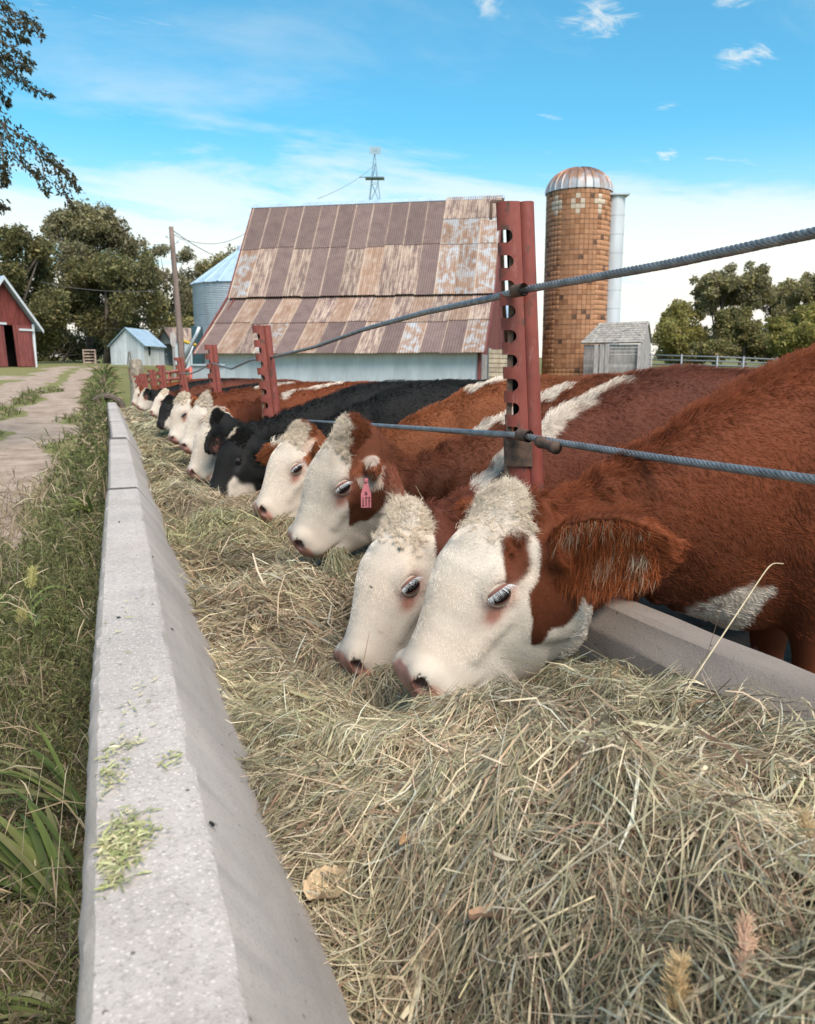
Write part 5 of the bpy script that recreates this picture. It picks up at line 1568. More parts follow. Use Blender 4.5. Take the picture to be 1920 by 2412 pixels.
        obj('lower_eyelid', raw_mesh('eyelid', VV, FF, MAT_HIDE, True, np.concatenate([lcol, np.zeros((len(lcol), 1))], 1)), body)
        if fur > .25 and s == 1:                # lashes on the side in view
            n = 120; pts = np.zeros((n, 5, 3))
            for i_ in range(n):
                b = r.uniform(-1.0, 1.15); a = math.radians(23)
                dv = (n_out * math.cos(a) + upe * math.sin(a)) * math.cos(b) + fwd * math.sin(b)
                p0 = ec + dv * rad * 1.08
                dirv = n_out * 1.0 - upe * .05 - fwd * (math.sin(b) * -.7 + .25) + r.normal(size=3) * .12
                ln = r.uniform(.010, .020) * sc
                for j in range(5):
                    t = j / 4
                    pts[i_, j] = p0 + dirv * ln * t - upe * ln * .65 * t * t
            cl = np.tile(np.array([[.88, .87, .86]]) if lash == 'white' else np.array([[.02, .02, .02]]), (n, 1))
            curves_obj('eyelashes', pts - off, .00019 * sc, cl, MAT_HAIR, body)
    # ---- coat
    if fur > 0: grow_coat(C, V, Fq, fn, fa, colour, r, fur, hairk)
    return C

def curves_obj(name, pts, rad, col, mat, parent):
    n, k, _ = pts.shape
    cu = bpy.data.hair_curves.new(name)
    cu.add_curves([k] * n)
    cu.position_data.foreach_set('vector', pts.astype(np.float32).ravel())
    ra = cu.attributes.get('radius') or cu.attributes.new('radius', 'FLOAT', 'POINT')
    prof = np.interp(np.linspace(0, 1, k), [0, .6, 1], [1, .85, .15])
    ra.data.foreach_set('value', (np.broadcast_to(np.asarray(rad, float).reshape(-1, 1), (n, 1)) * prof).astype(np.float32).ravel())
    ca = cu.attributes.new('col', 'FLOAT_COLOR', 'CURVE')
    c4 = np.ones((n, 4), np.float32); c4[:, :3] = col
    ca.data.foreach_set('color', c4.ravel())
    cu.materials.append(mat)
    o = bpy.data.objects.new(name, cu)
    return link(o, parent)

def grow_coat(C, V, Fq, fn, fa, colour, r, fur, hairk):
    cen = V[Fq].mean(1)
    nn = fn / (np.linalg.norm(fn, axis=1)[:, None] + 1e-12)
    view = np.array([-.1, 0, CAM_Z]) - cen; dist = np.linalg.norm(view, axis=1); view /= dist[:, None]
    facing = (nn * view).sum(1)
    Qh = ((cen - C.pl) @ C.R) / C.sc
    head = (Qh[:, 0] > -.06) & (Qh[:, 0] < .54) & (np.abs(Qh[:, 1]) < .16) & (Qh[:, 2] > -.42) & (cen[:, 0] < C.px + .14)
    keep = (facing > -.25) & (cen[:, 2] > np.where(head, .2, .40)) & (cen[:, 0] < C.px + 2.4)
    wgt = fa * keep * np.where(head, 8.0, 1.0)
    n = int(54000 * fur)
    pick = r.choice(len(Fq), n, p=wgt / wgt.sum())
    a, b = r.random((2, n, 1))
    q = Fq[pick]
    p = (V[q[:, 0]] * (1 - a) + V[q[:, 1]] * a) * (1 - b) + (V[q[:, 3]] * (1 - a) + V[q[:, 2]] * a) * b
    nr = nn[pick]
    Q = ((p - C.pl) @ C.R) / C.sc
    hd = head[pick]
    col, skin = colour(p)
    # combing direction
    base = np.zeros((n, 3)); base[:] = (1.0, 0, -.55)
    base[:, 1] += .25 * np.sign(p[:, 1] - C.body_y)
    whorl = C.H2W(.17, 0, .02)
    rad = p - whorl; rad /= np.linalg.norm(rad, axis=1)[:, None] + 1e-9
    base = np.where(hd[:, None], rad + np.array([0, 0, -.15]), base)
    # ears: hair runs to the tip
    inear = np.zeros(n, bool)
    for (eb, d, sv, nv, L_) in C.EAR:
        qq = p - eb; a_ = qq @ d
        m = (a_ > .02) & (a_ < L_ * 1.1) & (np.linalg.norm(qq - np.outer(a_, d), axis=1) < .085 * C.sc) & ~((Q[:, 0] > .1) & (np.abs(Q[:, 1]) < .11))
        base[m] = d * .9 + np.array([0, 0, -.45]); inear |= m
    t = base - nr * (base * nr).sum(1)[:, None]
    t /= np.linalg.norm(t, axis=1)[:, None] + 1e-9
    bt = np.cross(nr, t)
    clump = wav(p * np.array([.45, 1, 1]), 70, C.seed + 5) + .7 * wav(p, 160, C.seed + 6)
    swirl = np.where(hd, .13, .32)
    t = t + bt * (clump * swirl + r.normal(size=n) * .12)[:, None]
    crest = 1 - sstep(np.interp(p[:, 0], C.tx, C.tz) - p[:, 2], .0, .07)
    ln = np.where(hd, .0080 * (1 - .5 * sstep(Q[:, 0], .34, .47)), .0135 + .016 * crest) * r.uniform(.6, 1.35, n) * hairk
    ln = np.where(inear, .020 * r.uniform(.6, 1.4, n), ln) * C.sc
    lift = np.where(hd, .14, .15 + .35 * crest + .14 * np.abs(clump))
    ok = (skin < .5)
    eye = np.linalg.norm((Q - np.array([.214, 0, -.074])) * np.array([1, 0, 1.25]), axis=1) < .037
    ok &= ~(eye & (np.abs(Q[:, 1]) > .08))
    K = 4
    tt = np.linspace(0, 1, K)[None, :, None]
    curve = t[:, None] * tt * ln[:, None, None] + nr[:, None] * (lift * ln)[:, None, None] * np.sin(tt * 2.0) - nr[:, None] * .0008
    pts = (p[:, None] + curve)[ok]
    shade = (1 + r.normal(size=n) * .10 + .10 * np.clip(clump, -1.5, 1.5))[:, None]
    tip = np.clip(col * np.clip(shade, .55, 1.5) * 1.12, 0, .9)
    dist = np.linalg.norm(C.pl)
    rr = np.where(hd, .00030, .00050) * max(1.0, dist / 2.2) * r.uniform(.7, 1.2, n)
    curves_obj('coat_hair', pts - C.off, rr[ok], tip[ok], MAT_HAIR, C.body)
    # curly topknot
    top = head & (Qh[:, 0] < .125) & (Qh[:, 0] > -.055) & (Qh[:, 2] > -.055) & keep
    w2 = fa * top * (1.15 - np.clip(Qh[:, 0], 0, .125) * 8)
    if w2.sum() > 0 and C.curl > 0:
        nc = int(760 * C.curl * min(1, fur)) + 40; per = 9 if fur > .5 else 6
        pk = r.choice(len(Fq), nc, p=w2 / w2.sum())
        cc_ = cen[pk]; cn = nn[pk]
        K = 12; tt = np.linspace(0, 1, K)
        P_all = []
        flow = np.stack([wav(cc_, 35, C.seed + 71), wav(cc_, 35, C.seed + 72), wav(cc_, 35, C.seed + 73)], 1)
        for i in range(nc):
            d = cn[i] * .24 + flow[i] * .55 + r.normal(size=3) * .30 - C.R[:, 0] * .45; d /= np.linalg.norm(d)
            s1 = np.cross(d, cn[i] + r.normal(size=3) * .3); s1 /= np.linalg.norm(s1); s2 = np.cross(d, s1)
            Lc = r.uniform(.034, .060) * C.sc * C.curl_len; cr = r.uniform(.0025, .0062) * C.sc; ph = r.random() * 6.28; turns = r.uniform(.7, 1.6)
            ax = cc_[i] + d * (tt[:, None] * Lc * .8) - cn[i] * (tt[:, None] ** 2) * Lc * .22
            hx = ax + cr * np.sqrt(tt)[:, None] * (np.cos(ph + tt * turns * 6.28)[:, None] * s1 + np.sin(ph + tt * turns * 6.28)[:, None] * s2)
            jit = r.normal(size=(per, 1, 3)) * .0046 * C.sc; spr = r.normal(size=(per, 1, 3)) * .0065 * C.sc
            P_all.append(hx[None] + jit * (1 - .4 * tt[None, :, None]) + spr * tt[None, :, None] ** 2 + r.normal(size=(per, K, 3)) * .0004)
        Pc = np.concatenate(P_all)
        colc, _ = colour(np.repeat(cc_, per, 0))
        colc = np.clip(colc * (1 + r.normal(size=(len(Pc), 1)) * .13) * np.array([1.0, .97, .90]), 0, .9)
        curves_obj('topknot_curls', Pc - C.off, .00036 * max(1, dist / 2.2), colc, MAT_HAIR, C.body)
    # ear fringe
    for i, (eb, d, sv, nv, L_) in enumerate(C.EAR):
        nf = int(3400 * min(1, fur))
        if nf < 60: continue
        a_ = r.uniform(.08, .85, nf); s_ = r.uniform(-1, .95, nf) * np.interp(a_, [0, .25, .45, .65, .85, 1], [.15, .27, .31, .29, .2, .05])
        p0 = eb + np.outer(a_ * L_, d) + np.outer(s_ * L_, sv) + np.outer((.50 * (s_) ** 2 + .0) * L_, nv)
        dr = -d * .30 - sv * .85 + nv * .22 + r.normal(size=(nf, 3)) * .20
        ln = r.uniform(.012, .042, nf) * C.sc * np.interp(a_, [0, .3, .7, 1], [1.2, 1.1, .7, .35])
        tt = np.linspace(0, 1, 5)[None, :, None]
        pts = p0[:, None] + dr[:, None] * ln[:, None, None] * tt + np.array([0, 0, -1]) * ln[:, None, None] * .45 * tt ** 2 + r.normal(size=(nf, 1, 3)) * .006 * tt ** 2
        cl, _ = colour(p0)
        pick_ = wav(p0 * 1.0, 55, C.seed + 9) + r.normal(size=nf) * .55
        top_ = (s_ > .55 * .27) & (a_ > .15) & (a_ < .6)
        wh = (((pick_ > 1.5) | (np.hypot(a_ - .72, s_ + .03) < .065)) | (top_ & (pick_ > .35)))[:, None]; tn = (pick_ > .15)[:, None]
        brown_ = C.coat[None] if C.earwhite else BLACK[None]
        rim_ = np.abs(s_) > .80 * np.interp(a_, [0, .25, .45, .65, .85, 1], [.15, .27, .31, .29, .2, .05]); tn = tn | rim_[:, None]
        cl = np.where(wh & bool(C.earwhite), np.array([[.58, .44, .31]]), np.where(tn, brown_ * np.array([[2.5, 2.8, 2.9]]), brown_ * 1.45)) * np.clip(1 + r.normal(size=(nf, 1)) * .15, .6, 1.4)
        curves_obj('ear_fringe', pts - C.off, .00030 * max(1, dist / 2.2), np.clip(cl, 0, .9), MAT_HAIR, C.body)

Cow.curl = 1.0; Cow.curl_len = .68; Cow.earwhite = 1

m_ = M('cow hide', .72, spec=.25)
c_ = m_.attr('col'); al = m_.attr('col', 'Alpha')
nz_ = m_.noise(m_.co('Object'), 9, 5, .6)
m_.color(m_.mix(m_.ramp(nz_, .35, .75, .0, .30), c_, m_.mix(1.0, c_, (.80, .74, .66), 'MULTIPLY')))
m_.rough(m_.ramp(al, .4, .9, .8, .34))
m_.bump(m_.math('ADD', m_.math('MULTIPLY', m_.voro(m_.co('Object'), 330), al), m_.math('MULTIPLY', m_.noise(m_.co('Object'), 420, 3, .6), .8)), .0016, .7)
MAT_HIDE = m_.m
MAT_HAIR = attr_mat('cow hair', .6, .18)
MAT_EYE = M('wet dark eye', .10, spec=.32).color((.014, .009, .008)).m
MAT_LID = plain('pink eyelid', (.42, .17, .13), .45, 0, .25, 60)
MAT_LIDB = plain('dark eyelid', (.03, .026, .025), .45, 0, .25, 60)
WHITE = np.array([.62, .53, .445]); BLACK = np.array([.0085, .008, .0075]); PINK = np.array([.56, .27, .21]); DARK = np.array([.03, .027, .028])

def face_marks(C, Pw, Q, col, pink=True, rim=.9):
    """pink or dark nose, lips, eye rims; returns colour and bare-skin mask"""
    u, v, w = Q.T
    n = wav(Pw, 60, C.seed + 3) * .06
    rr = np.sqrt(((u - .550) / .100) ** 2 + (v / .115) ** 2 + ((w + .072) / .092) ** 2) + n
    nose = 1 - sstep(rr, .86, 1.0)
    lips = (np.exp(-((w + .180 - .36 * (u - .475)) / .012) ** 2) * sstep(u, .43, .47)) * .75
    sk = np.clip(nose, 0, 1)
    pc = PINK if pink else DARK
    mott = (.5 + .5 * wav(Pw, 110, C.seed + 4))[:, None]
    pcv = pc * (.82 + .3 * mott)
    col = col * (1 - np.clip(sk + lips, 0, 1)[:, None]) + pcv * np.clip(sk + lips, 0, 1)[:, None]
    hol = np.exp(-(((u - .498) / .026) ** 2 + ((np.abs(v) - .058) / .018) ** 2 + ((w + .052) / .019) ** 2))
    col = col * (1 - .75 * np.clip(hol * 1.4, 0, 1)[:, None])
    dx, dw_ = (u - .216), (w + .080)
    e = np.exp(-((dx / .044) ** 2 + (dw_ / .030) ** 2)) + .8 * np.exp(-(((u - .266) / .028) ** 2 + ((w + .098) / .018) ** 2))
    e = np.clip(e * 1.25 * (np.abs(v) > .07), 0, 1) * rim
    rc = np.array([.34, .125, .085]) if pink else DARK
    col = col * (1 - e[:, None]) + rc * e[:, None]
    return col, sk

def base_mix(mask, a, b): return a * (1 - mask[:, None]) + b * mask[:, None]
def tone(C, Pw, c):
    n = .5 + .5 * np.clip(wav(Pw, 5, C.seed + 1) * .6 + wav(Pw * np.array([.5, 1, 1]), 24, C.seed + 2) * .4, -1, 1)
    return c * (.80 + .42 * n)[:, None]
def pat_hereford(front=.045, throat=True, eyepatch=None, crest=None, pink=True, brisket=True, earc=None, dirt=.35):
    def f(C, Pw, Q, dy, depth, inear, et, ei):
        u, v, w = Q.T
        nA = wav(Pw, 26, C.seed + 11) * .010 + wav(Pw, 90, C.seed + 12) * .006
        red = tone(C, Pw, C.coat)
        white = np.tile(WHITE, (len(Pw), 1)) * (.94 + .08 * wav(Pw, 8, C.seed)[:, None])
        d_ = np.clip(.5 + .5 * wav(Pw, 7, C.seed + 21), 0, 1) * dirt * sstep(u, .22, .45)
        white = white * (1 - d_[:, None] * np.array([.10, .18, .28]))
        w2_ = np.clip(wav(Pw, 19, C.seed + 22) * .5 + wav(Pw, 45, C.seed + 23) * .4, -1, 1)[:, None]
        white = white * (1 + w2_ * np.array([.035, .06, .085]))
        X = Pw[:, 0]; Z = Pw[:, 2]
        body = sstep(X + nA, C.px + front - .003, C.px + front + .003)
        if throat:
            zl = np.interp(X - C.px, [.0, .05, .17, .25, .30], [C.pz - .36, C.pz - .345, C.pz - .215, C.pz - .30, C.pz - .60])
            body = body * sstep(Z + nA * 1.5, zl - .004, zl + .004)
        if eyepatch is not None:
            x0, x1, z0, z1 = eyepatch
            ea = (X - C.px - .5 * (x0 + x1) - .06 * (Z - C.pz - .5 * (z0 + z1))) / (.5 * (x1 - x0)); ec_ = (Z - C.pz - .5 * (z0 + z1)) / (.5 * (z1 - z0))
            ell = ((np.abs(ea) ** 2.8 + np.abs(ec_) ** 2.8) ** (1 / 2.8) - 1) * .033 + nA * .8
            body = np.maximum(body, (1 - sstep(ell, -.006, .006)) * (Q[:, 1] > .03))
        if crest is not None:
            a, b, wd = crest
            cr = (X - C.px > a) & (X - C.px < b)
            m = cr * (1 - sstep(np.abs(dy) + nA * 2.2 + np.maximum(depth - .02, 0) * .9, wd * .8, wd * 1.15))
            body = body * (1 - m)
        if brisket:
            bx = X - C.px
            m = (1 - sstep(Z + nA * 3, .535, .555)) * sstep(bx + nA * 2, .60, .63) * (1 - sstep(bx + nA * 2, .78, .81))
            body = body * (1 - m)
        body = np.where(inear > 0, 1.0, body)
        low_ = 1 - .42 * (1 - sstep(Z + nA * 4, C.pz - .30, C.pz + .02)) * (1 - sstep(X - C.px, .45, .95))     # brown darkened towards jaw and lower neck, setting off the ear
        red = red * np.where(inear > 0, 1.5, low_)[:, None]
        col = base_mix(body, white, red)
        if C.earwhite:
            nE = wav(Pw, 45, C.seed + 30) * .06
            em = inear * sstep((np.abs(ei[:, 1]) if C.seed == 8 else ei[:, 1]) + nE, .20, .27) * sstep(et, .12, .22) * (1 - sstep(et + nE, .55 + .4 * (C.seed == 8), .7 + .4 * (C.seed == 8)))
            col = base_mix(np.clip(em * .7, 0, .8), col, np.tile(np.array([.62, .52, .43]), (len(Pw), 1)))
        col, sk = face_marks(C, Pw, Q, col, pink)
        return np.clip(col, 0.004, .9), sk * (inear < .5)
    return f
def pat_black(blaze=0.0, muzzle_white=0.0, tuft=0.0, cheek=True, crest=None, pink=False):
    def f(C, Pw, Q, dy, depth, inear, et, ei):
        u, v, w = Q.T
        nA = wav(Pw, 26, C.seed + 11) * .014 + wav(Pw, 70, C.seed + 12) * .006
        blk = tone(C, Pw, np.tile(BLACK, (len(Pw), 1)))
        white = np.tile(WHITE * .96, (len(Pw), 1))
        m = np.zeros(len(Pw)); X = Pw[:, 0]
        hd = (u > -.06) & (X < C.px + .12)
        if blaze > 0:      # white face, dark cheeks behind the eye
            lim = np.interp(u, [-.06, .1, .2, .3, .54], [.045, .06, .085, .14, .2]) * blaze
            dep = np.interp(u, [-.06, .15, .25, .33, .54], [-.06, -.11, -.17, -.5, -.5])
            m = np.maximum(m, hd * (1 - sstep(np.abs(v) * (1 if cheek else .4) + nA, lim, lim + .012)) )
            m = np.maximum(m, hd * sstep(w + nA, dep * blaze, dep * blaze + .012) * sstep(u, .24, .30))
        if muzzle_white > 0:
            mm = sstep(u + nA * 2, .30, .33) * (1 - sstep(w + nA * 2 + .5 * np.maximum(u - .40, 0), -.12, -.10)) * muzzle_white
            m = np.maximum(m, mm * hd)
        if tuft > 0:
            m = np.maximum(m, hd * (1 - sstep(np.hypot((u - .045) * .7, v) + nA * 1.4, .030 * tuft, .042 * tuft)) * (w > -.08))
        if crest is not None:
            a, b, wd = crest
            m = np.maximum(m, ((X - C.px > a) & (X - C.px < b)) * (1 - sstep(np.abs(dy) + nA * 2 + np.maximum(depth - .02, 0) * .9, wd * .8, wd * 1.15)))
        m = np.where(inear > 0, 0, m)
        col = base_mix(m, blk, white)
        col, sk = face_marks(C, Pw, Q, col, pink, .95 if pink else .9)
        return np.clip(col, .004, .9), sk * (inear < .5)
    return f

RED1 = (.155, .038, .012); RED2 = (.110, .032, .017); RED3 = (.165, .049, .017)
def head_at(mpx, ppx, dy=.06, L_=.50):
    """muzzle and poll of a head of length L_ seen at the two pixels; the poll stands dy farther back"""
    lo_, hi_ = .8, 40.0
    for _ in range(50):
        Y = .5 * (lo_ + hi_)
        if np.linalg.norm(PY(*mpx, Y) - PY(*ppx, Y + dy)) < L_: lo_ = Y
        else: hi_ = Y
    return PY(*mpx, Y), PY(*ppx, Y + dy)
def cow(label, mpx, ppx, body_dy, withers, pattern, dy=.06, L_=.50, **kw):
    mz, pl = head_at(mpx, ppx, dy, L_)
    return make_cow('cow', label, mz, pl, pl[1] + body_dy, withers, pattern, **kw)
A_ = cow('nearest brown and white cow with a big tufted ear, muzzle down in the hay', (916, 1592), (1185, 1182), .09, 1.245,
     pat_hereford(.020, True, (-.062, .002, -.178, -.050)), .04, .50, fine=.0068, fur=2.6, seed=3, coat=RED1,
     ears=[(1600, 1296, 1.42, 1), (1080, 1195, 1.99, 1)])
B_ = cow('second cow, white curly forehead and brown cheek, hidden partly by the nearest cow', (780, 1562), (958, 1210), .42, 1.165,
     pat_hereford(.045, False, None, (.27, 1.02, .062)), .10, .49, fine=.0075, fur=1.7, seed=5, coat=RED2,
     ears=[(.75, -.35, -.25, .85), (905, 1108, 2.42, 1)])
C_ = cow('brown and white cow with raised head, pink ear tag and hay in its mouth', (664, 1272), (822, 1008), .16, 1.135,
     pat_hereford(-.015, True, None, (.55, 1.05, .045)), -.03, .50, fine=.0085, fur=1.3, dip=.17, seed=8, coat=(.13, .038, .016),
     ears=[(884, 1112, 2.84, 1), (.35, .8, -.2, .9)])
D_ = cow('white faced cow with thick curly topknot between tagged cow and black cow', (586, 1200), (708, 1012), .12, 1.12,
     pat_hereford(.015, False, None, (.95, 1.2, .045)), .08, .48, fine=.0095, fur=1.0, dip=.14, seed=13, coat=RED3,
     ears=[(748, 1050, 3.84, 1), (612, 1078, 4.30, 1)])
E_ = cow('black cow with white tuft on its crown and white lower jaw', (476, 1162), (568, 1020), .05, 1.085,
     pat_black(0, .95, .9), .12, .46, fine=.011, fur=.55, dip=.10, seed=17, ears=[(.2, -.55, -.3, .55), (-.35, .85, .10, .8)], lash='dark')
F_ = cow('black bodied cow with white face and black ear behind the black faced cow', (432, 1115), (505, 975), .10, 1.075,
     pat_black(1.15, 0, 0, True, None, True), .06, .46, fine=.012, fur=.4, dip=.10, seed=19, ears=[(488, 1062, 5.45, 1), (.1, .9, .1, .8)], lash='dark')
G_ = cow('white faced brown cow with a bristling white crest beyond the black cows', (415, 1050), (488, 935), .12, 1.05,
     pat_hereford(.03, False, None, (.6, 1.15, .05)), .06, .46, fine=.013, fur=.4, dip=.06, seed=23, coat=RED1)
H_ = cow('white faced cow with a pointed brown ear and brown eye', (391, 1035), (430, 935), .08, 1.03,
     pat_hereford(.06, False, None, (.7, 1.1, .05)), .12, .45, fine=.015, fur=.3, seed=29, coat=RED1, ears=[(.2, -.62, .35, .85), (.1, .9, .2, .8)])
I_ = cow('small black calf with white ring round its black muzzle', (364, 1002), (397, 938), .08, 1.0,
     pat_black(0, 1.0, 0), .12, .38, fine=.015, fur=.2, seed=31, ears=[(.1, -.75, -.2, .8), (0, .9, 0, .8)], lash='dark')
J_ = cow('far white faced cow with dark neck, beside the small black calf', (348, 970), (388, 922), .08, 1.0,
     pat_hereford(.05, False), .1, .42, fine=.017, fur=.18, seed=37, coat=RED2)
K_ = cow('far black cow with white muzzle and raised black ear', (318, 958), (345, 918), .08, 1.0,
     pat_black(.9, 0, 0, True, None, True), .1, .36, fine=.018, fur=.15, seed=41, ears=[(.1, -.6, .35, .9), (0, .8, .4, .8)], lash='dark')
L_ = cow('farthest cow at the end of the row, white faced with red cheek', (307, 950), (328, 914), .08, .99,
     pat_hereford(.0, False), .1, .35, fine=.018, fur=.15, seed=43, coat=RED1)

# pink ear tag hanging from the raised cow
eb, ed, es, en, eL = C_.EAR[0]
tp = PY(862, 1132, 2.82)
root = thing('ear_tag', 'pink plastic ear tag with dark markings on the raised cow', 'ear tag', tuple(tp))
mb = MB()
w_, h_ = .0185, .080
pr = [(-.006, 0), (.006, 0), (w_ * .62, -.028), (w_, -.048), (w_, -h_ - .02), (-w_, -h_ - .02), (-w_, -.048), (-w_ * .62, -.028)]
Rt = rotz(math.radians(-14))
mb.prism([Rt @ np.array([x, 0, z]) for x, z in pr], Rt @ np.array([0, .003, 0]))
mb.build('plate', plain('pink tag plastic', (.46, .15, .165), .4, 0, .08, 30), root)
ink = plain('tag ink', (.05, .02, .03), .6)
mb = MB()
for x, z, hx, hz in ((-.011, -.078, .0015, .016), (-.011, -.093, .0035, .0015), (0, -.078, .0015, .017), (.0012, -.062, .004, .0015), (.011, -.080, .0015, .018),
                     (.0125, -.062, .0035, .0015), (.0125, -.075, .0025, .0013), (-.001, -.050, .004, .0014), (-.001, -.043, .0035, .0013), (.003, -.049, .0013, .004)):
    mb.box(Rt @ np.array([x, -.0012, z]), (hx, .0008, hz), Rt)
mb.build('markings', ink, root)
mb = MB(); mb.lathe([(.001, 0), (.008, 0), (.008, .004), (.001, .005)], 12)
o = mb.build('stud', plain('tag stud', (.45, .14, .16), .4), root); o.location = tuple(Rt @ np.array([0, -.001, .002])); o.rotation_euler = (math.radians(90), 0, 0)

for (q_, lb) in (((.275, .075, .028), 'fly on the second cow\'s white face above its muzzle'), ((.13, .085, .005), 'fly on the second cow\'s forehead above the eye')):
    fly(B_.H2W(*q_), 1.0, tuple(B_.R @ np.array([0, .8, .6])), 1.2, lb)
WISP()

# ------------------------------------------------------------------ slotted posts and cables
def post(label, base, top_z, wd, lean, slots, slot_z0, slot_dz, rz, hook=True, collar_z=None, dip=0.0):
    """wide curved channel with a column of slots on the feed side, a round pipe behind, a flat keeper bar inside"""
    H = top_z - base[2]
    root = thing('fence_post', label, 'post', tuple(base), rz, 'slotted red posts of the cable fence')
    # local frame: +x to the right in view, +y away from the feed lane
    sh = lambda z: lean * (z / H)
    xl, xm, xrr = -.5 * wd, .10 * wd, .5 * wd
    th = .005
    # horizontal curve of the channel front: (x, y)
    curve = [(xl, .036), (xl - .002, .016), (xl + .010, .002), (xl + .03, -.004), (xm - .01, -.004), (xm, 0.0)]
    cut = 2.35                                   # how far along the curve the slots reach (in points)
    zs = []
    z = slot_z0 - base[2]
    sl = [(z + i * slot_dz, z + i * slot_dz + slot_dz * .50) for i in range(slots)]
    mb = MB()
    def strip(z0, z1, pts):
        V = []; n = len(pts)
        for zz in (z0, z1):
            for o in (0, th):
                V += [(x + sh(zz), y + o, zz) for x, y in pts]
        F = []
        for i in range(n - 1):
            F += [(i, i + 1, 2 * n + i + 1, 2 * n + i), (n + i, 3 * n + i, 3 * n + i + 1, n + i + 1), (i, n + i, n + i + 1, i + 1), (2 * n + i, 2 * n + i + 1, 3 * n + i + 1, 3 * n + i)]
        F += [(0, 2 * n, 3 * n, n), (n - 1, 2 * n - 1, 4 * n - 1, 3 * n - 1)]
        mb.add(V, F)
    xcut = xl + .60 * (xm - xl)
    left = curve[:4] + [(xcut, -.004)]; right = [(xcut, -.004), (xm - .01, -.004), (xm, 0.0)]
    strip(0, H, right)
    prev = 0.0
    for a, b in sl + [(H, H)]:
        if a > prev: strip(prev, a, left)
        prev = b
    # rounded slot ends
    for a, b in sl:
        r_ = (b - a) * .5; zc = (a + b) / 2
        for sgn in (-1, 1):
            V = [(xcut + sh(zc), -.004, zc + sgn * r_), (xcut + sh(zc), .001, zc + sgn * r_)]
            n = 5
            for i in range(n + 1):
                an = math.pi / 2 * i / n
                V += [(xcut - r_ + r_ * math.sin(an) + sh(zc), -.004, zc + sgn * r_ * math.cos(an)), (xcut - r_ + r_ * math.sin(an) + sh(zc), .001, zc + sgn * r_ * math.cos(an))]
            F = []
            for i in range(n):
                F += [(0, 2 + 2 * i, 4 + 2 * i), (1, 5 + 2 * i, 3 + 2 * i), (2 + 2 * i, 3 + 2 * i, 5 + 2 * i, 4 + 2 * i)]
            mb.add(V, F)
    ch = mb.build('slotted_channel', MAT_RED, root); smooth_by_angle(ch.data, 40)
    # near-black strip behind the slots, standing in for shade inside the channel
    mb = MB(); mb.box((xcut + .010 + sh(H / 2), .040, H / 2), (.022 * wd / .11, .003, H / 2 - .01)); b_ = mb.build('shade_strip', MAT_DARKIN, root)
    b_.data.transform(Matrix.Shear('XY', 4, (lean / H, 0)) @ Matrix.Translation((-lean / 2, 0, 0))) if lean else None
    # pipe
    mb = MB(); rp = (xrr - xm) * .60; xc = xm + rp * .72
    zsn = np.linspace(0, H, 14)
    flare = np.interp(zsn, [0, .12, .3, H], [1.28, 1.15, 1.0, 1.0])
    mb.tube([(xc + sh(z_), rp * .80, z_) for z_ in zsn], rp * flare, 18)
    p_ = mb.build('pipe', MAT_RED, root); smooth_by_angle(p_.data, 50)
    # keeper bar with hooked top
    mb = MB()
    bxx = xl + .013
    mb.box((bxx + sh(H * .5), .014, H * .5), (.0085, .0025, H * .5 - .02))
    if hook:
        mb.box((bxx - .012 + sh(H), .014, H + .001), (.020, .003, .004)); mb.box((bxx - .031 + sh(H), .014, H - .024), (.004, .004, .026))
    kb = mb.build('keeper_bar', MAT_RUST, root)
    if collar_z is not None:
        zc = collar_z - base[2]
        mb = MB()
        pts = [(xl - .006, .05), (xl - .008, .012), (xl + .008, -.006), (xl + .03, -.010), (xm + .008, -.010), (xm + .010, .0)]
        V = []; n = len(pts)
        for zz in (zc - .085, zc):
            V += [(x + sh(zz), y, zz) for x, y in pts]; V += [(x + sh(zz), y + .005, zz) for x, y in pts]
        F = []
        for i in range(n - 1):
            F += [(i, i + 1, 2 * n + i + 1, 2 * n + i), (n + i, 3 * n + i, 3 * n + i + 1, n + i + 1), (2 * n + i, 2 * n + i + 1, 3 * n + i + 1, 3 * n + i), (i, n + i, n + i + 1, i + 1)]
        mb.add(V, F); c_ = mb.build('steel_collar', MAT_RUST, root); smooth_by_angle(c_.data, 40)
    return root

def cable(label, pts, rad, pitch=.085, strands=6, seg=.006):
    pts = np.asarray(pts, float)
    d = np.concatenate([[0], np.cumsum(np.linalg.norm(np.diff(pts, axis=0), axis=1))])
    # smooth path
    n = int(d[-1] / .01)
    s = np.linspace(0, d[-1], n)
    q = np.stack([np.interp(s, d, pts[:, i]) for i in range(3)], 1)
    for _ in range(30): q[1:-1] = (q[:-2] + 2 * q[1:-1] + q[2:]) / 4
    root = thing('fence_cable', label, 'cable', tuple(q[0]), 0, 'steel cables of the fence')
    t = np.gradient(q, axis=0); t /= np.linalg.norm(t, axis=1)[:, None]
    a = np.cross(t, (0, 0, 1.0)); a /= np.linalg.norm(a, axis=1)[:, None]; b = np.cross(t, a)
    near = np.linalg.norm(q[:, :2], axis=1) < 4.2
    for k in range(strands):
        ph = s / pitch * 2 * math.pi + k * 2 * math.pi / strands
        off_ = rad * .60 * (np.cos(ph)[:, None] * a + np.sin(ph)[:, None] * b)
        c = q + off_ - q[0]
        idx = np.unique(np.concatenate([np.where(near)[0], np.arange(0, n, 4), [n - 1]]))
        mb = MB(); mb.tube(c[idx], rad * .44, 6)
        mb.build('strand', MAT_CABLE, root, True)
    return root, q

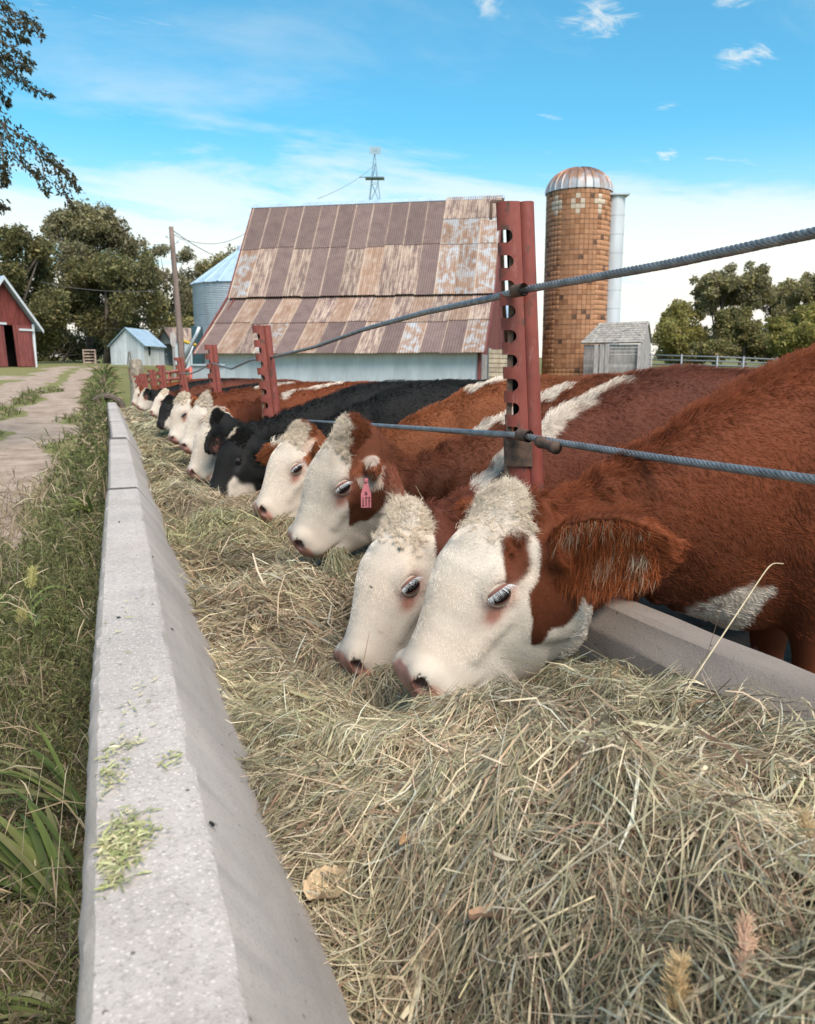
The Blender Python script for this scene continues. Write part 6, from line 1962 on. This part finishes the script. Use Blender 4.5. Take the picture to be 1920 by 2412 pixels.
def main_fence():
    rz = -YAW * .9
    # nearest post
    b0 = PY(1248, 1110, 2.26); t0 = PY(1222, 470, 2.26)
    base = np.array([b0[0] + .012, b0[1], .50])
    lean = t0[0] - base[0]
    p1 = post('tall nearest red slotted post with hooked keeper bar, in front of barn and silo', base, t0[2], .110, lean, 10, t0[2] - .085 - 9 * .0735 - .033, .0735, rz, True, .985 - .05)
    # far posts: pixel top, pixel foot, Y
    specs = [((616, 766), (642, 990), 6.35, 10, 'second red slotted post, rising behind the curly white cow and black cow'),
             ((496, 812), (510, 940), 9.6, 9, 'third red slotted post, in front of the barn\'s left end'),
             ((420, 842), (436, 930), 13.0, 8, 'fourth red slotted post, just left of the third one'),
             ((377, 860), (385, 915), 15.6, 5, 'short red post between the gate and the fourth slotted post'),
             ((356, 871), (363, 912), 17.2, 5, 'smaller red post left of the gate\'s middle'),
             ((335, 880), (343, 915), 18.6, 4, 'red post at the gate\'s hinge end, beside the wooden stump'),
             ((322, 884), (330, 915), 19.0, 4, 'leftmost red post of the cable fence row')]
    for (tu, tv), (bu, bv), Y, ns, lab in specs:
        t = PY(tu, tv, Y); b = PY(bu, bv, Y)
        ln = (t[0] - b[0]); fullH = t[2] - .30
        k = fullH / max(.05, t[2] - b[2])
        wd = min(.150, 42 / 1920 * 6.35) if Y < 8 else .135
        if Y > 15: wd = .15
        sd = .105 if Y < 12 else .12
        post(lab, np.array([t[0] - ln * min(k, 2.0), Y, .30]), t[2], wd, ln * min(k, 2.0), ns, t[2] - .06 - (ns - 1) * sd - .05, sd, -YAW * .5, False, t[2] - .06 - ns * sd if Y < 8 else None)
    # cables
    run = lambda a, b, Y: a + (b - a) * ((Y - a[1]) / (b[1] - a[1]))      # the span runs on straight past the frame
    ua, ub = PY(1225, 684, 2.24), PY(1920, 548, 1.22); la, lb = PY(1222, 1024, 2.24), PY(1920, 1130, 1.22)
    up = [run(ua, ub, -2.4), run(ua, ub, 0.0), PY(1920, 548, 1.22), PY(1560, 625, 1.66), PY(1225, 684, 2.24), PY(1160, 702, 2.36), PY(1000, 736, 3.1), PY(860, 775, 4.0), PY(740, 818, 5.1), PY(642, 841, 6.30), PY(590, 848, 7.2), PY(545, 869, 8.2), PY(515, 860, 9.3), PY(498, 855, 9.62), PY(470, 872, 11), PY(450, 880, 12), PY(425, 880, 13)]
    cable('upper twisted steel cable rising past the nearest post to the right', up, .0112)
    lo = [run(la, lb, -2.4), run(la, lb, 0.0), PY(1920, 1130, 1.22), PY(1560, 1080, 1.68), PY(1300, 1040, 2.1), PY(1222, 1024, 2.24), PY(1160, 1022, 2.38), PY(1000, 1010, 3.15), PY(860, 1000, 4.1), PY(760, 994, 5.1), PY(662, 988, 6.30), PY(600, 962, 7.2), PY(550, 946, 8.3), PY(510, 937, 9.6), PY(470, 930, 11)]
    cable('lower twisted steel cable sagging over the cows\' necks', lo, .0105)
    # sleeves where the cables pass the nearest post
    for u, v, Y, lab in ((1212, 686, 2.235, 'short rusty pipe sleeve round the upper cable at the near post'), (1224, 1023, 2.235, 'short rusty pipe sleeve round the lower cable at the near post')):
        p = PY(u, v, Y); q = PY(u + 22, v + (-4 if v < 800 else 5), Y - .045)
        mb = MB(); d_ = (q - p)
        ring = [np.zeros(3), d_]
        mb.tube(ring, .019, 16, False)
        mb.tube([d_, d_ * .02], .0155, 16, False)
        o = mb.build('cable_sleeve', MAT_RUST, None, True, tuple(p)); tag(o, lab, 'sleeve')
    p = PY(1268, 1040, 2.14); q = PY(1312, 1056, 2.05)
    mb = MB(); d_ = q - p; ts = np.linspace(0, 1, 7)
    mb.tube([d_ * t for t in ts], [.016, .0185, .015, .014, .0155, .0185, .0185], 14)
    tag(mb.build('cable_clamp', MAT_RUST, None, True, tuple(p)), 'dumbbell shaped rusty clamp on the lower cable right of the post', 'clamp')
main_fence()

# red pipe gate at the end of the lane, wooden stump, half tyre
def gate():
    g0 = P(345, 905, 18.4); root = thing('pipe_gate', 'red pipe gate closing the far end of the bunk', 'gate', tuple(g0))
    mt = plain('faded red gate paint', (.42, .11, .085), .5, 0, .2, 6)
    for v0, v1 in ((884, 870), (899, 888), (917, 907)):
        mb = MB(); mb.tube([P(345, v0, 18.6) - g0, P(400, (v0 + v1) / 2, 17.6) - g0, P(449, v1, 16.6) - g0], .032, 8); mb.build('rail', mt, root, True)
    for u, v0, v1, d in ((345, 880, 930, 18.6), (449, 864, 925, 16.6), (400, 877, 920, 17.6)):
        mb = MB(); mb.tube([P(u, v0, d) - g0, P(u, v1, d) - g0], .035, 8); mb.build('upright', mt, root, True)
gate()
def stump():
    p = P(322, 905, 19.6); t = P(322, 848, 19.6)
    b = np.array([p[0], p[1], float(ground_z(p[0], p[1])) - .05])
    root = thing('wooden_post', 'weathered wooden stump post beside the far red posts', 'post', tuple(b))
    r = np.random.default_rng(3); H = t[2] - b[2]
    mb = MB(); zz = np.linspace(0, H, 8); n = 12; V = []
    for z in zz:
        for k in range(n):
            a = k * 2 * math.pi / n; rr = .16 * (1 + .08 * r.normal()) * (1 - .12 * z / H)
            V.append((rr * math.cos(a), rr * math.sin(a), z + (.03 * r.normal() if z == zz[-1] else 0)))
    mb.add(V, [(i * n + j, i * n + (j + 1) % n, (i + 1) * n + (j + 1) % n, (i + 1) * n + j) for i in range(7) for j in range(n)] + [tuple(7 * n + j for j in range(n))])
    mb.build('trunk', plain('grey weathered wood', (.30, .25, .20), .9, 0, .3, 14, .01), root)
    mb = MB()
    for k in range(5):
        a = k * 1.3; mb.tube([(.15 * math.cos(a), .15 * math.sin(a), H * .6), (.2 * math.cos(a), .2 * math.sin(a), H * .85), (.3 * math.cos(a + .4), .3 * math.sin(a + .4), H * (.75 + .1 * k / 3))], [.02, .014, .005], 5)
    mb.build('splinters', plain('dry vine', (.26, .18, .13), .9), root)
stump()
def tyre():
    c = P(252, 958, 18.9); c[2] = float(ground_z(c[0], c[1])) + .0
    V = []; n, m = 40, 10
    for i in range(n):
        a = 2 * math.pi * i / n; tread = 1 + .03 * (i % 2)
        for j in range(m):
            b = 2 * math.pi * j / m
            rr = .36 + .08 * math.cos(b) * tread
            V.append((rr * math.cos(a), .11 * math.sin(b), rr * math.sin(a)))
    F = [(i * m + j, ((i + 1) % n) * m + j, ((i + 1) % n) * m + (j + 1) % m, i * m + (j + 1) % m) for i in range(n) for j in range(m)]
    me = raw_mesh('tyre', V, F, plain('old rubber', (.10, .075, .06), .85, 0, .3, 20, .005)); smooth_by_angle(me, 40)
    o = obj('half_buried_tyre', me, None, tuple(c)); o.rotation_euler = (0, 0, -.15)
    tag(o, 'dark old tyre half buried upright at the end of the bunk wall', 'tyre')
tyre()

# ------------------------------------------------------------------ trees
MAT_LEAF = attr_mat('tree leaves', .65, .3, .40)
MAT_BARK = plain('grey brown bark', (.13, .10, .08), .95, 0, .35, 5, .02)
def leaf_cloud(r, blobs, n, size, pal, shell=.55, droop=.0):
    """leaf faces through a set of ellipsoidal clumps; (centre, radii) each"""
    vol = np.array([np.prod(b[1]) ** .72 for b in blobs]); k = r.choice(len(blobs), n, p=vol / vol.sum())
    c = np.array([b[0] for b in blobs])[k]; rad = np.array([b[1] for b in blobs])[k]
    d = r.normal(size=(n, 3)); d /= np.linalg.norm(d, axis=1)[:, None]
    rr = shell + (1 - shell) * r.random(n) ** .7
    rr *= 1 + .20 * wav(d * 3 + c * .7, 2.2, 61) + .12 * wav(d * 9 + c, 2.0, 62)
    p = c + d * rad * rr[:, None]
    a = r.normal(size=(n, 3)); a[:, 2] -= droop; a /= np.linalg.norm(a, axis=1)[:, None]
    b = np.cross(a, r.normal(size=(n, 3))); b /= np.linalg.norm(b, axis=1)[:, None]
    s = size * np.exp(r.normal(size=n) * .35)
    A_v = p + a * s[:, None]; B_v = p + b * (s * .5)[:, None]; C_v = p - a * s[:, None]; D_v = p - b * (s * .5)[:, None]
    V = np.stack([A_v, B_v, C_v, D_v], 1).reshape(-1, 3)
    F = np.arange(4 * n).reshape(n, 4)
    ci = r.choice(len(pal), n)
    tone_ = 1 + .22 * wav(p, 1.1, 63)[:, None] + .14 * r.normal(size=(n, 1))
    col = np.clip(np.array(pal)[ci] * tone_ * 1.9, .006, .5)
    return V, F, np.repeat(col, 4, 0), p
def tree(label, trunk_px, d, blobs_px, n, size, pal, seed, group, shell=.5, bark=.22, limbs=7, depth_r=.85):
    r = np.random.default_rng(seed)
    b = P(trunk_px[0], trunk_px[1], d); gz = float(ground_z(b[0], b[1])); base = np.array([b[0], b[1], gz - .1])
    root = thing('tree', label, 'tree', tuple(base), 0, group)
    k = d / 1940.0; fw = np.array([SY, CY, 0])
    blobs = []
    if group == RG: n = int(n * 1.35)
    for (u, v, ru, rv) in blobs_px:
        if group == RG: ru, rv = ru * 1.2, rv * 1.2
        dj = r.normal() * ru * k * .5
        c = P(u, v, d + dj) - base
        blobs.append((c, np.array([ru * k, ru * k * depth_r, rv * k])))
    # break every clump into smaller ones for an uneven outline
    sub = []
    for c, rd in blobs:
        m = 9
        for i in range(m):
            q = r.normal(size=3); q /= np.linalg.norm(q)
            s_ = r.uniform(.28, .55)
            sub.append((c + q * rd * r.uniform(.45, .95), rd * s_))
        sub.append((c, rd * .6))
    V, F, C, p = leaf_cloud(r, sub, int(n * 2.6), size * .78, pal, shell)
    o = obj('crown', raw_mesh('crown', V, F, MAT_LEAF, False, C), root); o['kind'] = 'stuff'
    mb = MB()
    H = max(c[2] for c, _ in blobs)
    top = np.array([np.mean([c[0] for c, _ in blobs]) * .5, np.mean([c[1] for c, _ in blobs]) * .5, H * .8])
    ts = np.linspace(0, 1, 7)
    mb.tube([top * t + np.array([math.sin(t * 4 + seed) * .15, 0, 0]) for t in ts], bark * (1 - .75 * ts), 8)
    for i in range(limbs):
        c, rd = sub[r.integers(len(sub))]
        t0 = r.uniform(.2, .7); p0 = top * t0
        mid = p0 * .45 + c * .55 + np.array([0, 0, .2])
        mb.tube([p0, mid, c], [bark * .5 * (1 - t0 * .6), bark * .28, bark * .08], 6)
    mb.build('trunk', MAT_BARK, root, True)
    return root
G_DARK = [(.085, .080, .032), (.11, .098, .042), (.065, .066, .027), (.135, .112, .05), (.055, .055, .026)]
G_MID = [(.14, .128, .045), (.17, .145, .055), (.105, .10, .036), (.14, .108, .05)]
G_YEL = [(.155, .150, .035), (.19, .17, .05), (.11, .115, .03), (.16, .125, .045)]
G_GREY = [(.15, .135, .08), (.12, .11, .065), (.18, .155, .095), (.10, .092, .055)]
LG = 'trees behind the farm lane on the left'; RG = 'trees beyond the yard on the right'
tree('dense dark tree behind the red shed at the far left', (30, 852), 72, [(20, 690, 75, 90), (85, 650, 70, 75), (-40, 640, 80, 90), (60, 590, 55, 55), (5, 560, 45, 40), (120, 730, 60, 75), (90, 790, 70, 55), (30, 800, 70, 50)], 15000, .17, G_DARK, 11, LG, .35, .35)
tree('tallest rounded tree of the left grove, sky gaps in its top', (212, 852), 82, [(190, 560, 75, 65), (150, 540, 45, 45), (250, 560, 65, 60), (300, 590, 50, 60), (130, 520, 30, 28), (180, 520, 40, 30), (260, 530, 35, 30), (225, 630, 80, 50)], 13000, .17, G_GREY + G_DARK[:2], 12, LG, .45, .40)
tree('broad dark tree in the middle of the left grove, low skirts', (250, 852), 76, [(240, 690, 75, 65), (310, 680, 65, 75), (200, 740, 75, 60), (340, 740, 45, 65), (270, 770, 80, 55), (345, 650, 30, 45), (160, 700, 55, 60), (300, 800, 55, 40), (235, 640, 60, 40)], 17000, .16, G_DARK, 13, LG, .35, .38)
tree('thin leaved tree right of the utility pole with open branches', (402, 850), 92, [(375, 590, 28, 18), (350, 620, 22, 26), (440, 600, 30, 20), (395, 660, 35, 35), (440, 680, 35, 40), (375, 720, 28, 36), (430, 730, 40, 30)], 3600, .17, G_GREY, 14, LG, .55, .18, 12)
tree('olive tree rising behind the grain bin', (515, 850), 95, [(500, 640, 45, 40), (545, 620, 32, 40), (480, 690, 50, 45), (530, 690, 50, 45), (465, 740, 40, 40)], 6500, .18, G_MID + G_GREY, 15, LG, .45, .25)
tree('low dark thicket tree between the pole and the grain bin', (430, 856), 84, [(400, 790, 45, 40), (440, 790, 45, 45), (455, 750, 35, 35), (395, 760, 30, 30), (430, 830, 50, 28)], 6500, .16, G_DARK + G_MID[:1], 16, LG, .4, .2)
tree('dark shrubby tree filling the shade behind the white shed', (150, 854), 88, [(130, 800, 70, 50), (200, 810, 70, 45), (60, 820, 70, 40), (260, 815, 70, 42), (320, 820, 50, 36)], 9000, .17, [tuple(x * .75 for x in c) for c in G_DARK], 17, LG, .3, .2)
RG = 'trees beyond the yard on the right'
tree('light open tree at the left end of the right hand trees', (1598, 848), 78, [(1590, 745, 30, 30), (1615, 730, 28, 26), (1580, 790, 30, 32), (1620, 785, 35, 34), (1600, 830, 36, 22), (1570, 760, 16, 18)], 5400, .15, G_MID + G_YEL[:2], 21, RG, .55, .16, 9)
tree('tall grey green tree with see-through middle, right of the feed room', (1682, 848), 80, [(1668, 672, 32, 26), (1715, 660, 35, 26), (1770, 655, 32, 28), (1655, 720, 26, 24), (1740, 700, 48, 30), (1790, 690, 36, 36), (1690, 690, 26, 22), (1650, 690, 18, 14)], 9000, .15, G_GREY + G_MID[:2], 22, RG, .5, .20, 12)
tree('dark bushy tree below the tall grey green one', (1760, 850), 76, [(1715, 780, 36, 45), (1760, 790, 45, 45), (1740, 745, 32, 28), (1700, 825, 40, 24), (1800, 815, 45, 32), (1660, 822, 36, 24)], 9750, .14, G_DARK + G_MID, 23, RG, .4, .22)
tree('tree with reddish tips at the right edge behind the yellow one', (1850, 850), 84, [(1830, 700, 36, 36), (1870, 690, 40, 40), (1920, 680, 40, 36), (1850, 740, 45, 36), (1965, 700, 40, 60), (1900, 660, 14, 14)], 9000, .15, G_GREY + G_MID, 24, RG, .45, .25)
tree('yellow green tree in front at the right edge', (1890, 850), 70, [(1870, 775, 40, 24), (1915, 735, 40, 34), (1850, 800, 45, 24), (1900, 800, 40, 36), (1950, 770, 45, 50), (1830, 765, 24, 14), (1880, 830, 50, 24)], 10500, .13, G_YEL + G_MID[:2], 25, RG, .4, .22)

tree('low dark thicket joining the feet of the right hand trees', (1740, 850), 86, [(1590, 825, 40, 20), (1660, 815, 40, 28), (1730, 812, 45, 30), (1800, 808, 45, 36), (1870, 800, 50, 40), (1940, 800, 50, 44), (1640, 780, 26, 22)], 7000, .16, G_DARK + G_MID, 26, RG, .35, .18)

# near tree at the left whose drooping twigs hang into the picture
def hanging_tree():
    r = np.random.default_rng(31)
    d = 10.5; k = d / 1940
    b = P(-560, 905, d); base = np.array([b[0], b[1], float(ground_z(b[0], b[1]))])
    root = thing('near_tree', 'near tree at the top left whose drooping leafy twigs hang into view', 'tree', tuple(base))
    mb = MB()
    top = P(-480, -80, d) - base
    mb.tube([top * t + np.array([.1 * math.sin(3 * t), 0, 0]) for t in np.linspace(0, 1, 8)], np.linspace(.22, .10, 8), 10)
    for f, e in ((.6, (-60, 225)), (.75, (-50, 20)), (.7, (-80, 110)), (.55, (-70, 300))):
        q = P(e[0], e[1], d) - base; mb.tube([top * f, (top * f + q) / 2 + np.array([0, 0, .25]), q], [.09, .06, .03], 7)
    mb.build('trunk', MAT_BARK, root, True)
    twigs = [[(-60, 225), (0, 285), (55, 325), (110, 365), (150, 400), (190, 450)], [(0, 285), (35, 350), (60, 390), (95, 420)], [(80, 345), (100, 385), (105, 430), (109, 455)], [(120, 375), (140, 420), (155, 460), (172, 492)],
             [(-50, 20), (0, 22), (40, 30), (70, 45), (100, 85)], [(-30, 30), (10, 50), (50, 55), (75, 75)], [(-80, 110), (-10, 150), (30, 175), (70, 205), (122, 225)], [(-60, 80), (0, 95), (40, 120), (78, 148)], [(-60, 100), (10, 140), (45, 150), (70, 160)],
             [(-60, 150), (-5, 195), (8, 230), (18, 245)], [(-40, 0), (0, 5), (18, 15)], [(-60, 60), (0, 70), (40, 85), (65, 92)], [(-60, 110), (-10, 120), (20, 135)], [(-70, 300), (-20, 330), (0, 380), (5, 440)], [(-70, 250), (0, 320), (10, 400), (12, 430)], [(-80, 400), (-20, 470), (0, 485), (12, 488)]]
    LV, LC = [], []
    mb = MB()
    for tw in twigs:
        dj = d + r.normal() * .5
        pts = np.array([P(u, v, dj) - base for u, v in tw]); ts = np.linspace(0, len(pts) - 1, 22)
        q = np.stack([np.interp(ts, range(len(pts)), pts[:, i]) for i in range(3)], 1)
        mb.tube(q, np.linspace(.012, .002, 22), 5)
        seglen = np.linalg.norm(np.diff(q, axis=0), axis=1).sum()
        n = int(seglen / .0036)
        for i in range(n):
            t = r.random() ** .9; p = np.array([np.interp(t * 21, range(22), q[:, a]) for a in range(3)])
            spread = .075 * (1 - t) + .014
            p = p + r.normal(size=3) * spread * np.array([1, 1, .8])
            a = np.array([.55, 0, -.75]) + r.normal(size=3) * .55; a /= np.linalg.norm(a)
            bb = np.cross(a, r.normal(size=3)); bb /= np.linalg.norm(bb); s = r.uniform(.030, .055)
            LV += [p, p + a * s * .6 + bb * s * .30, p + a * s * 1.4, p + a * s * .6 - bb * s * .30]
            c = np.array([(.060, .058, .026), (.085, .074, .040), (.045, .050, .022), (.10, .08, .045)][r.integers(4)]) * (1 + .2 * r.normal())
            LC += [c] * 4
    tw_ = mb.build('twigs', MAT_BARK, root); tw_['kind'] = 'stuff'
    V = np.array(LV); F = np.arange(len(V)).reshape(-1, 4)
    o = obj('foliage', raw_mesh('foliage', V, F, MAT_LEAF, False, np.clip(np.array(LC), .005, .5)), root); o['kind'] = 'stuff'
    V, F, C, _ = leaf_cloud(r, [(P(-330 + 120 * r.normal(), 60 + 160 * r.normal(), d + r.normal()) - base, np.array([.5, .5, .4])) for _ in range(20)], 9000, .035, G_DARK)
    o = obj('crown', raw_mesh('crown', V, F, MAT_LEAF, False, C), root); o['kind'] = 'stuff'
hanging_tree()

# ------------------------------------------------------------------ weeds along the wall
MAT_WEED = attr_mat('weed leaves', .7, .25, .30)
def weeds():
    r = np.random.default_rng(51)
    root = tag(empty('roadside_weeds', (-.4, 4, 0)), 'tangle of feathery weeds and dry grass along the outside of the bunk wall', 'weeds', kind='stuff')
    off = np.array([-.4, 4, 0])
    def stems(nm, xs, ys, H, lean, leaf_n, leaf_len, leaf_w, pal, stem_w=.0012, up=.6, curl=.25, dirt_ok=.5):
        n = len(xs); K = 6; t = np.linspace(0, 1, K)[None, :, None]
        ang = r.random(n) * 6.283
        hd = np.stack([np.cos(ang), np.sin(ang), 0 * ang], 1)
        p0 = np.stack([xs, ys, ground_z(xs, ys)], 1)
        c = p0[:, None] + np.array([0, 0, 1.0]) * H[:, None, None] * (t - .25 * lean[:, None, None] * t * t) + hd[:, None] * (H * lean)[:, None, None] * t ** 1.4 + r.normal(size=(n, 1, 3)) * .02 * t
        wall = wall_x(c[..., 1]) - .075
        c[..., 0] = np.minimum(c[..., 0], wall - .004 - .01 * r.random((n, 1)))
        s = np.cross(hd, (0, 0, 1.0)); cl = np.array(pal)[r.choice(len(pal), n)] * (1 + .18 * r.normal(size=(n, 1)))
        dist = np.maximum(1, ys / 2.5)
        V, F, C = ribbons(c, s[:, None] * (stem_w * dist)[:, None, None] * np.linspace(1, .4, K)[None, :, None], np.clip(cl * .85, .01, .6))
        o = obj(nm + '_stems', raw_mesh(nm, V - off, F, MAT_WEED, False, C), root); o['kind'] = 'stuff'
        if leaf_n:
            m = n * leaf_n; k = np.repeat(np.arange(n), leaf_n); tt = r.uniform(.15, 1.0, m) * (K - 1)
            i0 = np.minimum(tt.astype(int), K - 2); f = (tt - i0)[:, None]
            p = c[k, i0] * (1 - f) + c[k, i0 + 1] * f
            a = r.normal(size=(m, 3)) * .75 + np.array([0, 0, up]); a /= np.linalg.norm(a, axis=1)[:, None]
            L_ = leaf_len * np.exp(r.normal(size=m) * .35) * dist[k] ** .5
            b = np.cross(a, r.normal(size=(m, 3))); b /= np.linalg.norm(b, axis=1)[:, None]
            cc = np.stack([p, p + a * (L_ * .5)[:, None], p + a * L_[:, None] + np.array([0, 0, -1]) * (L_ * curl)[:, None]], 1)
            wv = b[:, None] * (leaf_w * dist[k] ** .7)[:, None, None] * np.array([.6, 1, .1])[None, :, None]
            cl2 = np.array(pal)[r.choice(len(pal), m)] * (1 + .2 * r.normal(size=(m, 1)))
            V, F, C = ribbons(cc, wv, np.clip(cl2, .008, .6))
            o = obj(nm + '_leaves', raw_mesh(nm, V - off, F, MAT_WEED, False, C), root); o['kind'] = 'stuff'
    OL = [(.14, .155, .055), (.18, .185, .072), (.105, .125, .042), (.20, .175, .085), (.13, .12, .055)]
    DRY = [(.36, .27, .17), (.28, .20, .13), (.42, .34, .23), (.20, .14, .09), (.16, .11, .085)]
    GR = [(.11, .14, .040), (.15, .17, .055), (.085, .11, .035)]
    def strip(n, y0, y1, x0=-.78, x1=-.09):
        y = r.uniform(y0, y1, n); x = wall_x(y) + x0 + (x1 - x0) * r.random(n) ** .75
        return x, y
    # feathery bushes close to the wall
    x, y = strip(1500, 2.0, 5.2, -.85); h = r.uniform(.16, .40, 1500) * np.interp(y, [2, 2.6, 3.2, 4.5, 5.2], [.45, .8, 1.05, 1.05, .9]) * np.interp(x, [-.9, -.5, -.1], [.35, .8, 1.05])
    stems('bush', x, y, h, r.uniform(.25, .9, 1500), 26, .022, .0016, OL)
    x, y = strip(900, 5.0, 9.5, -.50); h = r.uniform(.14, .36, 900) * np.interp(y, [5, 7, 9.5], [.9, .95, 1.0])
    stems('bush_far', x, y, h, r.uniform(.2, .8, 900), 20, .030, .0022, OL + GR[:1])
    x, y = strip(800, 9.0, 20, -.45, -.06); h = r.uniform(.12, .32, 800)
    stems('weed_far', x, y, h, r.uniform(.2, .7, 800), 14, .032, .003, OL + DRY[:3] + GR)
    # low mat of dead stems close by
    x, y = strip(2600, .9, 3.2, -.95, -.085); stems('litter', x, y, r.uniform(.02, .15, 2600), r.uniform(.8, 4.0, 2600), 5, .035, .0018, DRY + OL[:2], .0013)
    x, y = strip(1500, .9, 3.0, -.9, -.085); stems('creeper', x, y, r.uniform(.05, .20, 1500), r.uniform(.5, 1.6, 1500), 18, .014, .0018, OL + DRY[3:], .001)
    x, y = strip(700, 1.0, 8, -1.0, -.1); stems('drygrass', x, y, r.uniform(.12, .42, 700), r.uniform(.3, 1.2, 700), 3, .10, .0018, DRY[:3], .0010)
    # short turf edging the lane and on its crown
    n = 12000; y = r.uniform(2.5, 30, n); x = -r.uniform(.55, 8, n)
    ok = lane_dirt(x, y) < .45; x, y = x[ok], y[ok]
    xx = x + 0.0006 * np.maximum(y - 18, 0) ** 2
    stems('turf', xx, y, r.uniform(.03, .12, len(x)) * np.interp(y, [2, 30], [1, 1.6]), r.uniform(.3, 1.0, len(x)), 2, .05, .0022, GR + OL[:2] + DRY[:2], .0016)
    n = 2200; y = r.uniform(16, 42, n); x = r.uniform(-.75, .35, n) + 0.0006 * np.maximum(y - 18, 0) ** 2 + .3
    stems('meadow', x[y > 18.5], y[y > 18.5], r.uniform(.06, .2, (y > 18.5).sum()), r.uniform(.3, 1.0, (y > 18.5).sum()), 4, .10, .006, GR + OL + DRY[:2], .004)
weeds()

def blade_pts(p0, az, L_, rise, droop, k=9):
    t = np.linspace(0, 1, k); h = np.array([math.cos(az), math.sin(az)])
    return np.stack([p0[0] + h[0] * L_ * t * (1 - rise * .4), p0[1] + h[1] * L_ * t * (1 - rise * .4), p0[2] + L_ * (rise * t - droop * t * t)], 1)
def grass_clump(label, base, n, L_, wd, az0, az_sp, rise, droop, cols, seed, name='grass_clump', clampx=None):
    r = np.random.default_rng(seed)
    root = thing(name, label, 'grass', tuple(base), 0, 'broad bladed grasses by the wall')
    for i in range(n):
        pts = blade_pts((r.normal() * .02, r.normal() * .03, 0), az0 + r.normal() * az_sp, L_ * r.uniform(.6, 1.1), rise * r.uniform(.7, 1.25), droop * r.uniform(.6, 1.3))
        if clampx is not None: pts[:, 0] = np.minimum(pts[:, 0], clampx - base[0])
        c = cols[r.integers(len(cols))]
        obj('blade', blade('blade', pts, wd * r.uniform(.7, 1.2), c, None, MAT_WEED, .12), root)
    return root
GC = [(.10, .135, .035), (.14, .16, .05), (.07, .10, .03), (.17, .17, .075)]
grass_clump('broad green grass clump leaning away from the wall beside the chopped grass', (-.14, 1.72, .0), 22, .52, .017, math.radians(140), .45, .80, .45, GC, 71, clampx=-.085)
grass_clump('green grass blades just above the middle clump, touching the wall', (-.12, 2.02, .08), 12, .36, .014, math.radians(150), .4, .75, .40, GC, 72, clampx=-.085)
grass_clump('low grass clump at the lower left corner of the picture', (-.13, 1.38, .0), 12, .36, .013, math.radians(165), .6, .65, .5, GC + [(.40, .36, .22)], 73, clampx=-.085)
grass_clump('yellow green leafy weed by the wall near its second joint', (-.15, 5.3, .28), 10, .22, .03, math.radians(200), .9, .8, .5, [(.17, .18, .045), (.13, .15, .04)], 74, clampx=-.06)
def foxtail_plant(label, base, H, heads, seed):
    r = np.random.default_rng(seed)
    root = thing('foxtail_plant', label, 'grass', tuple(base), 0, 'green foxtail grasses left of the wall')
    mt = plain('green stem', (.15, .18, .06), .6)
    for (dx, dy, h, hl) in heads:
        mb = MB(); q = [(0, 0, 0), (dx * .3, dy * .3, h * .5), (dx, dy, h)]; mb.tube(q, [.003, .0025, .0018], 6); mb.build('stem', mt, root, True)
        foxtail_head('', (dx, dy, h), (.12, .05, 1), hl, .014, (.50, .44, .18), None, root, seed)
    for i in range(11):
        z = H * r.uniform(.05, .75); az = r.random() * 6.28
        obj('blade', blade('blade', blade_pts((0, 0, z), az, H * r.uniform(.40, .65), .80, .75), .022, (.20, .26, .075) if i % 3 else (.34, .38, .20), None, MAT_WEED, .12), root)
b1 = PZ(85, 1560, .0)
foxtail_plant('green foxtail grass with a tall bristly head left of the wall', (b1[0], b1[1], 0), .36, [(.0, .0, .30, .085), (-.04, -.03, .17, .06)], 81)
b1 = PZ(20, 1500, .0)
foxtail_plant('smaller leafy foxtail grass at the left edge', (b1[0], b1[1], 0), .22, [(-.05, .0, .20, .04)], 82)
